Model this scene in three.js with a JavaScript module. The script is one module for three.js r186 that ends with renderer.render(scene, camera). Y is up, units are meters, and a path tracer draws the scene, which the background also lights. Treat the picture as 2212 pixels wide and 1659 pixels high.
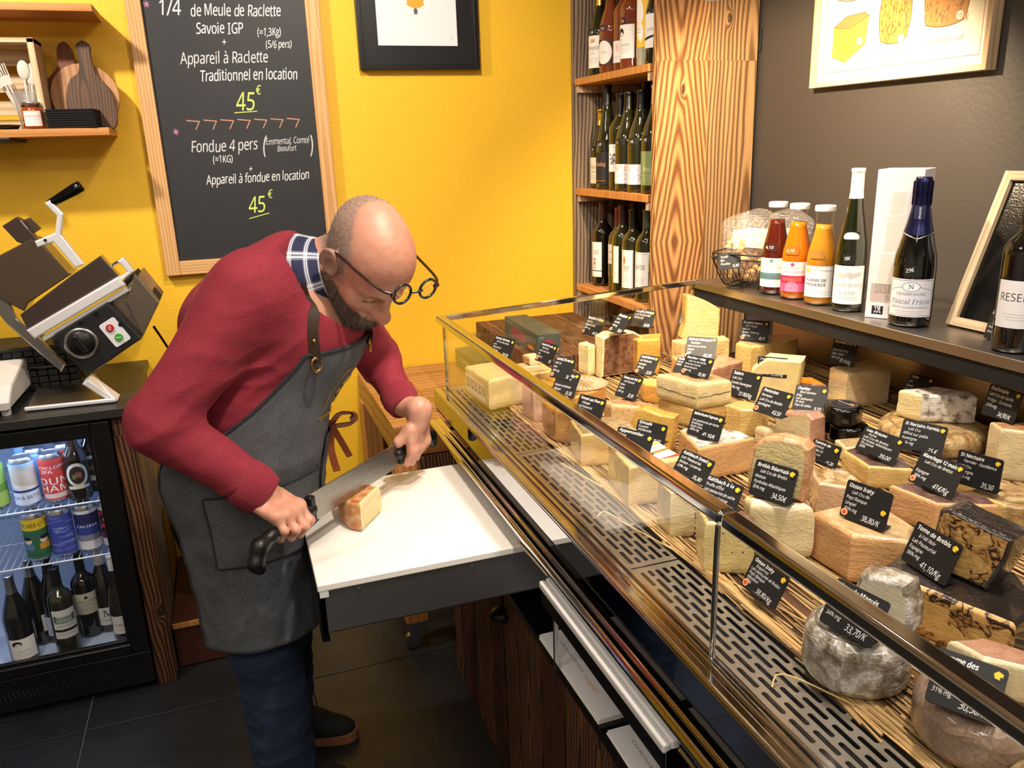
import * as THREE from 'three';
import { RoundedBoxGeometry } from 'three/addons/geometries/RoundedBoxGeometry.js';
import { ImprovedNoise } from 'three/addons/math/ImprovedNoise.js';
import { mergeGeometries, mergeVertices } from 'three/addons/utils/BufferGeometryUtils.js';
import { RectAreaLightUniformsLib } from 'three/addons/lights/RectAreaLightUniformsLib.js';

// ---------- camera, light, exposure ----------
const scene = new THREE.Scene();
scene.background = new THREE.Color(0x000000);
const renderer = new THREE.WebGLRenderer({ antialias: true });
renderer.toneMapping = THREE.LinearToneMapping;
renderer.toneMappingExposure = 1.12;
renderer.shadowMap.enabled = true;
RectAreaLightUniformsLib.init();
const camera = new THREE.PerspectiveCamera(2 * Math.atan(829.5 / 1740) * 180 / Math.PI, 2212 / 1659, 0.05, 30);
camera.position.set(0, 1.6, 0);
camera.quaternion.setFromRotationMatrix(new THREE.Matrix4().set(0.9429, 0.1229, -0.3096, 0, -0.0317, 0.9583, 0.284, 0, 0.3316, -0.258, 0.9075, 0, 0, 0, 0, 1));
scene.add(camera);
const WARM = 0xfff0df, DAY = 0xfff4e6;
// ceiling track spots: x, y, z, aim x, y, z, intensity, cone degrees
const SPOTS = [
  [-0.85, 2.6, -1.95, 0.0, 1.5, -3.0, 7, 52],
  [0.35, 2.6, -1.75, 0.75, 1.3, -3.0, 5, 50],
  [0.55, 2.6, -0.9, 0.2, 0.9, -1.8, 7, 46],
  [0.75, 2.6, -1.5, 1.1, 0.95, -1.5, 6, 44],
  [0.8, 2.6, -0.5, 1.05, 0.95, -0.9, 6, 44],
];
// added soft-fill panels, unseen on the ceiling: x, z, width, depth, intensity
const FILL_PANELS = [[-0.7, 0.5, 1.2, 0.6, 9], [0.9, 0.9, 1.2, 0.6, 8.5], [-0.9, -1.0, 0.6, 0.6, 5]];

// ---------- helpers ----------
const RAD = Math.PI / 180, V = (x, y, z) => new THREE.Vector3(x, y, z);
let seed = 7;
const rnd = () => { seed = (seed + 0x6d2b79f5) | 0; let t = Math.imul(seed ^ (seed >>> 15), 1 | seed); t = (t + Math.imul(t ^ (t >>> 7), 61 | t)) ^ t; return ((t ^ (t >>> 14)) >>> 0) / 4294967296; };
const rr = (a, b) => a + (b - a) * rnd();
const PN = new ImprovedNoise();
const n3 = (x, y, z = 0) => PN.noise(x + 31.7, y + 17.3, z + 5.1);
const fbm = (x, y, z = 0, o = 4) => { let s = 0, a = 1, t = 0; for (let i = 0; i < o; i++) { s += a * n3(x, y, z + i * 9.7); t += a; a *= 0.5; x *= 2.03; y *= 2.03; z *= 2.03; } return s / t; };
const clamp = (x, a = 0, b = 1) => Math.min(b, Math.max(a, x));
const sstep = (a, b, x) => { const t = clamp((x - a) / (b - a)); return t * t * (3 - 2 * t); };
const mix = (a, b, t) => a + (b - a) * t;
const mix3 = (a, b, t) => [mix(a[0], b[0], t), mix(a[1], b[1], t), mix(a[2], b[2], t)];
const hex = (h) => [(h >> 16 & 255) / 255, (h >> 8 & 255) / 255, (h & 255) / 255];
function tex(w, h, fn, srgb = true) {           // fn(u, v) gives [r, g, b] or a grey
  const d = new Uint8Array(w * h * 4);
  for (let y = 0; y < h; y++) for (let x = 0; x < w; x++) {
    const c = fn((x + 0.5) / w, (y + 0.5) / h), o = (y * w + x) * 4;
    if (c.length) for (let k = 0; k < 3; k++) d[o + k] = clamp(c[k]) * 255; else d[o] = d[o + 1] = d[o + 2] = clamp(c) * 255;
    d[o + 3] = 255;
  }
  const t = new THREE.DataTexture(d, w, h);
  t.wrapS = t.wrapT = THREE.RepeatWrapping; t.magFilter = THREE.LinearFilter; t.needsUpdate = true;
  if (srgb) t.colorSpace = THREE.SRGBColorSpace;
  return t;
}
const rep = (t, x, y = x) => { const c = t.clone(); c.repeat.set(x, y); c.needsUpdate = true; return c; };
const std = (color, roughness = 0.6, o = {}) => new THREE.MeshPhysicalMaterial({ color, roughness, ...o });
const metal = (color, roughness, o = {}) => new THREE.MeshPhysicalMaterial({ color, roughness, metalness: 1, ...o });
const clean = (g) => { const c = g.index ? g.toNonIndexed() : g.clone(); for (const k of Object.keys(c.attributes)) if (!['position', 'normal', 'uv', 'color'].includes(k)) c.deleteAttribute(k); if (!c.attributes.uv) c.setAttribute('uv', new THREE.BufferAttribute(new Float32Array(c.attributes.position.count * 2), 2)); if (!c.attributes.normal) c.computeVertexNormals(); return c; };
const join = (list) => (Array.isArray(list) ? (list.length === 1 ? list[0] : mergeGeometries(list.map(clean))) : list);
function uvBox(g0, s = 1, turn = false) {          // uv in metres off the axis each face looks along
  const g = g0.index ? g0.toNonIndexed() : g0, p = g.attributes.position, uv = new Float32Array(p.count * 2), a = V(), b = V(), c = V(), n = V();
  for (let i = 0; i < p.count; i += 3) {
    a.fromBufferAttribute(p, i); b.fromBufferAttribute(p, i + 1); c.fromBufferAttribute(p, i + 2);
    n.copy(b).sub(a).cross(c.clone().sub(a));
    const x = Math.abs(n.x), y = Math.abs(n.y), z = Math.abs(n.z);
    [a, b, c].forEach((q, k) => {
      let u, v;
      if (y >= x && y >= z) [u, v] = [q.x, q.z]; else if (x >= z) [u, v] = [q.z, q.y]; else [u, v] = [q.x, q.y];
      if (turn) [u, v] = [v, u];
      uv[(i + k) * 2] = u * s; uv[(i + k) * 2 + 1] = v * s;
    });
  }
  g.setAttribute('uv', new THREE.BufferAttribute(uv, 2));
  return g;
}
const bx = (x0, x1, y0, y1, z0, z1, r = 0) => {
  const w = x1 - x0, h = y1 - y0, d = z1 - z0;
  const g = r ? new RoundedBoxGeometry(w, h, d, 2, Math.min(r, w / 2.01, h / 2.01, d / 2.01)) : new THREE.BoxGeometry(w, h, d);
  return uvBox(g.translate((x0 + x1) / 2, (y0 + y1) / 2, (z0 + z1) / 2));
};
const cyl = (r0, r1, h, x = 0, y = 0, z = 0, n = 24) => new THREE.CylinderGeometry(r1, r0, h, n).translate(x, y + h / 2, z);
const tube = (pts, r, n = 32, m = 8, closed = false) => new THREE.TubeGeometry(new THREE.CatmullRomCurve3(pts.map((p) => (p.isVector3 ? p : V(...p))), closed, 'centripetal'), n, r, m, closed);
const rod = (a, b, r, m = 8) => { a = a.isVector3 ? a : V(...a); b = b.isVector3 ? b : V(...b); const d = b.clone().sub(a), g = new THREE.CylinderGeometry(r, r, d.length(), m); g.applyQuaternion(new THREE.Quaternion().setFromUnitVectors(V(0, 1, 0), d.clone().normalize())); return g.translate((a.x + b.x) / 2, (a.y + b.y) / 2, (a.z + b.z) / 2); };
const bar = (a, b, w, h, r = 0.002) => {        // box-section bar from a to b, its height kept upright
  a = V(...a); b = V(...b); const d = b.clone().sub(a), z = d.clone().normalize(), x = V(0, 1, 0).cross(z).normalize(), y = z.clone().cross(x);
  return new RoundedBoxGeometry(w, h, d.length(), 2, r).applyMatrix4(new THREE.Matrix4().makeBasis(x, y, z).setPosition(a.clone().add(b).multiplyScalar(0.5)));
};
const lathe = (prof, n = 32) => new THREE.LatheGeometry(prof.map(([r, y]) => new THREE.Vector2(r, y)), n);
const shapeOf = (pts) => { const s = new THREE.Shape(); pts.forEach(([x, y], i) => (i ? s.lineTo(x, y) : s.moveTo(x, y))); s.closePath(); return s; };
const ext = (pts, depth, bevel = 0, z = 0) => new THREE.ExtrudeGeometry(pts instanceof THREE.Shape ? pts : shapeOf(pts), { depth: depth - 2 * bevel, bevelEnabled: bevel > 0, bevelSize: bevel, bevelThickness: bevel, bevelOffset: -bevel, bevelSegments: 2, curveSegments: 10 }).translate(0, 0, z + bevel);
const rrect = (w, h, r, x = 0, y = 0) => { const s = new THREE.Shape(), a = x - w / 2, b = y - h / 2; s.moveTo(a + r, b); s.lineTo(a + w - r, b); s.quadraticCurveTo(a + w, b, a + w, b + r); s.lineTo(a + w, b + h - r); s.quadraticCurveTo(a + w, b + h, a + w - r, b + h); s.lineTo(a + r, b + h); s.quadraticCurveTo(a, b + h, a, b + h - r); s.lineTo(a, b + r); s.quadraticCurveTo(a, b, a + r, b); return s; };
const used = {};
const numbered = (n) => { const k = used[n] = (used[n] ?? -1) + 1; return k ? n + '_' + String(k).padStart(3, '0') : n; };
function mesh(name, geo, mat, parent = scene) {
  const m = new THREE.Mesh(join(geo), mat);
  m.name = parent === scene ? numbered(name) : name; m.castShadow = m.receiveShadow = true;
  parent.add(m); return m;
}
function tag(o, label, category, group) { o.userData.label = label; o.userData.category = category; if (group) o.userData.group = group; return o; }
function thing(name, label, category, [x, y, z] = [0, 0, 0], turn = 0, group) {
  const o = new THREE.Group(); o.name = numbered(name); o.position.set(x, y, z); o.rotation.y = turn; scene.add(o);
  return tag(o, label, category, group);
}
function struct(name, geo, mat) { const m = mesh(name, geo, mat); m.userData.kind = 'structure'; return m; }
const lbl = (m, s) => { m.userData.label = s; return m; };
// print atlases: one canvas, many cells
class Atlas {
  constructor(cols, rows, cw, ch, vw = cw, vh = ch) {
    Object.assign(this, { cols, rows, cw, ch, vw, vh, n: 0 });
    this.canvas = document.createElement('canvas'); this.canvas.width = cols * cw; this.canvas.height = rows * ch; this.c = this.canvas.getContext('2d');
    this.t = new THREE.CanvasTexture(this.canvas); this.t.colorSpace = THREE.SRGBColorSpace; this.t.magFilter = THREE.LinearFilter;
  }
  cell(draw) {
    const i = this.n++, x = i % this.cols, y = Math.floor(i / this.cols), c = this.c;
    if (y >= this.rows) throw new Error('atlas full');
    c.save(); c.beginPath(); c.rect(x * this.cw, y * this.ch, this.cw, this.ch); c.clip(); c.translate(x * this.cw, y * this.ch); c.scale(this.cw / this.vw, this.ch / this.vh); draw(c, this.vw, this.vh); c.restore();
    const e = 0.5 / (this.cols * this.cw), f = 0.5 / (this.rows * this.ch);
    return [x / this.cols + e, 1 - (y + 1) / this.rows + f, (x + 1) / this.cols - e, 1 - y / this.rows - f];
  }
}
function uvTo(g, [u0, v0, u1, v1]) { const a = g.attributes.uv; for (let i = 0; i < a.count; i++) a.setXY(i, mix(u0, u1, clamp(a.getX(i))), mix(v0, v1, clamp(a.getY(i)))); return g; }
function scrawl(c, s, x, y, size, color, o = {}) {        // hand lettering: every character a little off
  c.save(); c.fillStyle = color; c.strokeStyle = color; c.translate(x, y); c.rotate(o.rot ?? -0.01);
  let q = 0; const st = o.squeeze ?? 0.86;
  for (const ch of s) {
    c.save(); c.translate(q, (rnd() - 0.5) * size * 0.07); c.rotate((rnd() - 0.5) * 0.1); c.transform(st, 0, -0.16, 1, 0, 0);
    c.font = (o.bold ? 'bold ' : '') + size + 'px ' + (o.font ?? 'sans-serif'); c.fillText(ch, 0, 0);
    q += c.measureText(ch).width * st * 0.94; c.restore();
  }
  c.restore(); return q;
}
const centred = (c, s, x, y, size, color, font = 'sans-serif', max) => { c.fillStyle = color; c.font = size + 'px ' + font; c.textAlign = 'center'; c.fillText(s, x, y, max); c.textAlign = 'left'; };
// ---------- shared materials ----------
function woodTex(dark, mid, light, o = {}) {       // plank: u across, v along; growth rings cut by a sloping plane, with knots
  const { u0 = 0.5, freq = 60, slope = 0.9, wob = 0.5, knots = [], fibre = 0.25, s = o.seed ?? 0, W = 384, H = 1024 } = o, hgt = new Float32Array(W * H);
  const col = tex(W, H, (u, v) => {
    let x = (u - u0) * 1.0, y = v * 3;
    let r = Math.sqrt(x * x * 1.6 + 0.02) + slope * (Math.abs(v - (o.vc ?? -0.4))) * 0.55 + wob * 0.09 * fbm(u * 2.2 + s, v * 2.6, s, 3);
    let kd = 0;
    for (const [ku, kv, kr] of knots) { const d = Math.hypot((u - ku), (v - kv) * 2.6) / kr; const w = Math.exp(-d * d * 0.5); r += w * (0.22 - 0.1 * d); kd = Math.max(kd, sstep(0.75, 0.25, d)); }
    const ph = r * freq / 6.283 * 6.283 / 1, f = 0.5 + 0.5 * Math.sin(ph * 6.283 / 6.283 * 6.28);
    const ring = Math.pow(f, o.sharp ?? 1.6);
    const fi = fbm(u * 70 + s, v * 3.5, s, 2) * fibre + fbm(u * 7, v * 1.2, s + 4, 3) * 0.35;
    const g = clamp(ring * 0.75 + 0.2 + fi);
    hgt[Math.floor(v * H) * W + Math.floor(u * W)] = clamp(0.85 - ring * 0.6 + fi * 0.5 - kd * 0.3);
    let c = g < 0.5 ? mix3(light, mid, g * 2) : mix3(mid, dark, (g - 0.5) * 2);
    return mix3(c, dark.map((q) => q * 0.55), kd * 0.8);
  });
  const bump = tex(W, H, (u, v) => hgt[Math.floor(v * H) * W + Math.floor(u * W)], false);
  return { map: col, bumpMap: bump };
}
const barnA = woodTex(hex(0x6f4526), hex(0xa97746), hex(0xd3a572), { freq: 9, u0: 0.42, slope: 2.2, vc: 0.55, wob: 1.1, sharp: 1.3, knots: [[0.3, 0.22, 0.05], [0.5, 0.93, 0.06]], seed: 1 });
const barnB = woodTex(hex(0x6b4c30), hex(0x9a764f), hex(0xbf9a6c), { freq: 12, u0: 0.75, slope: 0.35, wob: 0.9, knots: [[0.62, 0.52, 0.11], [0.35, 0.1, 0.05]], seed: 5 });
const barnDark = woodTex(hex(0x24130a), hex(0x54331d), hex(0x8a5b37), { freq: 11, u0: 0.3, slope: 0.5, wob: 1.4, knots: [[0.6, 0.3, 0.08]], seed: 9 });
const barnGrey = woodTex(hex(0x4a3d31), hex(0x7d6b59), hex(0xa08c75), { freq: 14, u0: 0.9, slope: 0.2, wob: 0.8, seed: 13 });
const beech = woodTex(hex(0xc08f58), hex(0xd0a26a), hex(0xdcb27c), { freq: 10, u0: 0.2, slope: 0.15, wob: 0.5, fibre: 0.5, seed: 17 });
const pale = woodTex(hex(0xb79a76), hex(0xcfb48f), hex(0xdfc7a3), { freq: 8, u0: 0.4, slope: 0.2, wob: 0.7, fibre: 0.35, seed: 21 });
const woodMat = (t, o = {}, ru = 5, rv = 1.1) => std(o.color ?? 0xffffff, o.rough ?? 0.62, { map: rep(t.map, ru, rv), bumpMap: rep(t.bumpMap, ru, rv), bumpScale: o.bump ?? 0.0012 });
const M = {
  barnA: woodMat(barnA, { bump: 0.003 }, 5.4, 0.9), barnB: woodMat(barnB, { bump: 0.003 }, 4.6, 0.9), barnDark: woodMat(barnDark, { bump: 0.003 }, 7, 1.2), barnGrey: woodMat(barnGrey, { bump: 0.002 }, 4, 1.1),
  beech: woodMat(beech, { bump: 0.0003, rough: 0.5 }, 8, 1), pale: woodMat(pale, { bump: 0.0003 }, 6, 1), oak: woodMat(beech, { color: 0xf0d4ae, bump: 0.0004 }, 4, 1),
  chrome: metal(0xd8d8d8, 0.08), steel: metal(0xb9b9b9, 0.3), mirror: metal(0xb8bac0, 0.035), satin: metal(0x9fa0a4, 0.42),
  black: std(0x0b0b0c, 0.35), blackMatt: std(0x101011, 0.75), blackGloss: std(0x060607, 0.08), white: std(0xeeeeec, 0.4), whiteMatt: std(0xf1efe9, 0.7),
  alu: metal(0xd4d6d8, 0.35), zinc: metal(0xa9b0b6, 0.3), brass: metal(0xb58f4e, 0.3), gold: metal(0xe2bc54, 0.25), silver: metal(0xd0d2d4, 0.28),
  glass: std(0xffffff, 0.0, { transmission: 1, thickness: 0, ior: 1.45 }), paper: std(0xf3f1ec, 0.8),
};
const brush = tex(256, 256, (u, v) => 0.5 + 0.35 * n3(u * 3, v * 160) + 0.2 * n3(u * 9, v * 90, 4), false);
M.brushed = metal(0xa7a3a0, 0.34, { bumpMap: rep(brush, 2, 2), bumpScale: 0.0002 });
M.brushedWarm = metal(0xb5aa9b, 0.3, { bumpMap: rep(brush, 1, 3), bumpScale: 0.0003 });

// ---------- room ----------
const plaster = tex(512, 512, (u, v) => 0.5 + 0.35 * fbm(u * 60, v * 60, 0, 3) + 0.15 * fbm(u * 12, v * 12, 3, 2), false);
const yellow = std(new THREE.Color().setRGB(0.86, 0.52, 0.024), 0.55, { bumpMap: rep(plaster, 2.2), bumpScale: 0.0016 });
const darkPaint = std(new THREE.Color().setRGB(0.052, 0.046, 0.043), 0.5, { bumpMap: rep(plaster, 1.6), bumpScale: 0.0008 });
const whitePaint = std(0xd9d2c6, 0.8), ceilPaint = std(0xcfc8bc, 0.9);
const slate = tex(512, 512, (u, v) => { const a = 0.5 + 0.5 * fbm(u * 5, v * 5, 1, 5), b = fbm(u * 40, v * 22, 7, 2); const g = 0.105 + 0.05 * a + 0.02 * b; return [g * 0.98, g * 1.02, g * 1.08]; });
const slateB = tex(512, 512, (u, v) => 0.5 + 0.5 * fbm(u * 9, v * 6, 2, 5), false);
const slateR = tex(256, 256, (u, v) => 0.42 + 0.16 * fbm(u * 6, v * 6, 9, 4), false);
const tileMat = std(0xffffff, 1, { map: rep(slate, 1.3), bumpMap: rep(slateB, 1.3), bumpScale: 0.0025, roughnessMap: slateR });
const floor = struct('floor', bx(-2.6, 2.2, -0.06, -0.004, -3.1, 2.7), std(0x6d6c68, 0.9));
for (let i = -4; i < 4; i++) for (let k = -1; k < 9; k++) {           // slate tiles laid on the grout bed
  const x0 = 0.05 + i * 0.622, z1 = -2.285 + k * 0.622;
  if (x0 + 0.6 < -2.4 || x0 > 1.9 || z1 > 2.7) continue;
  const g = bx(0, 0.618, -0.008, 0, 0, 0.618, 0.0015), uv = g.attributes.uv, s = rnd() * 3;
  for (let q = 0; q < uv.count; q++) uv.setXY(q, uv.getX(q) + s, uv.getY(q) + s * 1.7);
  mesh('tile', g.translate(x0 + 0.002, rr(-0.0003, 0.0003), z1 - 0.62), tileMat, floor);
}
struct('wall_back', bx(-2.6, 2.2, -0.06, 2.8, -3.15, -3.0), yellow);
struct('wall_left', bx(-2.6, -2.45, -0.06, 2.8, -3.0, 2.7), whitePaint);
struct('wall_front', bx(-2.6, 2.2, -0.06, 2.8, 2.55, 2.7), whitePaint);
struct('ceiling', bx(-2.6, 2.2, 2.75, 2.9, -3.15, 2.7), ceilPaint);
{ const w = struct('wall_right', bx(0, 0.15, -0.06, 2.8, -0.9, 5.1), darkPaint); w.position.set(1.675, 0, -2.37); w.rotation.y = 2 * RAD; }

// ---------- lamps ----------
for (const [x, y, z, ax, ay, az, power, cone] of SPOTS) {
  const t = thing('track_spotlight', 'white ceiling track spotlight above the shop counter', 'lamp', [x, 2.75, z], 0, 'track spotlights under the ceiling');
  const d = V(ax - x, ay - y, az - z).normalize(), q = new THREE.Quaternion().setFromUnitVectors(V(0, -1, 0), d);
  mesh('mount', cyl(0.05, 0.05, 0.012, 0, -0.012, 0), M.white, t);
  mesh('stem', cyl(0.008, 0.008, 0.08, 0, -0.09, 0, 10), M.white, t);
  const c = mesh('shade', lathe([[0.02, 0.06], [0.042, 0.05], [0.046, -0.06], [0.043, -0.06], [0.04, 0.03], [0, 0.035]], 24), M.white, t);
  c.position.set(0, -0.13, 0); c.quaternion.copy(q);
  const b = mesh('bulb', new THREE.SphereGeometry(0.03, 16, 12), std(0xffffff, 0.5, { emissive: WARM, emissiveIntensity: 6 }), t);
  b.position.copy(V(0, -0.13, 0).addScaledVector(d, 0.03));
  const L = new THREE.SpotLight(WARM, power, 0, cone * RAD, 0.7, 2); L.position.set(x, 2.62, z).addScaledVector(d, 0.07); L.target.position.set(ax, ay, az); L.castShadow = true; L.shadow.radius = 2;
  L.name = 'track_light'; scene.add(L, L.target);
}
for (const [x, z, w, d, power] of FILL_PANELS) {  // panels added only to brighten the room with soft fill
  const t = thing('added_fill_panel', 'added white fill light panel, unseen on the ceiling', 'lamp', [x, 2.75, z], 0, 'added fill light panels on the ceiling');
  mesh('frame', bx(-w / 2 - 0.02, w / 2 + 0.02, -0.03, 0, -d / 2 - 0.02, d / 2 + 0.02, 0.004), M.white, t);
  mesh('diffuser', bx(-w / 2, w / 2, -0.034, -0.03, -d / 2, d / 2), std(0xffffff, 0.6, { emissive: DAY, emissiveIntensity: 1.5 }), t);
  const L = new THREE.RectAreaLight(DAY, power, w, d); L.position.set(x, 2.71, z); L.lookAt(x, 0, z); L.name = 'fill_panel_glow'; scene.add(L);
}
// ---------- print ----------
const labels = new Atlas(10, 10, 204, 204, 256, 256), labelMat = std(0xffffff, 0.6, { map: labels.t });
const signs = new Atlas(8, 6, 256, 208), signMat = std(0xffffff, 0.55, { map: signs.t });
const prints = new Atlas(2, 1, 1024, 1024), printMat = std(0xffffff, 0.6, { map: prints.t });
const boardAtlas = new Atlas(1, 1, 768, 1536), boardMat = std(0xffffff, 0.5, { map: boardAtlas.t });

// ---------- blackboard ----------
{
  const t = thing('blackboard', 'tall blackboard in a beech frame with chalked raclette and fondue offers', 'blackboard', [0.082, 0, -2.995]);
  const x0 = -0.297, x1 = 0.298, y0 = 1.21, y1 = 2.42, f = 0.047;
  mesh('frame', bx(x0, x0 + f, y0, y1, 0, 0.028, 0.003), M.beech, t); mesh('frame', bx(x1 - f, x1, y0, y1, 0, 0.028, 0.003), M.beech, t);
  mesh('frame', uvBox(bx(x0 + f, x1 - f, y0, y0 + f, 0, 0.028, 0.003), 1, true), M.beech, t); mesh('frame', uvBox(bx(x0 + f, x1 - f, y1 - f, y1, 0, 0.028, 0.003), 1, true), M.beech, t);
  const W = x1 - x0 - 2 * f, H = y1 - y0 - 2 * f;
  const uv = boardAtlas.cell((c, w, h) => {
    c.fillStyle = '#26282c'; c.fillRect(0, 0, w, h);
    for (let i = 0; i < 260; i++) { c.strokeStyle = 'rgba(120,125,132,' + 0.02 * rnd() + ')'; c.lineWidth = rr(10, 60); c.beginPath(); const x = rr(0, w), y = rr(0, h); c.moveTo(x, y); c.lineTo(x + rr(-120, 120), y + rr(-40, 40)); c.stroke(); }
    const X = (px) => (px - 310) / 375 * w, top = 1 - (1.873 + 0.185 - 1.257) / H;      // rows measured down from y = 2.058 m
    const Y = (m) => h * (1 - (m - y0 - f) / H);
    const S = (s, x, m, size, col = '#e8e8ea', o) => scrawl(c, s, x, Y(m), size, col, { rot: -0.015, ...o });
    S('1/4', 68, 2.03, 88); S('de Meule de Raclette', 215, 2.028, 66, '#e8e8ea', { squeeze: 0.74 }); S('Savoie IGP', 230, 1.975, 64, '#e8e8ea', { squeeze: 0.78 });
    S('(≈1,3Kg)', 520, 1.972, 46, '#e8e8ea', { squeeze: 0.75 }); S('+', 345, 1.94, 48); S('(5/6 pers)', 555, 1.935, 44, '#e8e8ea', { squeeze: 0.72 });
    S('Appareil à Raclette', 140, 1.885, 68, '#d3d4d8', { squeeze: 0.78 }); S('Traditionnel en location', 220, 1.832, 66, '#eeeeee', { squeeze: 0.72 });
    S('45', 375, 1.742, 110, '#cfe36a', { squeeze: 0.8 }); S('€', 480, 1.79, 56, '#cfe36a');
    c.strokeStyle = '#cfe36a'; c.lineWidth = 4; c.beginPath(); c.moveTo(365, Y(1.733)); c.lineTo(478, Y(1.737)); c.stroke();
    c.strokeStyle = '#c58a72'; c.lineWidth = 5;
    for (let i = 0; i < 7; i++) { const x = 130 + i * 82; c.beginPath(); c.moveTo(x, Y(1.712)); c.lineTo(x + 62, Y(1.708)); c.lineTo(x + 40, Y(1.682)); c.stroke(); }
    for (const [x, m] of [[25, 2.06], [75, 1.677]]) { c.strokeStyle = '#d77fb4'; c.lineWidth = 4; for (let k = 0; k < 3; k++) { const a = k * 1.05 + 0.3; c.beginPath(); c.moveTo(x - 14 * Math.cos(a), Y(m) - 14 * Math.sin(a)); c.lineTo(x + 14 * Math.cos(a), Y(m) + 14 * Math.sin(a)); c.stroke(); } }
    S('Fondue 4 pers', 130, 1.61, 70, '#cfd1d6', { squeeze: 0.78 }); S('(', 480, 1.6, 110, '#cfd1d6', { squeeze: 0.6 }); S('Emmental, Comté', 500, 1.628, 40, '#cfd1d6', { squeeze: 0.74 }); S('Beaufort', 555, 1.605, 36, '#cfd1d6', { squeeze: 0.74 }); S(')', 722, 1.6, 110, '#cfd1d6', { squeeze: 0.6 });
    S('(≈1KG)', 230, 1.575, 44, '#e2e2e4', { squeeze: 0.8 }); S('+', 400, 1.54, 44); S('Appareil à fondue en location', 185, 1.505, 58, '#e6e6e8', { squeeze: 0.72 });
    S('45', 375, 1.405, 104, '#cfe36a', { squeeze: 0.8, rot: -0.05 }); S('€', 480, 1.452, 54, '#cfe36a');
    c.strokeStyle = '#cfe36a'; c.lineWidth = 4; c.beginPath(); c.moveTo(375, Y(1.386)); c.lineTo(480, Y(1.401)); c.stroke();
  });
  mesh('writing_surface', uvTo(new THREE.BoxGeometry(W, H, 0.008), uv).translate(0, (y0 + y1) / 2, 0.012), boardMat, t);
}
// ---------- framed painting ----------
{
  const t = thing('framed_picture', 'black framed painting of a grey cow nose with a yellow bell', 'picture', [0.716, 0, -2.995]);
  const w = 0.432, y0 = 1.866, y1 = 2.44, f = 0.017;
  mesh('frame', bx(-w / 2, -w / 2 + f, y0, y1, 0, 0.026, 0.002), M.black, t); mesh('frame', bx(w / 2 - f, w / 2, y0, y1, 0, 0.026, 0.002), M.black, t);
  mesh('frame', bx(-w / 2 + f, w / 2 - f, y0, y0 + f, 0, 0.026, 0.002), M.black, t); mesh('frame', bx(-w / 2 + f, w / 2 - f, y1 - f, y1, 0, 0.026, 0.002), M.black, t);
  mesh('mount_board', bx(-w / 2 + f, w / 2 - f, y0 + f, y1 - f, 0.004, 0.012), std(0x17171a, 0.35), t);
  const uv = prints.cell((c, W, H) => {
    c.fillStyle = '#e6e8ec'; c.fillRect(0, 0, W, H); c.save(); c.translate(W / 2 - 12, H); c.scale(W / 0.284, -W / 0.284);
    const el = (x, y, a, b, col) => { c.fillStyle = col; c.beginPath(); c.ellipse(x, y, a, b, 0, 0, 7); c.fill(); };
    el(0, 0.20, 0.067, 0.13, '#3b3b40'); el(0.035, 0.24, 0.032, 0.14, '#6c6c74'); el(0, 0.225, 0.045, 0.085, '#8b8b78'); el(0, 0.235, 0.036, 0.075, '#1b1b1e');
    for (let i = 0; i < 160; i++) { const s = rnd() < 0.5 ? -1 : 1, x = s * rr(0.03, 0.062), y = rr(0.085, 0.27); c.strokeStyle = rnd() < 0.5 ? '#9a9aa2' : '#2a2a2e'; c.lineWidth = 0.0015; c.beginPath(); c.moveTo(x, y); c.lineTo(x + s * 0.006, y + 0.014); c.stroke(); }
    c.fillStyle = '#d9a431'; c.beginPath(); c.moveTo(-0.017, 0.142); c.lineTo(0.017, 0.142); c.lineTo(0.025, 0.088); c.lineTo(0.031, 0.075); c.quadraticCurveTo(0, 0.062, -0.031, 0.075); c.lineTo(-0.025, 0.088); c.fill();
    c.fillStyle = '#f0c860'; c.fillRect(-0.014, 0.09, 0.009, 0.05); c.fillStyle = '#a8772a'; c.fillRect(-0.024, 0.085, 0.049, 0.004); el(0, 0.063, 0.007, 0.006, '#5a5a60');
    c.restore(); scrawl(c, 'js', W - 85, H - 40, 36, '#8a8a90');
  });
  mesh('painting', uvTo(new THREE.BoxGeometry(0.284, 0.50, 0.003), uv).translate(-0.004, 1.945 + 0.25, 0.0145), printMat, t);
}
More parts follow.
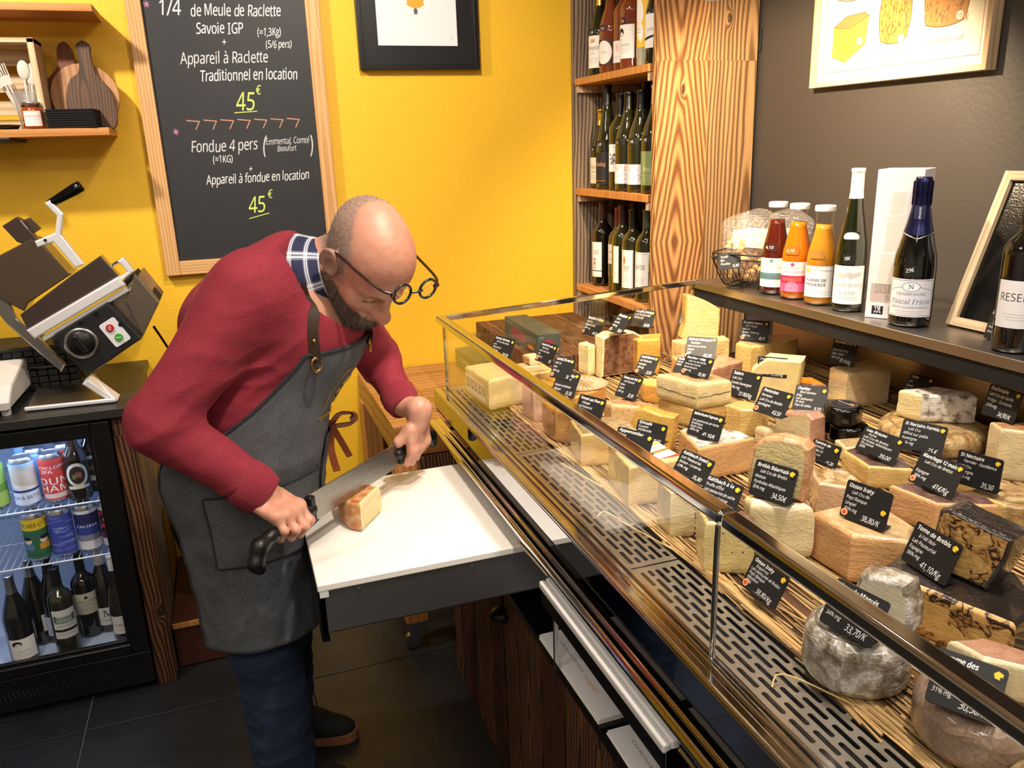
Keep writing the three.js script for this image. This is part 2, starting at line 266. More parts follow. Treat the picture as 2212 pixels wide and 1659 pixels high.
// ---------- wall shelves ----------
const slab = (name, label, x0, x1, y0, y1) => { const t = thing(name, label, 'shelf', [0, 0, 0]); mesh('board', uvBox(bx(x0, x1, y0, y1, -2.998, -2.79, 0.003), 1, true), M.oak, t); return t; };
{
  const s = slab('wall_shelf', 'upper thick oak shelf board near the top of the yellow wall', -1.4, -0.289, 2.008, 2.03);
  mesh('bracket', bx(-0.74, -0.72, 1.99, 2.008, -2.998, -2.85), M.black, s);
  const l = slab('wall_shelf', 'lower thick oak shelf board holding the wooden crate and round boards', -1.5, -0.297, 1.667, 1.69);
  mesh('bracket', bx(-0.64, -0.56, 1.655, 1.667, -2.998, -2.775, 0.002), M.black, l);
}
{ // crate standing on end
  const t = thing('wooden_crate', 'pale slatted wooden crate standing on the lower shelf', 'crate', [0, 0, 0]);
  mesh('side_panel', bx(-0.479, -0.461, 1.69, 1.94, -2.94, -2.82, 0.001), M.pale, t);
  mesh('side_panel', bx(-0.93, -0.912, 1.69, 1.94, -2.94, -2.82, 0.001), M.pale, t);
  mesh('end_board', uvBox(bx(-0.93, -0.461, 1.928, 1.941, -2.94, -2.82, 0.001), 1, true), M.pale, t);
  for (const [a, b] of [[1.875, 1.924], [1.80, 1.848], [1.735, 1.775], [1.694, 1.718]]) mesh('slat', uvBox(bx(-0.912, -0.479, a, b, -2.94, -2.932, 0.001), 1, true), M.pale, t);
}
const cutlery = std(0xe6e4dd, 0.35, { transmission: 0.25, thickness: 0 });
{
  const cup = thing('plastic_cup', 'clear plastic cup holding white disposable cutlery on the shelf', 'cup', [-0.515, 1.69, -2.87]);
  mesh('cup_body', new THREE.LatheGeometry([[0.0, 0], [0.026, 0], [0.036, 0.105], [0.0348, 0.105], [0.025, 0.002], [0, 0.002]].map((p) => new THREE.Vector2(...p)), 24), std(0xf4f4f4, 0.12, { transmission: 0.85, thickness: 0 }), cup);
  const fork = (sp) => { const g = [rod([0, 0, 0], [0, 0.11, 0], 0.0035, 6)]; if (sp) { const e = new THREE.SphereGeometry(0.016, 12, 8); e.scale(1, 1.7, 0.28); g.push(e.translate(0, 0.137, 0)); } else { g.push(bx(-0.01, 0.01, 0.108, 0.135, -0.0015, 0.0015, 0.0014)); for (let k = -1.5; k < 2; k++) g.push(bx(k * 0.006 - 0.0017, k * 0.006 + 0.0017, 0.13, 0.168, -0.0012, 0.0012, 0.0011)); } return join(g); };
  const F = fork(false), S = fork(true);
  [[-0.022, 0, 0.02, 0.3, 0], [-0.016, 0.012, 0.02, 0.22, 0], [-0.025, -0.01, 0.02, 0.36, 0], [0.004, 0.016, 0.03, -0.04, 1], [0.01, 0.004, 0.02, -0.06, 1], [0.016, 0.01, 0.015, -0.1, 1], [0.02, -0.008, 0.02, -0.12, 0], [0.012, -0.014, 0.02, -0.02, 0]].forEach(([x, z, y, a, s]) => {
    const m = mesh(s ? 'plastic_spoon' : 'plastic_fork', s ? S : F, cutlery); m.position.set(-0.515 + x * 0.7, 1.69 + y, -2.87 + z); m.rotation.set(0, rr(-0.3, 0.3), a);
    tag(m, s ? 'white plastic spoon standing in the clear cup on the shelf' : 'white plastic fork standing in the clear cup on the shelf', s ? 'spoon' : 'fork', s ? 'white plastic spoons in the cup' : 'white plastic forks in the cup');
  });
  const jar = thing('honey_jar', 'small jar of orange preserve with a white label and silver lid', 'jar', [-0.497, 1.69, -2.815]);
  mesh('glass_body', lathe([[0, 0], [0.025, 0], [0.029, 0.005], [0.029, 0.052], [0.025, 0.062], [0, 0.062]], 28), std(0x9c3d0c, 0.06, { clearcoat: 1 }), jar);
  mesh('lid', lathe([[0, 0.062], [0.0265, 0.062], [0.0265, 0.073], [0.025, 0.075], [0, 0.075]], 28), M.silver, jar);
  const uv = labels.cell((c, w, h) => { c.fillStyle = '#efece6'; c.fillRect(0, 0, w, h); centred(c, 'GONDOLO', w / 2, 110, 56, '#c2404a', 'serif', 240); centred(c, 'CONFIT DE VIN', w / 2, 150, 22, '#555'); centred(c, 'SAUTERNES', w / 2, 190, 18, '#777'); c.strokeStyle = '#d8a0a4'; c.beginPath(); c.arc(w / 2, 90, 60, 3.5, 5.9); c.stroke(); });
  mesh('label', uvTo(new THREE.CylinderGeometry(0.0295, 0.0295, 0.042, 24, 1, true, -0.75, 1.7).translate(0, 0.029, 0), uv), labelMat, jar);
  const tray = mesh('black_tray', lathe([[0, 0], [0.05, 0], [0.06, 0.014], [0.057, 0.014], [0.048, 0.003], [0, 0.003]], 28), M.blackGloss); tray.position.set(-0.6, 1.69, -2.85); tag(tray, 'round glossy black dish at the left end of the lower shelf', 'dish');
  const nap = thing('napkin_pack', 'black stack of folded paper napkins lying on the lower shelf', 'napkins', [-0.392, 1.69, -2.845], -0.06);
  for (let i = 0; i < 8; i++) mesh('napkin', bx(-0.068 + rr(0, 0.002), 0.068 - rr(0, 0.003), i * 0.0068, i * 0.0068 + 0.0066, -0.055, 0.055, 0.003), std(0x0d0d11, 0.95), nap);
}
function servingBoard(name, label, pts, hole, mat, [x, y, z], lean, round) {
  const t = thing(name, label, 'board', [x, y, z]); t.rotation.x = -lean;
  const s = new THREE.Shape(); s.setFromPoints(new THREE.SplineCurve(pts.map((p) => new THREE.Vector2(...p))).getPoints(90));
  if (hole) { const h = new THREE.Path(); h.absarc(hole[0], hole[1], 0.008, 0, 7); s.holes.push(h); }
  mesh('board_body', uvBox(new THREE.ExtrudeGeometry(s, { depth: 0.012, bevelEnabled: true, bevelSize: 0.002, bevelThickness: 0.002, bevelSegments: 2, curveSegments: 24 })), mat, t);
  return t;
}
const circ = (r, cx, cy, a0, a1, n) => [...Array(n)].map((_, i) => { const a = mix(a0, a1, i / (n - 1)); return [cx + r * Math.cos(a), cy + r * Math.sin(a)]; });
servingBoard('serving_board', 'dark handled serving board behind the pale round one', [[0.0, 0.0], [0.07, 0.04], [0.075, 0.12], [0.028, 0.18], [0.018, 0.235], [0, 0.255], [-0.018, 0.235], [-0.026, 0.18], [-0.075, 0.12], [-0.07, 0.04], [0, 0]], [0, 0.235], std(0x8a5a36, 0.6, { map: rep(beech.map, 3, 1) }), [-0.405, 1.692, -2.945], 0.14);
servingBoard('serving_board', 'pale round serving board leaning on the yellow wall', circ(0.094, 0, 0.094, -1.57, 4.71, 24), null, std(0xd8b598, 0.6, { map: rep(pale.map, 5, 2) }), [-0.362, 1.692, -2.918], 0.12);
servingBoard('serving_board', 'mango wood serving board with a long handle before the round one', [[-0.06, 0], [0, -0.002], [0.055, 0], [0.066, 0.06], [0.05, 0.12], [0.022, 0.16], [0.016, 0.22], [0.018, 0.238], [0, 0.252], [-0.018, 0.238], [-0.015, 0.22], [-0.02, 0.165], [-0.05, 0.135], [-0.068, 0.07], [-0.06, 0]], [0.001, 0.236], std(0xa8835a, 0.6, { map: rep(barnGrey.map, 7, 2) }), [-0.345, 1.692, -2.892], 0.13);

// ---------- counter with fridge ----------
{
  const c = thing('counter_top', 'dark grey slab worktop over the drinks fridge', 'worktop', [0, 0, 0]);
  mesh('slab', bx(-1.7, -0.318, 0.897, 0.923, -2.998, -2.415, 0.002), std(0x2b2a29, 0.4, { bumpMap: rep(plaster, 3), bumpScale: 0.0003 }), c);
  const p = thing('counter_post', 'upright barn wood plank closing the fridge side', 'plank', [0, 0, 0]);
  mesh('plank', bx(-0.382, -0.328, 0, 0.896, -2.46, -2.44, 0.002), M.barnDark, p);
  mesh('side_board', bx(-0.35, -0.328, 0, 0.896, -2.995, -2.46, 0.001), M.barnGrey, p);
  const f = thing('drinks_fridge', 'black glass-door fridge filled with cans and wine bottles', 'fridge', [0, 0, 0]);
  const blk = std(0x09090a, 0.38), ins = std(0xc3d3ea, 0.5);
  mesh('cabinet_body', [bx(-1.03, -1.0, 0.02, 0.892, -2.97, -2.47), bx(-0.41, -0.386, 0.02, 0.892, -2.97, -2.47), bx(-1.03, -0.386, 0.866, 0.892, -2.97, -2.47), bx(-1.03, -0.386, 0.02, 0.14, -2.97, -2.47), bx(-1.03, -0.386, 0.02, 0.892, -2.985, -2.965)], blk, f);
  mesh('liner', [bx(-1.0, -0.995, 0.14, 0.866, -2.965, -2.47), bx(-0.415, -0.41, 0.14, 0.866, -2.965, -2.47), bx(-1, -0.41, 0.14, 0.866, -2.965, -2.958), bx(-1, -0.41, 0.14, 0.146, -2.965, -2.47), bx(-1, -0.41, 0.86, 0.866, -2.965, -2.47)], ins, f);
  const d = mesh('door', [bx(-0.436, -0.385, 0.135, 0.888, -2.465, -2.425, 0.004), bx(-1.03, -0.98, 0.135, 0.888, -2.465, -2.425, 0.004), bx(-0.98, -0.436, 0.843, 0.888, -2.465, -2.425, 0.004), bx(-0.98, -0.436, 0.135, 0.168, -2.465, -2.425, 0.004), bx(-0.447, -0.436, 0.168, 0.843, -2.455, -2.44, 0.002), bx(-0.98, -0.447, 0.168, 0.176, -2.455, -2.44, 0.002)], blk, f);
  mesh('pane', bx(-0.98, -0.436, 0.168, 0.843, -2.452, -2.446), M.glass, d);
  const k = mesh('kick_plate', bx(-1.03, -0.385, 0.02, 0.13, -2.47, -2.432, 0.004), blk, f);
  mesh('vent', [...Array(30)].map((_, i) => rod([-0.85 + i * 0.013, 0.085, -2.431], [-0.845 + i * 0.013, 0.06, -2.431], 0.003, 6)), M.blackMatt, k);
  for (const y of [0.622, 0.447]) {
    const w = mesh('wire_shelf', [rod([-0.995, y, -2.5], [-0.415, y, -2.5], 0.003), rod([-0.995, y - 0.006, -2.7], [-0.415, y - 0.006, -2.7], 0.002), rod([-0.995, y, -2.94], [-0.415, y, -2.94], 0.003), ...[...Array(29)].map((_, i) => rod([-0.985 + i * 0.02, y, -2.497], [-0.985 + i * 0.02, y, -2.94], 0.0014, 5))], std(0xdfe6ee, 0.3, { metalness: 0.3 }), f);
    w.userData.label = 'white wire shelf';
  }
  mesh('light_strip', bx(-0.96, -0.5, 0.845, 0.859, -2.51, -2.49), std(0xffffff, 0.5, { emissive: 0xbdd6ff, emissiveIntensity: 5 }), f);
  const L = new THREE.RectAreaLight(0xbfd6ff, 40, 0.46, 0.02); L.position.set(-0.73, 0.842, -2.5); L.lookAt(-0.73, 0.2, -2.66); L.name = 'fridge_light'; scene.add(L);
}
// cans and bottles
function labelBand(c0, r, y0, y1, half = Math.PI, turn = 0) { return uvTo(new THREE.CylinderGeometry(r, r, y1 - y0, 28, 1, true, -half + turn, 2 * half).translate(0, (y0 + y1) / 2, 0), c0); }
const canBody = lathe([[0, 0.004], [0.022, 0.004], [0.025, 0], [0.029, 0.004], [0.033, 0.014], [0.033, 0.138], [0.0275, 0.15], [0.0275, 0.153], [0.026, 0.153], [0.0255, 0.149], [0, 0.149]], 32);
const canTab = ext(rrect(0.014, 0.022, 0.006), 0.0015).rotateX(-Math.PI / 2).translate(0, 0.1495, 0.004);
function can(label, [x, y, z], turn, draw, bodyMat = M.alu) {
  const t = thing('drink_can', label, 'can', [x, y, z], turn);
  mesh('can_body', canBody, bodyMat, t); mesh('tab', canTab, M.alu, t);
  if (draw) mesh('printed_sleeve', labelBand(labels.cell(draw), 0.0333, 0.013, 0.139), labelMat, t);
  return t;
}
const bg = (c, w, h, col) => { c.fillStyle = col; c.fillRect(0, 0, w, h); };
const pics = {
  boat(c, w, h) { bg(c, w, h, '#9cc4ea'); c.fillStyle = '#c9bfae'; c.fillRect(80, 20, 110, 130); c.fillStyle = '#e9e4d8'; c.beginPath(); c.moveTo(80, 120); c.lineTo(200, 160); c.lineTo(110, 165); c.fill(); c.fillStyle = '#35205c'; c.fillRect(70, 165, 130, 12); bg(c, 0, 0, '#fff'); c.fillStyle = '#dce8f4'; c.fillRect(0, 182, w, 80); centred(c, 'HIGH & BETTER', w / 2, 222, 30, '#1d2440', 'sans-serif', 130); },
  red(c, w, h) { bg(c, w, h, '#c8d4ec'); c.fillStyle = '#d64a42'; c.fillRect(70, 0, 120, h); c.fillStyle = '#221b20'; c.fillRect(190, 0, 70, h); centred(c, 'CYCLOPE', 130, 60, 24, '#fff', 'sans-serif', 110); centred(c, 'IPA', 110, 88, 28, '#fff'); centred(c, 'DUN', 130, 158, 58, '#fff', 'sans-serif', 110); centred(c, 'HAM', 130, 205, 58, '#fff', 'sans-serif', 110); c.fillStyle = '#efd9d4'; c.fillRect(80, 215, 100, 30); },
  ciel(c, w, h) { bg(c, w, h, '#2f6b4a'); c.fillStyle = '#e9c52b'; c.fillRect(0, 0, w, 72); centred(c, 'ENTRE MER ET CIEL!', w / 2, 52, 34, '#231d12', 'sans-serif', 150); for (const s of [-1, 1]) { c.fillStyle = '#f0d6c0'; c.beginPath(); c.ellipse(w / 2 + s * 28, 140, 15, 20, 0, 0, 7); c.fill(); c.fillStyle = '#16161c'; c.beginPath(); c.ellipse(w / 2 + s * 34, 124, 20, 13, 0, 0, 7); c.fill(); c.fillStyle = s < 0 ? '#5a7fa8' : '#d99a2c'; c.fillRect(w / 2 + s * 30 - 20, 160, 40, 40); } centred(c, 'MORALITÉ', w / 2, 240, 26, '#173a28', 'sans-serif', 110); },
  blue(c, w, h) { bg(c, w, h, '#3d4fae'); c.strokeStyle = '#8fa0e0'; c.lineWidth = 4; for (let i = 0; i < 26; i++) { const x = rr(40, 200), y = rr(10, 210); c.beginPath(); c.moveTo(x, y); c.lineTo(x + rr(10, 70), y + rr(-6, 6)); c.stroke(); } centred(c, 'FREE TIME', w / 2, 235, 24, '#8090d8', 'sans-serif', 130); },
  night(c, w, h) { bg(c, w, h, '#20245a'); c.fillStyle = '#30449a'; c.fillRect(0, 100, w, 60); c.fillStyle = '#8a8ba0'; c.fillRect(0, 160, w, 40); c.fillStyle = '#e8e8ea'; c.fillRect(0, 0, w, 22); c.fillRect(0, 200, w, 60); centred(c, 'CALIMA', w / 2, 110, 22, '#fff'); },
  floral(c, w, h) { bg(c, w, h, '#2b1238'); for (let i = 0; i < 60; i++) { c.fillStyle = ['#e0503c', '#f08a3c', '#5a1f60', '#b83058'][i % 4]; c.beginPath(); c.arc((i * 47) % w, (i * 83) % 200, 12, 0, 7); c.fill(); } c.fillStyle = '#e8e8ee'; c.fillRect(0, 0, w, 20); c.fillRect(0, 205, w, 60); },
  lime(c, w, h) { bg(c, w, h, '#a8c85a'); c.fillStyle = '#6f9a3a'; c.fillRect(0, 120, w, 50); },
};
can('pale blue can printed with a boat', [-0.652, 0.626, -2.545], 0.1, pics.boat); can('blue can standing behind the boat can', [-0.63, 0.626, -2.62], 0.4, (c, w, h) => bg(c, w, h, '#9cc4ea'));
can('blue can at the back of the top fridge shelf', [-0.668, 0.626, -2.70], 0.4, (c, w, h) => bg(c, w, h, '#8db8e6'));
can('red and white ipa can on the top fridge shelf', [-0.577, 0.626, -2.55], 0.15, pics.red); can('red can standing behind the ipa can', [-0.55, 0.626, -2.63], 0.5, pics.red);
can('lime green can at the left edge of the fridge shelf', [-0.735, 0.626, -2.56], 0, pics.lime);
can('green and yellow can with two heads on the lower fridge shelf', [-0.652, 0.451, -2.545], 0.12, pics.ciel); can('blue lined can beside the green and yellow one', [-0.583, 0.451, -2.545], 0.1, pics.blue);
can('night blue can with white bands on the lower fridge shelf', [-0.513, 0.451, -2.55], 0.1, pics.night); can('dark floral can at the right end of the lower fridge shelf', [-0.4445, 0.451, -2.55], 0.3, pics.floral);
// ---------- bottles ----------
const PROF = {
  bordeaux: [[0, 0.006], [0.025, 0.003], [0.033, 0], [0.037, 0.004], [0.038, 0.012], [0.038, 0.185], [0.0365, 0.198], [0.03, 0.212], [0.019, 0.224], [0.0145, 0.236], [0.0138, 0.29], [0.0155, 0.292], [0.0155, 0.3], [0, 0.3]],
  burgundy: [[0, 0.006], [0.027, 0.003], [0.037, 0], [0.041, 0.004], [0.042, 0.012], [0.042, 0.14], [0.0405, 0.16], [0.034, 0.188], [0.024, 0.216], [0.0175, 0.238], [0.0145, 0.26], [0.0138, 0.292], [0.0155, 0.294], [0.0155, 0.302], [0, 0.302]],
  flute: [[0, 0.006], [0.026, 0.003], [0.034, 0], [0.0375, 0.004], [0.038, 0.012], [0.0375, 0.13], [0.034, 0.17], [0.026, 0.215], [0.0185, 0.255], [0.0145, 0.29], [0.0138, 0.335], [0.0155, 0.337], [0.0155, 0.345], [0, 0.345]],
  champagne: [[0, 0.008], [0.03, 0.003], [0.04, 0], [0.044, 0.005], [0.0445, 0.014], [0.0445, 0.13], [0.042, 0.155], [0.034, 0.188], [0.025, 0.222], [0.0185, 0.255], [0.0165, 0.285], [0.018, 0.29], [0.018, 0.31], [0.0155, 0.318], [0, 0.32]],
};
const glassOf = (r, g, b, o = {}) => std(new THREE.Color().setRGB(r, g, b), 0.04, { clearcoat: 1, clearcoatRoughness: 0.02, ...o });
const G = { green: glassOf(0.006, 0.009, 0.003), olive: glassOf(0.016, 0.017, 0.005), black: glassOf(0.003, 0.003, 0.003), rose: glassOf(0.17, 0.035, 0.012), amber: glassOf(0.30, 0.13, 0.03), clear: glassOf(0.38, 0.36, 0.28), brown: glassOf(0.012, 0.006, 0.004) };
const bodyGeo = {}, capGeo = {};
const radAt = (p, y) => { for (let i = p.length - 1; i > 0; i--) if (p[i - 1][1] <= y && p[i][1] >= y) return mix(p[i - 1][0], p[i][0], (y - p[i - 1][1]) / (p[i][1] - p[i - 1][1] || 1)); return p[3][0]; };
function bottle(name, label, kind, [x, y, z], o = {}) {
  const p = PROF[kind], H = p[p.length - 1][1], t = thing(name, label, o.cat ?? 'wine bottle', [x, y, z], o.turn ?? 0, o.group);
  const k = (o.h ?? H) / H; t.scale.set(k, k, k);
  mesh('glass_body', bodyGeo[kind] ??= lathe(p, 36), o.glass ?? G.green, t);
  if (o.cap !== null) {
    const c0 = o.capFrom ?? H - 0.06, pts = [];
    for (let q = c0; q < H - 0.0005; q += 0.004) pts.push([radAt(p, q) + 0.0007, q]);
    pts.push([p[p.length - 2][0] + 0.0007, H], [0.013, H + 0.001], [0, H + 0.001]);
    mesh('capsule', lathe(pts, 28), o.cap ?? M.black, t);
  }
  if (o.print) {
    const y0 = o.y0 ?? 0.03, y1 = o.y1 ?? 0.11, g = labelBand(labels.cell(o.print), radAt(p, (y0 + y1) / 2) + 0.0006, y0, y1, o.half ?? 0.95, o.face ?? 0);
    mesh('paper_label', g, labelMat, t);
  }
  if (o.price) { const g = labelBand(labels.cell((c, w, h) => { bg(c, w, h, o.glassHex ?? '#0b0d07'); scrawl(c, o.price, 30, 170, 110, '#f4f4f4', { rot: -0.25, squeeze: 0.7 }); }), radAt(p, o.py ?? 0.15) + 0.0004, (o.py ?? 0.15) - 0.013, (o.py ?? 0.15) + 0.013, 0.42, o.pface ?? o.face ?? 0); mesh('chalk_price', g, labelMat, t); }
  return t;
}
const lines = (c, w, y0, n, step = 14, col = '#888', x0 = 0.2, x1 = 0.8) => { c.fillStyle = col; for (let i = 0; i < n; i++) c.fillRect(w * (x0 + 0.04 * (i % 3)), y0 + i * step, w * (x1 - x0 - 0.08 * (i % 3)), 3); };
const plainLabel = (a, b, o = {}) => (c, w, h) => { bg(c, w, h, o.bg ?? '#ecebe6'); if (o.frame) { c.strokeStyle = o.frame; c.lineWidth = 3; c.strokeRect(12, 12, w - 24, h - 24); } if (o.art) o.art(c, w, h); centred(c, a, w / 2, o.ya ?? 110, o.size ?? 40, o.col ?? '#333', o.font ?? 'serif', w * 0.86); if (b) centred(c, b, w / 2, o.yb ?? 150, 24, o.col2 ?? '#666', 'serif', w * 0.8); lines(c, w, o.yl ?? 180, o.n ?? 3, 15, o.lc ?? '#aaa'); };
// bottles standing on the fridge floor
const FB = 'wine bottles on the fridge floor', fy = 0.1465;
const face = (c, w) => { c.fillStyle = '#17171a'; c.beginPath(); c.ellipse(w * 0.3, 60, 46, 34, 0, 0, 7); c.fill(); c.fillStyle = '#ecebe6'; c.beginPath(); c.ellipse(w * 0.33, 84, 30, 30, 0, 0, 7); c.fill(); c.fillStyle = '#17171a'; c.fillRect(w * 0.26, 80, 16, 5); c.fillRect(w * 0.37, 80, 12, 5); c.fillRect(w * 0.31, 108, 12, 5); };
bottle('wine_bottle', 'dark bottle with a face drawn on its label, low in the fridge', 'burgundy', [-0.738, fy, -2.505], { h: 0.285, cap: M.silver, glass: G.black, print: plainLabel('COLOTTE', '', { art: face, size: 26, ya: 160 }), y0: 0.022, y1: 0.095, face: 0.25, group: FB });
bottle('wine_bottle', 'silver-capped bottle behind the one with a drawn face', 'burgundy', [-0.707, fy, -2.60], { h: 0.285, cap: M.silver, glass: G.black, print: plainLabel('', ''), y0: 0.05, y1: 0.11, face: 0.9, half: 0.5, group: FB });
bottle('wine_bottle', 'dark bottle with a lilac label behind the fridge bottle picturing a bridge', 'burgundy', [-0.655, fy, -2.595], { h: 0.285, cap: M.black, glass: G.black, print: plainLabel('Jo', '', { bg: '#d5d2e6', font: 'serif' }), y0: 0.03, y1: 0.1, face: 0.2, group: FB });
bottle('wine_bottle', 'green bottle with a bridge picture on a white label in the fridge', 'bordeaux', [-0.617, fy, -2.505], { h: 0.285, cap: M.black, glass: G.olive, print: (c, w, h) => { bg(c, w, h, '#e6e8e4'); c.fillStyle = '#8fa394'; c.fillRect(20, 60, w - 40, 60); c.fillStyle = '#dfe6e2'; for (let i = 0; i < 5; i++) { c.beginPath(); c.arc(60 + i * 32, 100, 11, 3.14, 6.28); c.fill(); } c.fillStyle = '#56705c'; c.fillRect(12, 50, 34, 60); c.fillRect(w - 50, 50, 36, 60); centred(c, 'CHÂTEAU VIGNOLE', w / 2, 150, 20, '#444', 'serif'); c.fillStyle = '#101010'; c.fillRect(0, 172, w, 22); lines(c, w, 215, 1); }, y0: 0.065, y1: 0.165, face: 0.25, group: FB });
bottle('wine_bottle', 'bottle with a cream label lettered in black caps at the fridge back', 'bordeaux', [-0.565, fy, -2.585], { h: 0.285, cap: M.black, glass: G.black, print: plainLabel('TOUR DE CALENS', 'GRAVES', { bg: '#d8d2bc', size: 28, col: '#222', art: (c, w) => { c.fillStyle = '#222'; c.beginPath(); c.moveTo(w / 2, 20); c.lineTo(w / 2 + 24, 66); c.lineTo(w / 2 - 24, 66); c.fill(); } }), y0: 0.09, y1: 0.165, face: 0.2, group: FB });
bottle('wine_bottle', 'white-capped bottle with a big letter M on its label', 'burgundy', [-0.512, fy, -2.60], { h: 0.285, cap: M.white, glass: G.black, print: plainLabel('M', 'CHARDONNAY', { size: 130, ya: 130, yb: 190, col: '#222' }), y0: 0.03, y1: 0.095, face: 0.15, group: FB });
bottle('wine_bottle', 'small bottle with an oval neck label beside the fridge door edge', 'flute', [-0.464, fy, -2.525], { h: 0.285, cap: M.white, glass: G.brown, print: plainLabel('Chevallier', 'SAVOIE', { size: 42, ya: 140 }), y0: 0.03, y1: 0.105, face: 0.0, group: FB });
for (const [x, z, n] of [[-0.512, -2.545, 0], [-0.475, -2.60, 1], [-0.455, -2.66, 2]]) {
  const t = thing('beer_bottle', ['brown stout bottle with a round cream label beside the ipa can', 'second stout bottle behind the first, its round label half seen', 'third stout bottle by the fridge wall, mostly hidden'][n], 'beer bottle', [x, 0.626, z], 0.15, 'stout bottles in the fridge');
  mesh('glass_body', bodyGeo.beer ??= lathe([[0, 0.003], [0.031, 0], [0.034, 0.006], [0.034, 0.125], [0.03, 0.145], [0.017, 0.165], [0.0145, 0.19], [0.016, 0.192], [0.016, 0.2], [0, 0.2]], 32), G.brown, t);
  mesh('cap', lathe([[0.0165, 0.192], [0.0165, 0.203], [0.014, 0.206], [0, 0.206]], 20), M.gold, t);
  mesh('paper_label', labelBand(labels.cell((c, w, h) => { bg(c, w, h, '#0c0705'); c.fillStyle = '#d9d3bd'; c.beginPath(); c.ellipse(w / 2, 115, 108, 112, 0, 0, 7); c.fill(); c.fillStyle = '#2c1c14'; c.beginPath(); c.ellipse(w / 2, 115, 78, 82, 0, 0, 7); c.fill(); c.fillStyle = '#5f7a35'; c.fillRect(80, 110, 30, 40); c.fillStyle = '#84583a'; c.fillRect(110, 90, 60, 50); c.fillStyle = '#d9d3bd'; c.fillRect(20, 215, 216, 30); centred(c, 'CHOCOLATE STOUT', w / 2, 208, 20, '#2a1c12', 'sans-serif', 180); }), 0.0345, 0.035, 0.12, 1.05, 0), labelMat, t);
}

// ---------- wine rack against the dark wall ----------
const RX = 1.3, rackZ0 = -2.995, rackZ1 = -2.365;
{
  const t = thing('wine_rack', 'open barn wood wine rack with plank shelves in the corner', 'shelf', [0, 0, 0]);
  mesh('side_panel', bx(RX, 1.665, 0, 2.72, -2.998, -2.975, 0.001), M.barnGrey, t);
  mesh('back_panel', bx(1.645, 1.665, 0, 2.72, -2.975, -2.40), M.barnGrey, t);
  mesh('side_panel', bx(RX + 0.03, 1.645, 0, 2.72, -2.40, -2.375), M.barnGrey, t);
  for (const y of [0.45, 0.76, 1.055, 1.43, 1.832, 2.22]) {
    const s = mesh('shelf_board', uvBox(bx(RX + 0.004, 1.645, y - 0.024, y, -2.975, -2.40, 0.002), 1, false), M.oak, t);
    mesh('cleat', [bx(RX + 0.012, 1.6, y - 0.05, y - 0.025, -2.974, -2.955), bx(RX + 0.012, 1.6, y - 0.05, y - 0.025, -2.419, -2.401)], M.pale, s);
  }
  const col = thing('barn_wood_column', 'two wide rough barn wood planks facing the room beside the wine rack', 'column', [0, 0, 0]);
  const planks = [[RX, 1.482, M.barnA, 0.008], [1.483, 1.665, M.barnB, 0]];
  for (const [a, b, m, o] of planks) { const g = bx(a, b, 0, 2.72, -2.374 + o, -2.345 + o, 0.002); const uv = g.attributes.uv; for (let i = 0; i < uv.count; i++) uv.setXY(i, uv.getX(i) - a, (uv.getY(i) - 0.6) * 0.9); mesh('plank', g, m, col); }
  const cable = mesh('cable', [tube([[1.676, 2.72, -2.352], [1.676, 1.9, -2.35], [1.677, 1.2, -2.35]], 0.004, 40, 8), bx(1.668, 1.684, 1.86, 1.93, -2.36, -2.34, 0.003)], M.blackMatt);
  tag(cable, 'thin black cable running down the edge of the barn wood column', 'cable');
}
const WB = ['wine bottles on the top rack shelf', 'wine bottles on the middle rack shelf', 'wine bottles on the bottom rack shelf'];
const F1 = -1.15;                                     // labels look out of the rack towards the room
const wine = (row, label, kind, x, z, o = {}) => bottle('wine_bottle', label, kind, [x, [1.832, 1.43, 1.055][row], z], { face: F1, group: WB[row], ...o });
const crown = (c, w) => { c.fillStyle = '#b9894a'; c.fillRect(w / 2 - 30, 40, 60, 14); for (let i = -1; i < 2; i++) c.fillRect(w / 2 + i * 24 - 5, 22, 10, 20); };
// top shelf
wine(0, 'green bottle with a tall white label carrying a gold crown', 'burgundy', 1.375, -2.9, { glass: G.green, cap: M.gold, print: plainLabel('Savagnin', 'JURA', { art: crown, bg: '#f2f0e6' }), y0: 0.03, y1: 0.14, price: '13€' });
wine(0, 'rosé bottle with a round scalloped white label', 'burgundy', 1.37, -2.80, { glass: G.rose, cap: G.rose, print: (c, w, h) => { bg(c, w, h, '#3d1206'); c.fillStyle = '#f0ebe6'; for (let i = 0; i < 40; i++) { const a = i * 0.157; c.beginPath(); c.arc(w / 2 + 104 * Math.cos(a), h / 2 + 104 * Math.sin(a), 14, 0, 7); c.fill(); } c.beginPath(); c.arc(w / 2, h / 2, 104, 0, 7); c.fill(); c.strokeStyle = '#cfc6bd'; c.beginPath(); c.arc(w / 2, h / 2, 62, 0, 7); c.stroke(); centred(c, 'ROSÉ', w / 2, h / 2 + 10, 30, '#8a8078', 'serif'); }, y0: 0.03, y1: 0.115, half: 0.85, price: '13€', glassHex: '#3d1206' });
wine(0, 'amber rosé bottle with an orange six on its white label', 'bordeaux', 1.375, -2.705, { glass: G.rose, cap: M.white, print: plainLabel('6', '', { size: 120, col: '#e08a5a', ya: 120 }), y0: 0.03, y1: 0.1, half: 0.8 });
wine(0, 'dark rosé bottle with a face drawn on its white label', 'bordeaux', 1.36, -2.625, { glass: G.rose, cap: M.white, print: plainLabel('COLOTTE', '', { art: face, ya: 165, size: 28 }), y0: 0.035, y1: 0.14, half: 0.95, price: '50', glassHex: '#3d1206' });
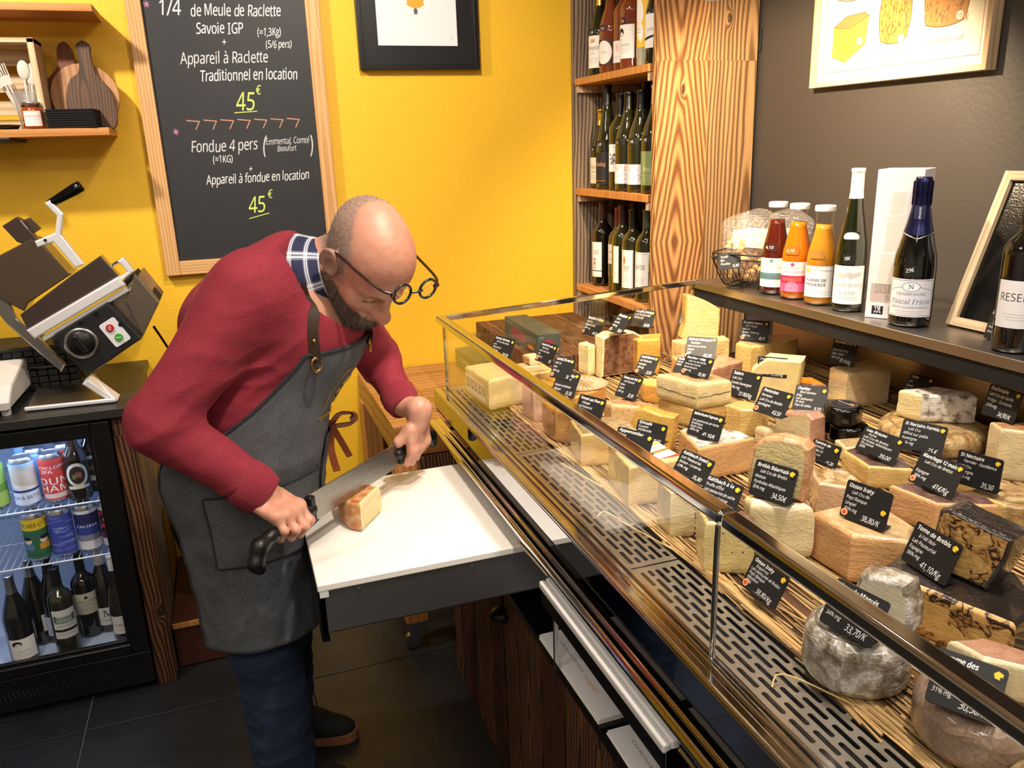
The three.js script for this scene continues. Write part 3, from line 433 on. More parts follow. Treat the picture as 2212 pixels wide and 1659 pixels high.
wine(0, 'clear bottle with a tall yellow and white label', 'bordeaux', 1.375, -2.535, { glass: G.clear, cap: M.white, print: (c, w, h) => { bg(c, w, h, '#f0c23a'); c.fillStyle = '#f3f1ec'; c.beginPath(); c.ellipse(60, 60, 110, 70, 0.4, 0, 7); c.ellipse(100, 170, 70, 50, 0.4, 0, 7); c.fill(); lines(c, w, 160, 2, 16, '#999', 0.1, 0.5); }, y0: 0.06, y1: 0.21, half: 0.7 });
wine(0, 'green bottle with two stacked white label pieces', 'burgundy', 1.37, -2.46, { glass: G.green, cap: M.black, print: (c, w, h) => { bg(c, w, h, '#eeeeec'); c.fillStyle = '#0a0c06'; c.beginPath(); c.moveTo(0, 180); c.lineTo(w, 150); c.lineTo(w, 165); c.lineTo(0, 200); c.fill(); centred(c, 'AUPRÈS', w / 2, 130, 30, '#666'); }, y0: 0.05, y1: 0.15, half: 0.75, price: '50' });
wine(0, 'black bottle with gold lettering beside the column', 'burgundy', 1.45, -2.445, { glass: G.black, cap: M.black, price: '5€', print: plainLabel('Tandem', '', { bg: '#15140e', col: '#b59a4c', lc: '#5b4f28' }), y0: 0.05, y1: 0.13, half: 0.7 });
wine(0, 'back row dark bottle behind the crowned one', 'burgundy', 1.5, -2.85, { glass: G.olive }); wine(0, 'back row dark bottle behind the yellow label', 'bordeaux', 1.52, -2.6, { glass: G.olive });
// middle shelf
wine(1, 'small gold-capped bottle with a curved cream label', 'burgundy', 1.39, -2.925, { h: 0.29, glass: G.olive, cap: M.gold, print: plainLabel('Château', 'CHALON', { bg: '#efeccf' }), y0: 0.02, y1: 0.12, price: '5€' });
wine(1, 'tall dark flute bottle with a black and orange label', 'flute', 1.37, -2.83, { h: 0.37, glass: G.olive, cap: M.black, capFrom: 0.28, print: plainLabel('Riesling', '', { bg: '#1c1d22', col: '#e0a060', lc: '#c98a4a', n: 1, yl: 228 }), y0: 0.02, y1: 0.125, price: '6,50' });
wine(1, 'bordeaux bottle with a tall white label and grey grapes', 'bordeaux', 1.375, -2.73, { h: 0.335, glass: G.olive, cap: M.black, capFrom: 0.235, print: (c, w, h) => { bg(c, w, h, '#f0f0ee'); centred(c, 'ESPRIT', w / 2, 40, 32, '#aaa'); for (let i = 0; i < 50; i++) { c.fillStyle = ['#333', '#666', '#999'][i % 3]; c.beginPath(); c.arc(w / 2 + rr(-70, 70), rr(90, 190), 10, 0, 7); c.fill(); } }, y0: 0.06, y1: 0.145, half: 0.6 });
const tagCap = (n, col, art) => plainLabel(n, '', { size: 90, col, ya: 90, bg: '#ecebf2', yl: 130, art: (c, w) => { c.strokeStyle = '#556'; c.lineWidth = 4; c.beginPath(); c.arc(w * 0.72, 165, 34, 0, 7); c.stroke(); } });
wine(1, 'green bottle numbered three in orange on a white label', 'burgundy', 1.37, -2.66, { h: 0.335, glass: G.olive, cap: M.black, capFrom: 0.25, print: tagCap('N°3', '#e09a5c'), y0: 0.025, y1: 0.085, half: 0.9, price: '€', glassHex: '#14140a' });
wine(1, 'green bottle numbered one in grey on a white label', 'burgundy', 1.37, -2.565, { h: 0.335, glass: G.olive, cap: M.black, capFrom: 0.25, print: tagCap('N°1', '#9a9a90'), y0: 0.025, y1: 0.085, half: 0.9, price: '11€', glassHex: '#14140a' });
wine(1, 'silver-capped bottle with a plain olive green label', 'burgundy', 1.372, -2.467, { h: 0.345, glass: G.olive, cap: M.silver, capFrom: 0.25, print: plainLabel('Pins', '', { bg: '#7f8f5c', col: '#c9cfa8', lc: '#a8b288', ya: 150 }), y0: 0.025, y1: 0.12, half: 1.0, price: ',50' });
wine(1, 'tall bottle with an orange-topped cap behind the numbered ones', 'flute', 1.47, -2.72, { h: 0.37, glass: G.black, cap: M.black, capFrom: 0.28 }); wine(1, 'black-capped bottle behind the olive green label', 'burgundy', 1.47, -2.51, { h: 0.33, glass: G.black, cap: M.black });
// bottom shelf
wine(2, 'brown-capped bottle with coloured rings on a white label', 'bordeaux', 1.385, -2.90, { h: 0.325, glass: G.black, cap: std(0x4a2f26, 0.3), print: (c, w, h) => { bg(c, w, h, '#eeeeec'); centred(c, 'TRAPÉ', w / 2, 90, 44, '#333', 'serif'); ['#3f68b0', '#d04a3c', '#58a048', '#d8a030'].forEach((k, i) => { c.strokeStyle = k; c.lineWidth = 10; c.beginPath(); c.arc(80 + (i % 2) * 34, 140 + (i > 1) * 36, 17, 0, 7); c.stroke(); }); c.fillStyle = '#111'; c.fillRect(0, 208, w, 6); }, y0: 0.035, y1: 0.16, half: 0.62, price: '19,50' });
wine(2, 'red-capped bottle with a slanted white label', 'bordeaux', 1.39, -2.77, { h: 0.31, glass: G.olive, cap: std(0x6d1620, 0.3), print: plainLabel('Gravillas', '', { size: 36 }), y0: 0.1, y1: 0.17, half: 0.75, price: '10' });
wine(2, 'bottle with a narrow white strip label beside the red-capped one', 'bordeaux', 1.372, -2.70, { h: 0.325, glass: G.olive, cap: std(0x30131a, 0.3), print: plainLabel('', ''), y0: 0.04, y1: 0.165, half: 0.3 });
wine(2, 'bottle with a gold seal on a white label, low in the rack', 'bordeaux', 1.37, -2.615, { h: 0.315, glass: G.olive, cap: M.black, print: plainLabel('Gemart', 'ROUGE', { ya: 130, art: (c, w) => { c.fillStyle = '#c08a3a'; c.beginPath(); c.arc(w * 0.35, 70, 26, 0, 7); c.fill(); } }), y0: 0.035, y1: 0.165, half: 0.7 });
wine(2, 'green-capped bottle with a framed white label', 'bordeaux', 1.372, -2.515, { h: 0.32, glass: G.olive, cap: std(0x3b463c, 0.4), print: plainLabel('RAPIDE', '', { frame: '#999', font: 'sans-serif', ya: 120, size: 46 }), y0: 0.045, y1: 0.165, half: 0.85 });
wine(2, 'slim bottle with a handwritten price beside the column', 'burgundy', 1.38, -2.428, { h: 0.32, glass: G.olive, cap: M.black, print: plainLabel('Moi', '', { bg: '#23241c', col: '#d8d8cc', lc: '#44453a' }), y0: 0.02, y1: 0.11, half: 0.6, price: '22€' });
wine(2, 'dark bottle behind the red-capped one', 'bordeaux', 1.49, -2.84, { h: 0.32, glass: G.black, cap: std(0x4d1018, 0.3) }); wine(2, 'dark bottle behind the gold seal bottle', 'bordeaux', 1.49, -2.65, { h: 0.32, glass: G.black });
// ---------- meat slicer on the counter ----------
{
  const Z = -2.6, t = thing('food_slicer', 'stainless gravity slicer with a smoked guard, white arms and black dial', 'slicer', [0, 0, 0]);
  const plate = (name, pts, z0, d, m, bevel = 0.002, parent = t) => mesh(name, uvBox(ext(pts, d, bevel, Z + z0)), m, parent);
  const whiteArm = std(0xe4e6ea, 0.3, { metalness: 0.25 }), smoke = std(0x6a5a4a, 0.12, { transmission: 0.55, thickness: 0, ior: 1.5 }), smokeDark = std(0x3a2f2a, 0.25, { clearcoat: 0.6 });
  mesh('base_plate', [uvBox(ext([[-0.594, 2.494], [-0.363, 2.48], [-0.40, 2.6], [-0.482, 2.9], [-0.62, 2.9]].map(([x, z]) => [x, z]), 0.012, 0.002).rotateX(-Math.PI / 2)).translate(0, 0.923, 0)], M.brushed, t);
  mesh('base_rim', [bar([-0.6, 0.932, -2.492], [-0.362, 0.932, -2.478], 0.012, 0.012, 0.004), bar([-0.368, 0.932, -2.478], [-0.43, 0.99, -2.56], 0.012, 0.012, 0.004)], whiteArm, t);
  plate('arm', [[-0.445, 0.985], [-0.428, 0.998], [-0.362, 0.925], [-0.372, 0.925], [-0.384, 0.925]], 0.04, 0.07, whiteArm, 0.004);
  mesh('body', uvBox(ext([[-0.43, 0.99], [-0.276, 1.089], [-0.216, 1.187], [-0.262, 1.27], [-0.34, 1.21], [-0.5, 1.11]], 0.2, 0.004, Z - 0.18)), M.brushedWarm, t);
  plate('side_cover', [[-0.276, 1.091], [-0.216, 1.187], [-0.271, 1.275], [-0.307, 1.2], [-0.29, 1.14]], 0.0, 0.03, M.brushedWarm, 0.003);
  plate('rear_block', [[-0.216, 1.19], [-0.27, 1.278], [-0.31, 1.25], [-0.25, 1.17]], -0.1, 0.1, M.blackMatt, 0.004);
  const c = plate('control_box', [[-0.51, 1.116], [-0.498, 1.128], [-0.349, 1.206], [-0.276, 1.091], [-0.436, 0.998]], 0.03, 0.035, std(0x141519, 0.5), 0.004);
  for (const [x, y] of [[-0.498, 1.105], [-0.427, 1.155], [-0.383, 1.178], [-0.325, 1.14]]) mesh('screw', cyl(0.006, 0.006, 0.006, 0, 0, 0, 14).rotateX(Math.PI / 2).translate(x, y, Z + 0.064), M.black, c);
  const dial = mesh('dial_ring', lathe([[0.034, 0], [0.045, 0], [0.045, 0.006], [0.04, 0.009], [0.034, 0.006]], 40).rotateX(Math.PI / 2).translate(-0.434, 1.096, Z + 0.065), M.silver, t);
  mesh('tick_marks', [...Array(36)].map((_, i) => bx(0.037, 0.043, -0.0005, 0.0005, 0, 0.001).rotateZ(i / 36 * 6.283).translate(-0.434, 1.096, Z + 0.0735)), M.black, dial);
  mesh('dial_knob', [lathe([[0, 0.022], [0.032, 0.02], [0.036, 0.008], [0.036, 0]], 36).rotateX(Math.PI / 2), ext(rrect(0.02, 0.062, 0.01), 0.014, 0.004, 0.018).rotateZ(0.5)].map((g) => clean(g).translate(-0.434, 1.096, Z + 0.066)), M.black, t);
  const bp = mesh('button_plate', ext(rrect(0.05, 0.078, 0.008), 0.003, 0.001).rotateZ(0.5).translate(-0.343, 1.118, Z + 0.065), std(0xd9dce4, 0.4), t);
  mesh('stop_button', cyl(0.0115, 0.0105, 0.004).rotateX(Math.PI / 2).translate(-0.354, 1.132, Z + 0.068), std(0xb02a2a, 0.35), bp);
  mesh('start_button', cyl(0.0115, 0.0105, 0.004).rotateX(Math.PI / 2).translate(-0.335, 1.103, Z + 0.068), std(0x3f9a35, 0.35), bp);
  mesh('button_symbol', [new THREE.TorusGeometry(0.0045, 0.0009, 6, 20).scale(0.7, 1, 1).translate(-0.354, 1.132, Z + 0.0725), bx(-0.342, -0.328, 1.1022, 1.104, Z + 0.072, Z + 0.073)], M.white, bp);
  plate('blade_disc', [[-0.63, 1.3], [-0.6, 1.17], [-0.55, 1.1], [-0.5, 1.02], [-0.515, 1.0], [-0.56, 1.06], [-0.63, 1.16], [-0.69, 1.3]], -0.03, 0.02, M.steel, 0.004);
  mesh('meat_guard', uvBox(ext([[-0.63, 1.23], [-0.61, 1.35], [-0.525, 1.39], [-0.503, 1.383], [-0.495, 1.372], [-0.447, 1.29], [-0.436, 1.286], [-0.56, 1.213], [-0.576, 1.19]], 0.11, 0.004, Z - 0.11)), smoke, t);
  plate('slide_cover', [[-0.575, 1.19], [-0.436, 1.284], [-0.348, 1.337], [-0.31, 1.276], [-0.565, 1.146]], 0.005, 0.05, smokeDark, 0.004);
  plate('slide_rail', [[-0.566, 1.146], [-0.309, 1.277], [-0.296, 1.25], [-0.55, 1.119]], 0.03, 0.035, whiteArm, 0.005);
  plate('lower_rail', [[-0.535, 1.119], [-0.297, 1.242], [-0.292, 1.23], [-0.53, 1.108]], 0.02, 0.03, whiteArm, 0.002);
  plate('clip', [[-0.308, 1.318], [-0.291, 1.328], [-0.268, 1.287], [-0.303, 1.262], [-0.309, 1.272], [-0.286, 1.286], [-0.297, 1.306]], 0.02, 0.03, whiteArm, 0.003);
  mesh('clip_pin', rod([-0.335, 1.3, Z + 0.03], [-0.298, 1.32, Z + 0.03], 0.004), M.chrome, t);
  plate('push_arm', [[-0.515, 1.384], [-0.46, 1.404], [-0.447, 1.45], [-0.472, 1.486], [-0.457, 1.495], [-0.43, 1.455], [-0.445, 1.398], [-0.40, 1.31], [-0.425, 1.302], [-0.468, 1.378], [-0.51, 1.366]], -0.02, 0.022, whiteArm, 0.004);
  mesh('arm_bolt', cyl(0.004, 0.004, 0.003, 0, 0, 0, 12).rotateX(Math.PI / 2).translate(-0.487, 1.386, Z + 0.003), M.black, t);
  const h = V(-0.372, 1.53, Z - 0.01), a = V(-0.462, 1.483, Z - 0.01), q = new THREE.Quaternion().setFromUnitVectors(V(0, 1, 0), h.clone().sub(a).normalize());
  mesh('handle_grip', lathe([[0, 0], [0.0115, 0.002], [0.013, 0.03], [0.0165, 0.08], [0.016, 0.098], [0.011, 0.102], [0, 0.102]], 24).applyQuaternion(q).translate(a.x, a.y, a.z), M.blackGloss, t);
  plate('scale_block', [[-0.588, 1.43], [-0.55, 1.452], [-0.538, 1.445], [-0.505, 1.385], [-0.53, 1.37], [-0.56, 1.385]], -0.04, 0.035, smokeDark, 0.004);
  plate('clear_stop', [[-0.545, 1.44], [-0.523, 1.447], [-0.5, 1.415], [-0.525, 1.4]], -0.05, 0.004, smoke, 0.001);
  mesh('foot_cable', tube([[-0.25, 1.1, -2.66], [-0.235, 1.05, -2.7], [-0.215, 0.98, -2.74], [-0.22, 0.93, -2.8], [-0.25, 0.926, -2.9]], 0.004, 30), M.black, t);
}
{ // woven basket behind the slicer
  const t = thing('woven_basket', 'black woven basket standing on the worktop behind the slicer', 'basket', [-0.66, 0.923, -2.82]);
  const blk = std(0x1a1a1b, 0.55), W = 0.17, D = 0.09;
  mesh('lining', bx(-W + 0.01, W - 0.01, 0.002, 0.12, -D + 0.01, D - 0.01), blk, t);
  for (let r = 0; r < 6; r++) { const g = []; for (let i = 0; i < 12; i++) g.push(bx(-W + i * 0.0285, -W + i * 0.0285 + 0.027, r * 0.021 + 0.002, r * 0.021 + 0.021, D + ((i + r) % 2) * 0.004 - 0.012, D + ((i + r) % 2) * 0.004, 0.003)); for (let i = 0; i < 6; i++) g.push(bx(W + ((i + r) % 2) * 0.004 - 0.012, W + ((i + r) % 2) * 0.004, r * 0.021 + 0.002, r * 0.021 + 0.021, -D + i * 0.03, -D + i * 0.03 + 0.028, 0.003)); mesh('woven_row', g, blk, t); }
  mesh('rim', bx(-W - 0.004, W + 0.004, 0.126, 0.138, -D - 0.004, D + 0.006, 0.005), blk, t);
  mesh('clasp', [rod([-0.12, 0.075, D + 0.012], [0.15, 0.075, D + 0.012], 0.005), bx(-0.02, 0.0, 0.062, 0.088, D + 0.006, D + 0.02, 0.003)], M.black, t);
}
{
  const s = thing('shop_scale', 'white plastic scale housing at the left end of the worktop', 'scale', [0, 0, 0]);
  mesh('housing', uvBox(ext([[2.46, 0.944], [2.455, 0.965], [2.52, 1.0], [2.7, 1.032], [2.78, 1.02], [2.79, 0.94]].map(([z, y]) => [z, y]), 0.34, 0.008).rotateY(Math.PI / 2)).translate(-0.965, 0, 0), std(0xe9e9e8, 0.35), s);
  for (const z of [-2.49, -2.75]) mesh('foot', cyl(0.012, 0.014, 0.024, -0.645, 0.922, z, 16), std(0xcfcfd0, 0.5), s);
}
{
  const b = thing('step_box', 'low red-brown wooden box with a pale front edge beside the fridge', 'box', [0, 0, 0]);
  const rb = std(0x4a2318, 0.55);
  mesh('carcass', bx(-0.322, 0.0, 0.004, 0.148, -2.975, -2.505, 0.002), rb, b);
  mesh('top_board', bx(-0.322, 0.005, 0.149, 0.166, -2.978, -2.5, 0.002), rb, b); mesh('edge_strip', bx(-0.322, 0.005, 0.149, 0.167, -2.4995, -2.494, 0.001), M.oak, b);
  const bag = thing('black_bag', 'slack black cloth bag standing on the low red-brown box', 'bag', [-0.16, 0.168, -2.72]);
  const g = new THREE.SphereGeometry(1, 40, 28), p = g.attributes.position;
  for (let i = 0; i < p.count; i++) { let x = p.getX(i), y = p.getY(i), z = p.getZ(i); const k = 1 + 0.06 * fbm(x * 3, y * 3, z * 3); const w = 1 - 0.25 * sstep(0, 1, y); p.setXYZ(i, x * 0.145 * k * w, Math.max(0, (y * 0.5 + 0.5) * 0.62 * k - 0.005), z * 0.14 * k * w); }
  g.computeVertexNormals(); mesh('bag_body', g, std(0x060606, 0.9), bag);
  mesh('strap', tube([[-0.05, 0.58, 0.03], [-0.07, 0.72, 0.0], [0.03, 0.74, -0.02], [0.06, 0.58, 0]], 0.01, 24), std(0x070707, 0.9), bag);
}
// ---------- butcher block on castors ----------
{
  const t = thing('butcher_block', 'thick end-grain butcher block table on castors by the yellow wall', 'table', [0, 0, 0]);
  const x0 = 0.4, x1 = 1.2, z0 = -2.985, z1 = -2.3, tones = [0xc49a68, 0xd0a878, 0xb98c58, 0xd9b486, 0xc8a070].map((h) => std(h, 0.45, { map: rep(pale.map, 3, 1.3) }));
  for (let i = 0; i < 10; i++) { let z = z0; while (z < z1 - 0.001) { const e = Math.min(z1, z + rr(0.14, 0.34)); mesh('stave', uvBox(bx(x0 + i * 0.08 + 0.0004, x0 + i * 0.08 + 0.0796, 0.69, 0.79 - rr(0, 0.0004), z, e - 0.0006, 0.001), 1, true), tones[Math.floor(rnd() * 5)], t); z = e; } }
  for (const [x, z] of [[0.43, -2.33], [1.15, -2.33], [0.43, -2.94], [1.15, -2.94]]) {
    const l = mesh('leg', bx(x - 0.035, x + 0.035, 0.11, 0.69, z - 0.035, z + 0.035, 0.003), M.oak, t);
    if (x < 1) mesh('castor', [cyl(0.026, 0.026, 0.02, 0, -0.01, 0, 24).rotateX(Math.PI / 2).translate(x - 0.015, 0.03, z), bx(x - 0.03, x + 0.03, 0.102, 0.11, z - 0.03, z + 0.03), ext([[-0.02, 0.07], [0.035, 0.07], [0.012, 0], [-0.012, 0]], 0.003).translate(x - 0.01, 0.032, z + 0.014), ext([[-0.02, 0.07], [0.035, 0.07], [0.012, 0], [-0.012, 0]], 0.003).translate(x - 0.01, 0.032, z - 0.017), rod([x - 0.015, 0.03, z - 0.02], [x - 0.015, 0.03, z + 0.02], 0.005)], M.zinc, l);
  }
  mesh('apron', [bx(0.46, 1.12, 0.58, 0.685, -2.32, -2.3)], M.barnDark, t);
  mesh('lower_rail', [bx(0.46, 1.12, 0.16, 0.22, -2.35, -2.32)], M.oak, t);
  const box = (name, label, x0, x1, y0, y1, z0, z1, yaw, draw, mat) => { const b = thing(name, label, 'box', [(x0 + x1) / 2, y0, (z0 + z1) / 2], yaw); const w = x1 - x0, h = y1 - y0, d = z1 - z0; mesh('carton', bx(-w / 2, w / 2, 0, h, -d / 2, d / 2, 0.002), mat, b); const u = labels.cell(draw); mesh('printed_side', uvTo(new THREE.BoxGeometry(w * 0.98, h * 0.96, 0.001).translate(0, h / 2, d / 2 + 0.0006), u), labelMat, b); mesh('printed_side', uvTo(new THREE.BoxGeometry(d * 0.98, h * 0.96, 0.001).rotateY(-Math.PI / 2).translate(-w / 2 - 0.0006, h / 2, 0), u), labelMat, b); return b; };
  const board = thing('wooden_board', 'thick dark wooden board lying on the butcher block behind the glass', 'board', [0, 0.791, 0]);
  mesh('plank', bx(0.86, 1.27, 0, 0.16, -2.93, -2.3, 0.003), M.barnDark, board);
  box('carton', 'long grey-green carton with a dark red patch behind the end glass', 0.885, 0.965, 0.952, 1.022, -2.65, -2.33, 0.0, (c, w, h) => { bg(c, w, h, '#3b4a44'); c.fillStyle = '#7d2b40'; c.fillRect(60, 70, 110, 130); c.fillStyle = '#e07a30'; c.beginPath(); c.arc(210, 200, 24, 0, 7); c.fill(); lines(c, w, 30, 2, 14, '#9aa89e', 0.05, 0.3); }, std(0x33403b, 0.5));
  box('carton', 'olive green carton lettered in white on the butcher block', 0.775, 0.85, 0.791, 0.86, -2.92, -2.7, 0.05, (c, w, h) => { bg(c, w, h, '#4c5a3a'); centred(c, 'OSE', w / 2, 150, 80, '#d9dcc8'); lines(c, w, 190, 1, 10, '#b9bfa4'); }, std(0x45523a, 0.5));
}
// ---------- display cabinet ----------
const CZ0 = -2.12, CZ1 = 0.45, DECK = 0.945;
const cab = thing('cheese_display_counter', 'long refrigerated cheese counter with low glass, chrome rails and barn wood doors', 'display counter', [0, 0, 0]);
{
  const blackStone = std(0x0c0d10, 0.14);
  mesh('carcass', [bx(0.545, 1.6, 0.0, 0.575, -2.15, CZ1), bx(0.75, 1.6, 0.575, 0.9, -2.1, CZ1)], M.blackMatt, cab);
  // barn wood doors made of upright planks
  let z = -2.163, n = 0;
  while (z < CZ1 - 0.05) {
    const w = rr(0.075, 0.15), e = Math.min(z + w, CZ1), gap = Math.abs(z + 1.72) < 0.06 ? 0.012 : 0.002;
    if (n && Math.abs(e + 1.72) < 0.08) z = z;
    const g = bx(0.522 + rr(0, 0.004), 0.544, 0.004, 0.588, z + gap / 2, e - gap / 2, 0.002), uv = g.attributes.uv, o = rnd() * 2;
    for (let i = 0; i < uv.count; i++) uv.setXY(i, uv.getX(i) + o, uv.getY(i) + o);
    mesh('plank', g, n % 3 === 1 ? M.barnDarkB ?? (M.barnDarkB = woodMat(barnDark, { color: 0xc9a07c, bump: 0.003 }, 8, 1)) : M.barnDark, cab); z = e; n++;
  }
  for (const hz of [-1.655, -0.95]) mesh('pull_handle', [new THREE.SphereGeometry(0.03, 20, 12, 0, 6.283, 0, 1.57).scale(0.7, 1, 1).rotateZ(Math.PI / 2).translate(0.52, 0.5, hz)], M.black, cab);
  for (let k = 0; k < 4; k++) mesh('ledge_slab', bx(0.516, 0.76, 0.577, 0.597, -2.16 + k * 0.65, -2.16 + k * 0.65 + 0.648, 0.001), blackStone, cab);
  mesh('niche_back', bx(0.742, 0.75, 0.597, 0.9, -2.1, CZ1), blackStone, cab);
  // mirror-polished front strip, lip and trough
  mesh('mirror_front', bx(0.4915, 0.53, 0.9, 0.947, CZ0 - 0.006, CZ1, 0.002), M.mirror, cab);
  mesh('lip_rail', [rod([0.496, 0.949, CZ0 - 0.005], [0.496, 0.949, CZ1], 0.004, 10), bx(0.496, 0.512, 0.942, 0.95, CZ0 - 0.005, CZ1, 0.003), bx(0.518, 0.526, 0.942, 0.951, CZ0 - 0.005, CZ1, 0.002), bx(0.532, 0.538, 0.942, 0.95, CZ0, CZ1, 0.002)], M.chrome, cab);
  mesh('underside', bx(0.495, 0.76, 0.892, 0.9, CZ0, CZ1), M.blackMatt, cab);
  mesh('trough', [bx(0.53, 0.64, 0.902, 0.906, CZ0, CZ1), bx(0.63, 0.634, 0.902, 0.94, CZ0, CZ1)], M.blackMatt, cab);
  mesh('deck', bx(0.634, 1.63, 0.925, DECK - 0.004, CZ0, CZ1), M.steel, cab);
  mesh('end_panel', bx(0.5, 1.63, 0.88, 0.944, CZ0 - 0.02, CZ0 - 0.004, 0.002), M.steel, cab);
  mesh('rear_panel', bx(1.615, 1.63, DECK - 0.004, 1.16, CZ0, CZ1), M.brushedWarm, cab);
  // slotted grille sections with real slots
  const slotted = (len) => {
    const W = 0.086, s = new THREE.Shape([[0, 0], [W, 0], [W, len], [0, len]].map((p) => new THREE.Vector2(...p)));
    const slot = (x, a, b) => { const h = new THREE.Path(), r = 0.0034; h.moveTo(x - r, a + r); h.absarc(x, a + r, r, Math.PI, 0, false); h.lineTo(x + r, b - r); h.absarc(x, b - r, r, 0, Math.PI, false); h.closePath(); if (b - a > 0.012) s.holes.push(h); };
    for (let c = 0; c < 6; c++) { const x = 0.011 + c * 0.0132; let y = 0.014 - (c % 2) * 0.026; while (y < len - 0.016) { slot(x, Math.max(y, 0.012), Math.min(y + 0.043, len - 0.012)); y += 0.052; } }
    return new THREE.ExtrudeGeometry(s, { depth: 0.0015, bevelEnabled: false, curveSegments: 3 }).rotateX(Math.PI / 2);
  };
  const sgeo = slotted(0.538);
  for (let k = 0; k < 5; k++) { const m = mesh('grille_section', sgeo, metal(0xb3ada2, 0.4), cab); m.position.set(0.5405, DECK, -2.11 + k * 0.542); m.rotation.y = 0; }
  // glass
  mesh('front_glass', bx(0.5255, 0.5305, 0.946, 1.14, CZ0 + 0.012, -0.779), M.glass, cab); mesh('front_glass', bx(0.5255, 0.5305, 0.946, 1.14, -0.774, CZ1), M.glass, cab);
  const pg = new THREE.BufferGeometry(), P = [[0.53, 0.946], [1.32, 0.946], [1.32, 1.176], [0.53, 1.142]];
  mesh('end_glass', uvBox(ext(P, 0.005, 0, CZ0 - 0.0025)), M.glass, cab);
  mesh('corner_post', bx(0.5245, 0.5315, 0.944, 1.142, CZ0 + 0.004, CZ0 + 0.011, 0.001), M.chrome, cab);
  mesh('glass_post', [rod([0.528, 0.947, -0.776], [0.528, 1.14, -0.776], 0.004, 10)], M.chrome, cab);
  mesh('top_rail', [bar([0.523, 1.148, CZ0 - 0.012], [0.542, 1.148, -0.776], 0.026, 0.02, 0.006), bar([0.542, 1.148, -0.775], [0.548, 1.148, CZ1], 0.026, 0.02, 0.006)], M.chrome, cab);
  mesh('end_rail', bar([0.52, 1.149, CZ0], [1.33, 1.184, CZ0], 0.012, 0.016, 0.002), M.chrome, cab);
  // bumper rail
  mesh('bumper_rail', [rod([0.497, 0.83, CZ0 - 0.06], [0.497, 0.83, CZ1], 0.0115, 18), rod([0.515, 0.833, CZ0 - 0.06], [0.515, 0.833, CZ1], 0.0105, 18)], M.chrome, cab);
  mesh('rail_bracket', [-2.15, -0.7, 0.1].map((q) => bx(0.52, 0.76, 0.822, 0.832, q, q + 0.03)), M.black, cab);
  mesh('runner', [rod([0.51, 0.802, CZ0 - 0.02], [0.51, 0.785, -1.95], 0.004), rod([0.503, 0.79, -1.46], [0.503, 0.8, -1.29], 0.004), rod([0.5, 0.795, -0.8], [0.5, 0.795, CZ1], 0.004)], M.chrome, cab);
}
{ // stainless shelf along the dark wall above the cheeses
  const t = thing('steel_shelf', 'stainless shelf along the dark wall above the cheese counter', 'shelf', [1.322, 0, -2.13], 1.9 * RAD);
  mesh('top_plate', bx(0.0, 0.335, 1.164, 1.1865, 0, 2.7, 0.002), M.brushed, t);
  mesh('black_valance', bx(0.004, 0.03, 1.128, 1.164, 0.0, 2.7, 0.002), M.blackMatt, t);
  mesh('end_cap', bx(-0.004, 0.03, 1.158, 1.188, -0.012, 0.002, 0.002), M.steel, t);
}
// ---------- pull-out cutting board ----------
{
  const t = thing('cutting_board_drawer', 'steel drawer pulled out under a white cutting board', 'drawer', [0, 0, 0]);
  const zn = -1.452, zf = -1.945, y0 = 0.678, y1 = 0.774;
  mesh('side_panel', bx(0.092, 0.7, y0, y1, zn - 0.002, zn, 0.0005), M.satin, t); mesh('side_panel', bx(0.092, 0.7, y0, y1, zf, zf + 0.002), M.satin, t);
  mesh('bottom_panel', bx(0.092, 0.7, y0, y0 + 0.002, zf, zn), M.satin, t);
  const f = mesh('front_panel', [bx(0.078, 0.082, 0.664, 0.772, zf, zn + 0.004), bx(0.082, 0.094, 0.66, 0.664, zf, zn)], std(0x15161a, 0.2, { metalness: 0.7 }), t);
  mesh('front_cap', bx(0.082, 0.1, 0.76, 0.778, zn - 0.006, zn + 0.004, 0.001), std(0xd8d9db, 0.5), t);
  for (const x of [0.16, 0.395]) mesh('rivet', cyl(0.0045, 0.004, 0.002, 0, 0, 0, 12).rotateX(Math.PI / 2).translate(x, 0.762, zn + 0.001), M.steel, t);
  const scr = tex(512, 512, (u, v) => 0.5 + 0.3 * n3(u * 4, v * 180) + 0.25 * n3(u * 150, v * 5, 3) + 0.2 * fbm(u * 9, v * 9, 5), false);
  const b = mesh('cutting_board', bx(0.079, 0.7, 0.774, 0.79, -1.945, -1.447, 0.003), std(0xefece4, 0.42, { bumpMap: rep(scr, 2), bumpScale: 0.00025, roughnessMap: rep(scr, 1) }));
  tag(b, 'white plastic cutting board with a piece of cheese on it', 'cutting board');
}
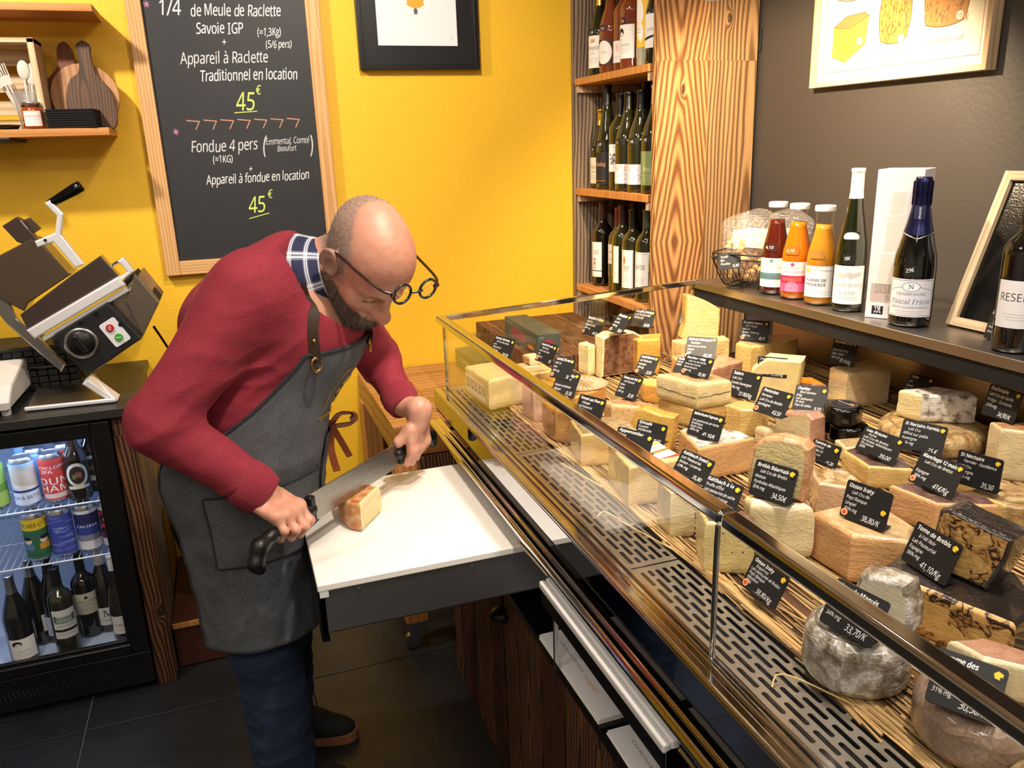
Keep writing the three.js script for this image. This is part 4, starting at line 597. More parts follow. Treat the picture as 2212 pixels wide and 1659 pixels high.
{ // wrap dispenser and bag stacks in the niche
  const t = thing('wrap_dispenser', 'film wrap dispenser with a white heat bar and black body', 'dispenser', [0, 0, 0]);
  const zA = -1.285, zB = -0.81, w = std(0xeceeed, 0.35);
  mesh('heat_bar', [bx(0.479, 0.4925, 0.784, 0.8, zA, zB, 0.004), bx(0.4925, 0.507, 0.786, 0.803, zA, zB, 0.004)], w, t);
  mesh('body', bx(0.482, 0.53, 0.752, 0.785, zA + 0.004, zB - 0.004, 0.002), M.black, t);
  mesh('leg', [bx(0.505, 0.513, 0.598, 0.752, zA + 0.004, zA + 0.012), bx(0.56, 0.568, 0.598, 0.752, zA + 0.004, zA + 0.012)], M.chrome, t);
  mesh('leg', [bx(0.505, 0.513, 0.598, 0.752, zB - 0.012, zB - 0.004), bx(0.56, 0.568, 0.598, 0.752, zB - 0.012, zB - 0.004)], M.chrome, t);
  mesh('end_plate', bx(0.484, 0.53, 0.745, 0.79, zB - 0.003, zB, 0.001), M.chrome, t);
  const paperAtlas = new Atlas(1, 1, 512, 1024), pm = std(0xffffff, 0.75, { map: paperAtlas.t });
  const uv = paperAtlas.cell((c, w, h) => {
    bg(c, w, h, '#eeecee');
    for (let r = 0; r < 14; r++) for (let k = 0; k < 3; k++) { const x = 200 + k * 110, y = 40 + r * 72 + (k % 2) * 34, col = (r + k) % 2 ? '#e0a468' : '#55555c'; c.strokeStyle = col; c.lineWidth = 3; c.strokeRect(x - 26, y - 24, 52, 48); centred(c, 'FF', x, y + 14, 36, col, 'serif'); c.fillStyle = '#b9b9c4'; c.fillRect(x + 30, y - 20, 8, 40); }
    c.save(); c.translate(80, 60); c.rotate(Math.PI / 2); centred(c, '12 rue des Tournelles 33500 Libourne', 260, 0, 26, '#55555a'); centred(c, 'fromagerie.fr', 620, 10, 34, '#e0a060'); c.restore();
  });
  const stack = (name, label, x0, x1, z0, z1, n) => { const s = thing(name, label, 'paper bags', [(x0 + x1) / 2, 0.5975, (z0 + z1) / 2], rr(-0.02, 0.02)); const w = x1 - x0, d = z1 - z0; for (let i = 0; i < n; i++) mesh('paper_bag', i === n - 1 ? uvTo(new THREE.BoxGeometry(w, 0.0012, d), uv).translate(0, i * 0.002 + 0.001, 0) : bx(-w / 2 + rr(-0.003, 0.002), w / 2, i * 0.002, i * 0.002 + 0.0014, -d / 2, d / 2), i === n - 1 ? pm : M.paper, s); return s; };
  stack('paper_bag_stack', 'stack of white printed paper bags on the black ledge', 0.52, 0.7, -1.39, -1.105, 5);
  stack('paper_bag_stack', 'second stack of printed paper bags nearer the wrap dispenser end', 0.521, 0.7, -1.075, -0.72, 4);
}
{ // straw mat: nobody could count the straws
  const g = new THREE.CylinderGeometry(1, 1, 1, 5).rotateX(Math.PI / 2), N = 1500, im = new THREE.InstancedMesh(g, std(0xffffff, 0.55), N), m = new THREE.Matrix4(), q = new THREE.Quaternion(), e = new THREE.Euler(), c = new THREE.Color();
  for (let i = 0; i < N; i++) {
    const edge = i < 260, x = edge ? 0.633 + 0.025 * rnd() * rnd() + 0.004 : rr(0.64, 1.6), L = rr(0.2, 0.5), r = rr(0.0011, 0.0022);
    e.set(rr(-0.012, 0.012), rr(-1, 1) * (edge ? 0.05 : 0.07) * (rnd() < 0.06 ? 5 : 1), 0); q.setFromEuler(e);
    m.compose(V(x, DECK + (edge ? rr(0.002, 0.008) : rr(0.001, 0.006)), rr(-2.0, 0.25)), q, V(r, r, L)); im.setMatrixAt(i, m);
    c.setRGB(0.62, 0.40, 0.16).multiplyScalar(rr(0.35, 1.15)); im.setColorAt(i, c);
  }
  im.name = 'straw_mat'; im.castShadow = im.receiveShadow = true; scene.add(im); im.userData.kind = 'stuff'; im.userData.label = 'loose yellow straw mat lying under the cheeses'; im.userData.category = 'straw';
  const s = tag(mesh('straw_sheet', bx(0.637, 1.61, DECK - 0.003, DECK + 0.0015, -2.1, 0.3), std(0xb08548, 0.8, { map: rep(barnGrey.map, 1, 1) })), 'flat woven straw sheet spread over the counter deck', 'straw mat');
  const loose = [[[0.57, 0.948, -1.215], [0.583, 0.953, -1.22], [0.605, 0.947, -1.19]], [[0.565, 0.948, -0.70], [0.58, 0.956, -0.71], [0.64, 0.95, -0.62]]];
  for (const p of loose) tag(mesh('loose_straw', tube(p, 0.0012, 14, 5), std(0xd9b878, 0.5)), p[0][2] < -1 ? 'short bent straw fallen on the slotted grille below the glass' : 'long thin straw lying across the slotted grille near the blue-grey tomme', 'straw');
}
// ---------- cheeses ----------
const pasteT = tex(256, 256, (u, v) => { const a = 0.93 + 0.09 * fbm(u * 6, v * 6, 2, 4) + 0.03 * n3(u * 90, v * 90); return [a, a * (0.99 + 0.02 * n3(u * 3, v * 3, 5)), a * (0.96 + 0.05 * n3(u * 4, v * 4, 8))]; });
const pasteB = tex(256, 256, (u, v) => 0.55 + 0.25 * fbm(u * 30, v * 30, 1, 3) - 0.5 * sstep(0.52, 0.7, n3(u * 14, v * 14, 6)), false);
const wrapB = tex(512, 512, (u, v) => { const w = fbm(u * 4, v * 4, 3, 2); const a = 1 - Math.abs(n3(u * 5 + w * 2.5, v * 26 + w * 3, 1)), b = 1 - Math.abs(n3(u * 22 + w * 3, v * 8, 7)), c = 1 - Math.abs(n3((u + v) * 16 + w * 4, (u - v) * 5, 4)); return clamp(0.15 + 0.5 * Math.pow(a, 8) + 0.35 * Math.pow(b, 10) + 0.3 * Math.pow(c, 9)); }, false);
const blotch = (cols, f, g = 60, k = 1) => tex(384, 384, (u, v) => { const a = clamp(0.5 + 0.95 * fbm(u * f, v * f, k, 5)), b = 0.5 + 0.5 * n3(u * g, v * g, k + 3); const q = clamp(a * 0.85 + b * 0.22 - 0.03) * (cols.length - 1), i = Math.min(cols.length - 2, Math.floor(q)); return mix3(hex(cols[i]), hex(cols[i + 1]), q - i).map((c) => c * (0.9 + 0.14 * b)); });
const rindB = tex(256, 256, (u, v) => 0.5 + 0.5 * fbm(u * 16, v * 16, 2, 4), false);
const speckT = (base, dots, n, r0, r1) => { const D = [...Array(n)].map(() => [rnd(), rnd(), rr(r0, r1), rr(0.5, 1), rr(0, 3.1)]); return tex(384, 384, (u, v) => { let d = 0; for (const [x, y, r, s, a] of D) { const dx = u - x, dy = v - y, X = dx * Math.cos(a) + dy * Math.sin(a), Y = -dx * Math.sin(a) + dy * Math.cos(a); d = Math.max(d, sstep(1.1, 0.7, Math.hypot(X, Y / s * 1.4) / r)); } const b = 0.95 + 0.07 * fbm(u * 7, v * 7, 3, 3); return mix3(hex(base).map((c) => c * b), hex(dots), d * 0.9); }); };
const marbleT = tex(512, 512, (u, v) => { const w = fbm(u * 4, v * 4, 1, 4), w2 = fbm(u * 4 + 7, v * 4 + 3, 5, 4); const r = Math.abs(fbm(u * 3.6 + w * 1.3, v * 3.6 + w2 * 1.3, 9, 4)), q = sstep(0.16, 0.4, 0.5 + w2); const vein = sstep(0.055, 0.006, r) * q, halo = sstep(0.2, 0.0, r) * q; const b = 1 + 0.08 * fbm(u * 12, v * 12, 2, 3); return mix3(mix3(hex(0xd3aa66), hex(0x8a5d30), halo * 0.7), hex(0x1d1410), vein).map((c) => c * b); });
const cm = (color, o = {}) => { const w = o.wrap; return std(color, o.rough ?? (w ? 0.32 : 0.55), { map: o.map ? rep(o.map, o.s ?? 8) : rep(pasteT, 7), bumpMap: w ? rep(wrapB, o.ws ?? 5) : rep(o.rindy ? rindB : pasteB, o.bs ?? 7), bumpScale: w ? 0.0007 * w : o.b ?? 0.0006, clearcoat: w ? 0.9 : 0, clearcoatRoughness: 0.07 }); };
const C = {
  ivory: cm(0xf0dfa8, { wrap: 1 }), cream: cm(0xefe0b4, { wrap: 0.8 }), gold: cm(0xe8c57c, { wrap: 1 }), straw: cm(0xe9cf92, { wrap: 1 }), dry: cm(0xeed79c), amber: cm(0xd69c4c, { wrap: 1.3 }), peach: cm(0xe2b17c, { wrap: 1 }), pink: cm(0xd9b591, { wrap: 1.1 }), orange: cm(0xe0852c, { wrap: 0.6 }), goudaC: cm(0xe5aa4e, { wrap: 1 }), white: cm(0xf4ecd6, { wrap: 0.9 }), parm: cm(0xe9cfa0, { wrap: 0.9 }), cheddar: cm(0xf1dc9a),
  brown: cm(0xffffff, { map: blotch([0x3c2416, 0x6b4630, 0x8f6a4c, 0x5a3622], 7), rindy: 1, b: 0.0012 }), rust: cm(0xffffff, { map: blotch([0xa9653a, 0xc78a5a, 0xd8ad84, 0xb5713f], 6), wrap: 0.9 }), pinkRind: cm(0xffffff, { map: blotch([0x9c6c50, 0xb98a70, 0xcaa48c], 5), wrap: 1 }),
  mould: cm(0xffffff, { map: blotch([0x3f3a36, 0x75695e, 0xd9d3c8, 0xf0ece4, 0x5d5148], 6, 50, 5), wrap: 1 }), herb: cm(0xffffff, { map: blotch([0x4f3f28, 0x8a7048, 0xb89a64, 0x6f5a36], 9, 90, 7), wrap: 1.1 }), blackRind: cm(0x2a2422, { wrap: 1.7, rough: 0.25 }), plum: cm(0xffffff, { map: blotch([0x4a3430, 0x6d5048, 0x8f7468], 6), wrap: 1.2 }), tan: cm(0xffffff, { map: blotch([0xa9885a, 0xc6a878, 0xd9c09a], 6), wrap: 1.2 }), gris: cm(0xffffff, { map: blotch([0x4a4238, 0x6f6552, 0x9b9488, 0xd8d6d0, 0x6a5a44], 7, 40, 8), wrap: 1.4 }), ochre: cm(0xffffff, { map: blotch([0x5d4426, 0x8d6c42, 0xb5945e, 0xd8c6a0, 0x6b4f2e], 5, 40, 11), wrap: 1.3 }), croq: cm(0xffffff, { map: blotch([0x7d6350, 0x97806c, 0xb39d88], 4, 30, 12), wrap: 1.6, ws: 4 }),
  marble: cm(0xffffff, { map: marbleT, s: 6, wrap: 0.9 }), speck: cm(0xffffff, { map: speckT(0xe9bd62, 0x4f4524, 70, 0.006, 0.013), wrap: 0.7, s: 9 }), herbSpeck: cm(0xffffff, { map: speckT(0xdfbb80, 0x6b5a34, 220, 0.006, 0.016), wrap: 0.8, s: 8 }), truffle: cm(0xffffff, { map: speckT(0xeedb96, 0x2e261c, 40, 0.006, 0.018), wrap: 0.9, s: 8 }), dotted: cm(0xffffff, { map: speckT(0xe9d3a4, 0x8f744c, 160, 0.004, 0.009), wrap: 0.9, s: 8 }),
};
const area2 = (p) => p.reduce((s, a, i) => { const b = p[(i + 1) % p.length]; return s + a[0] * b[1] - b[0] * a[1]; }, 0);
function prism(poly0, h, o = {}) {                 // runs of edges become separate strips, so that cut faces and rind are parts of their own
  let poly = poly0.map((p) => [...p]), cut = poly.map((_, i) => (o.cut ?? []).includes(i));
  if (area2(poly) > 0) { poly.reverse(); cut = cut.slice(0, -1).reverse().concat(cut[cut.length - 1]); }
  const pts = [], own = [], n = poly.length, out = { paste: [], rind: [] }, bev = o.bev ?? 0.005, amp = o.amp ?? 0.0012;
  for (let i = 0; i < n; i++) {
    const a = poly[i], b = poly[(i + 1) % n], k = Math.max(1, Math.ceil(Math.hypot(b[0] - a[0], b[1] - a[1]) / 0.012));
    for (let j = 0; j < k; j++) { pts.push([mix(a[0], b[0], j / k), mix(a[1], b[1], j / k)]); own.push(i); }
  }
  const N = pts.length, nor = pts.map((_, i) => { const a = pts[(i + N - 1) % N], b = pts[(i + 1) % N], p = pts[i]; const e = [[p, a], [b, p]].map(([q, r]) => { const dx = q[0] - r[0], dz = q[1] - r[1], l = Math.hypot(dx, dz); return [-dz / l, dx / l]; }); let x = e[0][0] + e[1][0], z = e[0][1] + e[1][1]; const l = Math.hypot(x, z) || 1; const c = Math.max(0.45, l / 2); return [x / l / c, z / l / c]; });
  const hs = Math.max(2, Math.ceil(h / 0.014)), prof = [[bev * 0.8, 0], [0, bev]];
  for (let j = 1; j < hs; j++) prof.push([0, mix(bev, h - bev, j / hs)]);
  prof.push([0, h - bev], [bev * 0.3, h - bev * 0.3], [bev, h]);
  const at = (i, [ins, y]) => { const k = i % N, p = pts[k], q = nor[k], bulge = (o.bulge ?? 0) * Math.sin(Math.PI * clamp(y / h)) * (cut[own[k]] ? -0.4 : 1), d = -ins + amp * 2 * fbm((p[0] + (o.s ?? 0)) * 24, y * 24, p[1] * 24, 2) + bulge; return [p[0] + q[0] * d, y + (y >= h ? amp * fbm(p[0] * 20, p[1] * 20, 3, 2) : 0), p[1] + q[1] * d]; };
  const dirOf = (k) => { const a = pts[k], b = pts[(k + 1) % N]; return Math.atan2(b[1] - a[1], b[0] - a[0]); };
  let start = 0; for (let k = 0; k < N; k++) if (own[k] !== own[(k + N - 1) % N]) { start = k; break; }
  for (let s = 0; s < N;) {
    let e = s + 1; const i0 = (start + s) % N;
    while (e < N) { const a = (start + e - 1) % N, b = (start + e) % N, da = Math.abs(Math.atan2(Math.sin(dirOf(b) - dirOf(a)), Math.cos(dirOf(b) - dirOf(a)))); if (cut[own[a]] !== cut[own[b]] || da > 0.6) break; e++; }
    const pos = [], uv = [], idx = [], M1 = e - s + 1; let u = 0;
    for (let i = 0; i < M1; i++) { const k = start + s + i; if (i) { const a = pts[(k - 1) % N], b = pts[k % N]; u += Math.hypot(b[0] - a[0], b[1] - a[1]); } prof.forEach((q) => { pos.push(...at(k, q)); uv.push(u + (o.s ?? 0), q[1] + (o.s ?? 0)); }); }
    const P = prof.length; for (let i = 0; i < M1 - 1; i++) for (let j = 0; j < P - 1; j++) { const a = i * P + j, b = a + P; idx.push(a, b, b + 1, a, b + 1, a + 1); }
    const g = new THREE.BufferGeometry(); g.setAttribute('position', new THREE.Float32BufferAttribute(pos, 3)); g.setAttribute('uv', new THREE.Float32BufferAttribute(uv, 2)); g.setIndex(idx); g.computeVertexNormals();
    (cut[own[i0]] ? out.paste : out.rind).push(g); s = e;
  }
  const cap = (q, up) => { const ring = pts.map((_, i) => at(i, q)), tri = THREE.ShapeUtils.triangulateShape(ring.map((p) => new THREE.Vector2(p[0], p[2])), []), pos = [], uv = []; for (const t of tri) for (const v of (THREE.ShapeUtils.isClockWise(ring.map((p) => new THREE.Vector2(p[0], p[2]))) === up ? t : [...t].reverse())) { pos.push(...ring[v]); uv.push(ring[v][0] + (o.s ?? 0), ring[v][2]); } const g = new THREE.BufferGeometry(); g.setAttribute('position', new THREE.Float32BufferAttribute(pos, 3)); g.setAttribute('uv', new THREE.Float32BufferAttribute(uv, 2)); g.computeVertexNormals(); return g; };
  out.top = cap(prof[prof.length - 1], true); out.bottom = cap(prof[0], false);
  return out;
}
// lying cheese: poly in metres on the deck, cut: indices of cut edges (edge i runs from point i to i + 1)
function cheese(label, poly, y0, y1, paste, rind, o = {}) {
  const cx = poly.reduce((s, p) => s + p[0], 0) / poly.length, cz = poly.reduce((s, p) => s + p[1], 0) / poly.length;
  const t = thing(o.name ?? 'cheese_wedge', label, 'cheese', [cx, y0, cz], 0, o.group);
  const r = prism(poly.map(([x, z]) => [x - cx, z - cz]), y1 - y0, { s: rnd() * 3, ...o });
  const top = o.top === 'paste' ? r.paste : r.rind; top.push(r.top); (o.base === 'paste' ? r.paste : r.rind).push(r.bottom);
  if (r.paste.length) lbl(mesh('cut_face', r.paste, paste, t), o.pl); if (r.rind.length) lbl(mesh('rind', r.rind, rind, t), o.rl);
  for (const c of t.children) if (!c.userData.label) delete c.userData.label;
  return t;
}
// standing slab: outline [along, up] from the foot of the face turned to the room; depth runs away behind it
function slabCheese(label, [x, y, z], yaw, outline, depth, face, rim, o = {}) {
  const t = thing(o.name ?? 'cheese_wedge', label, 'cheese', [x, y, z], yaw * RAD, o.group);
  const r = prism(outline.map(([a, b]) => [a, -b]), depth, { s: rnd() * 3, ...o }), g = (q) => q.map((e) => e.rotateX(Math.PI / 2).translate(0, 0, 0));
  // prism height runs along +y; after the turn it runs along +z, so pull it back behind the face
  const fix = (list) => list.map((e) => { const c = e.clone().rotateX(Math.PI / 2); c.translate(0, 0, -depth); return c; });
  mesh('cut_face', fix([r.top, r.bottom, ...(o.pasteSides ? r.paste : [])]), face, t);
  const rest = [...r.rind, ...(o.pasteSides ? [] : r.paste)]; if (rest.length) mesh('rind', fix(rest), rim, t);
  return t;
}
function wheelCheese(label, [x, y, z], R, h, mat, o = {}) {
  const t = thing(o.name ?? 'cheese_wheel', label, 'cheese', [x, y, z], 0, o.group), k = Math.min(h / 2, R * 0.35) * (o.round ?? 0.8), prof = [[0, 0.001], [R * 0.5, 0.0005]];
  for (let i = 0; i <= 7; i++) { const a = -Math.PI / 2 + i / 7 * Math.PI / 2; prof.push([R - k + k * Math.cos(a), k + k * Math.sin(a)]); }
  for (let i = 0; i <= 7; i++) { const a = i / 7 * Math.PI / 2; prof.push([R - k + k * Math.cos(a), h - k + k * Math.sin(a)]); }
  prof.push([R * 0.6, h - 0.001], [R * 0.3, h - 0.002], [0, h - 0.002]);
  const g = lathe(prof, 72), p = g.attributes.position, uv = g.attributes.uv;
  for (let i = 0; i < p.count; i++) { const X = p.getX(i), Y = p.getY(i), Z = p.getZ(i), r = Math.hypot(X, Z), d = (o.amp ?? 0.003) * fbm(X * 22 + R * 90, Y * 22, Z * 22, 3); const s = r > 0.001 ? (r + d * (r / R)) / r : 1; p.setXYZ(i, X * s * (o.sx ?? 1), Math.max(0, Y + (Y > h * 0.5 ? d * 0.8 : 0)), Z * s); uv.setXY(i, (r > R * 0.8 ? Math.atan2(X, Z) * R : X) + R, r > R * 0.8 ? Y + 1 : Z + 1); }
  g.computeVertexNormals(); mesh('rind', g, mat, t); return t;
}
const D0 = 0.9505;
function printBand(t, [ax, az], [bx2, bz], y0, y1, draw, bulge = 0) { const g = t.position, L = Math.hypot(bx2 - ax, bz - az), b = new THREE.BoxGeometry(L, y1 - y0, 0.0008, 12, 1, 1), p = b.attributes.position; for (let i = 0; i < p.count; i++) p.setZ(i, p.getZ(i) + bulge * Math.cos(p.getX(i) / L * Math.PI)); const m = mesh('printed_label', uvTo(b, labels.cell(draw)), labelMat, t); m.position.set((ax + bx2) / 2 - g.x, (y0 + y1) / 2 - g.y, (az + bz) / 2 - g.z); m.rotation.y = Math.atan2(-(bz - az), bx2 - ax); m.translateZ(0.0035); return m; }
{
  const t = cheese('pale block wrapped in film with a comté print band, by the end glass', [[0.561, -2.03], [0.575, -1.87], [0.67, -1.885], [0.655, -2.045]], D0, 1.033, C.ivory, C.ivory, { cut: [0, 1, 2, 3], top: 'paste', amp: 0.002, bev: 0.008, name: 'cheese_block' });
  printBand(t, [0.562, -2.02], [0.572, -1.888], 0.968, 1.014, (c, w, h) => { bg(c, w, h, '#efe9d6'); for (let i = 0; i < 5; i++) { const x = 18 + i * 52; c.save(); c.translate(x, 20); c.rotate(Math.PI / 2); c.fillStyle = '#3a4030'; c.font = 'bold 44px sans-serif'; c.fillText('COMTÉ', 0, 0, 150); c.restore(); c.fillStyle = '#dd8238'; c.beginPath(); c.arc(x + 28, 60, 14, 0, 7); c.fill(); c.fillStyle = '#5c6048'; c.beginPath(); c.arc(x + 24, 150, 15, 0, 7); c.fill(); } });
  const f = cheese('flat comté block with a printed brown top label behind the banded block', [[0.70, -2.085], [0.715, -1.954], [0.80, -1.985], [0.80, -2.10]], D0, 1.005, C.gold, C.gold, { cut: [0, 1, 2, 3], top: 'paste', name: 'cheese_block' });
  const lab = mesh('printed_label', uvTo(new THREE.BoxGeometry(0.07, 0.0008, 0.09), labels.cell((c, w, h) => { bg(c, w, h, '#b79c6c'); c.fillStyle = '#e07a4a'; c.fillRect(150, 20, 80, 60); centred(c, 'COMTÉ', w / 2, 130, 50, '#f4ecd8', 'sans-serif'); lines(c, w, 170, 3, 18, '#6b5433'); })), labelMat, f); lab.position.set(0, 0.0555, 0);
}
cheese('small cream piece of cheese lying on the flat comté block', [[0.745, -2.085], [0.75, -2.04], [0.79, -2.045], [0.785, -2.09]], 1.0065, 1.031, C.cream, C.rust, { cut: [1, 2], top: 'paste', name: 'cheese_piece' });
{ const t = cheese('large half wheel with a brown printed top on the deck beside the comté', [[0.70, -1.93], [0.707, -1.768], [0.77, -1.752], [0.86, -1.79], [0.895, -1.85], [0.885, -1.91], [0.85, -1.945]], D0, 0.998, C.amber, C.amber, { cut: [0], name: 'half_wheel' });
  const d = mesh('printed_label', uvTo(new THREE.CylinderGeometry(0.068, 0.068, 0.0008, 40), labels.cell((c, w, h) => { bg(c, w, h, '#a98f68'); c.strokeStyle = '#e6dcc4'; c.lineWidth = 5; for (let i = 0; i < 26; i++) { const a = i * 0.24; c.beginPath(); c.moveTo(128 + 60 * Math.cos(a), 128 + 60 * Math.sin(a)); c.lineTo(128 + 112 * Math.cos(a), 128 + 112 * Math.sin(a)); c.stroke(); } centred(c, 'BRUGGE', 128, 140, 46, '#4a3a22', 'sans-serif'); })), labelMat, t); d.position.set(0.012, 0.0492, 0.004); }
cheese('pinkish wrapped block standing at the glass beside the comté block', [[0.64, -1.80], [0.645, -1.735], [0.69, -1.715], [0.69, -1.80]], D0, 1.035, C.pink, C.pink, { cut: [0, 1, 2, 3], top: 'paste', bev: 0.006, name: 'cheese_block' });
cheese('amber crinkle-wrapped wedge standing at the glass', [[0.638, -1.66], [0.64, -1.585], [0.675, -1.55], [0.70, -1.63]], D0, 1.033, C.amber, C.amber, { cut: [0, 1], amp: 0.004, top: 'paste', bev: 0.009 });
cheese('herb-crusted tomme wedge with pale yellow sides behind the glass', [[0.653, -1.532], [0.635, -1.433], [0.70, -1.424], [0.756, -1.417], [0.768, -1.47], [0.745, -1.515], [0.705, -1.53]], D0, 1.023, C.gold, C.herb, { cut: [0, 1, 2] });
{ const t = cheese('square-cut block with a white and black printed top under the appenzeller card', [[0.655, -1.345], [0.636, -1.222], [0.752, -1.217], [0.748, -1.309]], D0, 1.032, C.straw, C.straw, { cut: [0, 1], name: 'cheese_block' });
  const lab = mesh('printed_label', uvTo(new THREE.BoxGeometry(0.088, 0.0008, 0.085), labels.cell((c, w, h) => { bg(c, w, h, '#e8e0c4'); c.save(); c.rotate(-0.25); ['#1c1d1c', '#e6c63c', '#f2efe6', '#8a7a3a', '#f2efe6', '#c03a34'].forEach((k, i) => { c.fillStyle = k; c.fillRect(-80, 20 + i * 52, 420, 30); }); centred(c, 'Appenzell', 110, 150, 46, '#222', 'serif'); c.restore(); })), labelMat, t); lab.position.set(0.004, 0.082, 0.0); }
cheese('tall pale wedge standing near the glass between two truffled neighbours', [[0.650, -1.14], [0.643, -1.084], [0.685, -1.075], [0.70, -1.15]], D0, 1.038, C.ivory, C.straw, { cut: [0, 1], top: 'paste' });
cheese('truffled cheese wedge with a dark wrapped top beside the glass post', [[0.655, -1.023], [0.635, -0.966], [0.70, -0.931], [0.716, -0.951], [0.70, -1.01]], D0, 1.037, C.truffle, C.plum, { cut: [0, 1] });
cheese('lower pale sheep cheese half with a brown heel beneath the standing slab', [[0.736, -1.015], [0.728, -0.985], [0.774, -0.946], [0.807, -0.933], [0.831, -0.982], [0.798, -1.021]], D0, 1.047, C.cream, C.pinkRind, { cut: [0, 1, 2], bev: 0.012, bulge: 0.004, name: 'half_wheel' });
slabCheese('pale rounded sheep cheese slab standing on its half behind the béarnais card', [0.748, 1.048, -1.028], -61, [[0.002, 0.001], [0.004, 0.046], [0.011, 0.078], [0.025, 0.094], [0.053, 0.102], [0.09, 0.1], [0.1, 0.09], [0.1, 0.06], [0.095, 0.001]], 0.035, C.ivory, C.rust, { bev: 0.006 });
cheese('large ossau wedge with a thick wrapped tan top in the front row', [[0.816, -0.946], [0.817, -0.859], [0.878, -0.809], [0.924, -0.846], [0.93, -0.90], [0.874, -0.949]], D0, 1.031, C.peach, C.tan, { cut: [0, 1], bev: 0.007 });
cheese('marbled black-garlic half wheel with a black wrapped rind', [[0.78, -0.775], [0.80, -0.735], [0.841, -0.606], [0.909, -0.629], [0.955, -0.70], [0.935, -0.771], [0.87, -0.806]], D0, 1.023, C.marble, C.blackRind, { cut: [1], bev: 0.006, name: 'half_wheel' });
slabCheese('marbled black-garlic wedge standing on the half wheel', [0.858, 1.024, -0.742], -78, [[-0.012, 0.05], [-0.007, 0.088], [0.007, 0.094], [0.088, 0.082], [0.084, 0.05], [0.066, 0.001], [0.0, 0.001]], 0.05, C.marble, C.blackRind, { bev: 0.005 });
wheelCheese('grey-blue mouldy tomme wheel wrapped in film at the front', [0.672, D0, -0.681], 0.063, 0.075, C.gris, { round: 0.95, amp: 0.003 });
slabCheese('white soft wedge with a grey mouldy side on the blue-grey tomme', [0.683, 1.026, -0.70], -70, [[-0.004, 0.001], [-0.006, 0.03], [0.0, 0.052], [0.027, 0.061], [0.056, 0.06], [0.066, 0.033], [0.068, 0.001]], 0.04, C.white, C.gris, { bev: 0.006 });
wheelCheese('brown ribbed tomme wheel tightly wrapped at the right front', [0.715, D0, -0.535], 0.071, 0.066, C.croq, { round: 0.9 });
cheese('creamy wedge with a pinkish grey rind on the ribbed tomme', [[0.695, -0.575], [0.735, -0.565], [0.765, -0.515], [0.735, -0.50], [0.70, -0.535]], 1.016, 1.062, C.cream, C.pinkRind, { cut: [0, 3, 4] });
wheelCheese('cream and brown cheese wheel half out of sight in the bottom right corner', [0.69, D0, -0.405], 0.066, 0.05, C.ochre, { round: 0.85 });
cheese('big hard cheese block wrapped in film under the parmesan card', [[1.386, -1.585], [1.382, -1.516], [1.50, -1.50], [1.545, -1.60]], D0, 1.041, C.parm, C.parm, { cut: [0, 1, 2, 3], top: 'paste', name: 'cheese_block' });
cheese('pale gruyère wedge with a tan top at the back', [[1.320, -1.891], [1.329, -1.832], [1.487, -1.838], [1.515, -1.869], [1.515, -1.92], [1.395, -1.96]], D0, 1.044, C.gold, C.tan, { cut: [0, 1] });
cheese('vacherin wedge with a pinkish brown rind under the stacked cards', [[1.12, -1.90], [1.10, -1.805], [1.148, -1.741], [1.266, -1.781], [1.254, -1.85], [1.191, -1.92]], D0, 1.025, C.peach, C.pinkRind, { cut: [0, 1] });
cheese('espresso-rubbed wedge with a grey and white mottled top', [[0.835, -1.38], [0.810, -1.268], [0.944, -1.275], [0.944, -1.322], [0.885, -1.39]], D0, 1.023, C.peach, C.mould, { cut: [0, 1] });
{ const P = [[0.930, -1.645], [0.970, -1.531], [1.058, -1.526], [1.050, -1.591], [0.973, -1.642]];
  const t = cheese('morbier quarter with a grey ash line through its pale side', P, 1.0005, 1.064, C.ivory, C.tan, { cut: [0, 1], bev: 0.008 }), cx = t.position.x, cz = t.position.z;
  const ash = []; for (let i = 0; i < 2; i++) { const a = P[i], b = P[i + 1], L = Math.hypot(b[0] - a[0], b[1] - a[1]), nx = -(b[1] - a[1]) / L, nz = (b[0] - a[0]) / L; const pts = []; for (let k = 0; k <= 12; k++) { const q = k / 12 * 0.94 + 0.03; pts.push([mix(a[0], b[0], q) - cx + nx * 0.0002, 0.03 + 0.006 * n3(q * 4 + i * 3, 2) + (i ? 0.002 : 0), mix(a[1], b[1], q) - cz + nz * 0.0002]); } ash.push(tube(pts, 0.0011, 40, 5)); }
  mesh('ash_line', ash, std(0x4d5150, 0.6), t);
  cheese('pale wedge lying under the morbier quarter', [[0.94, -1.655], [0.967, -1.54], [1.05, -1.535], [1.055, -1.66]], D0, 0.9995, C.gold, C.tan, { cut: [0, 1] }); }
cheese('pale square-cut salers block', [[1.030, -1.50], [1.037, -1.455], [1.09, -1.425], [1.115, -1.48], [1.075, -1.515]], D0, 1.016, C.gold, C.gold, { cut: [0, 1, 2], top: 'paste', name: 'cheese_block' });
cheese('manchego wedge with a dark wrapped rind', [[1.040, -1.018], [1.053, -0.928], [1.140, -0.883], [1.153, -0.921], [1.078, -1.015]], D0, 1.008, C.peach, C.plum, { cut: [0, 1] });
cheese('smoked sheep cheese wedge with a dark top behind the ossau', [[1.104, -1.207], [1.090, -1.121], [1.155, -1.075], [1.177, -1.126], [1.143, -1.212]], D0, 0.996, C.gold, C.plum, { cut: [0, 1] });
cheese('flat cheese piece with a brown top between the lou brazou card and the black wax rounds', [[1.155, -1.285], [1.135, -1.235], [1.19, -1.225], [1.215, -1.275]], D0, 0.985, C.ivory, C.tan, { cut: [0, 1], name: 'cheese_piece' });
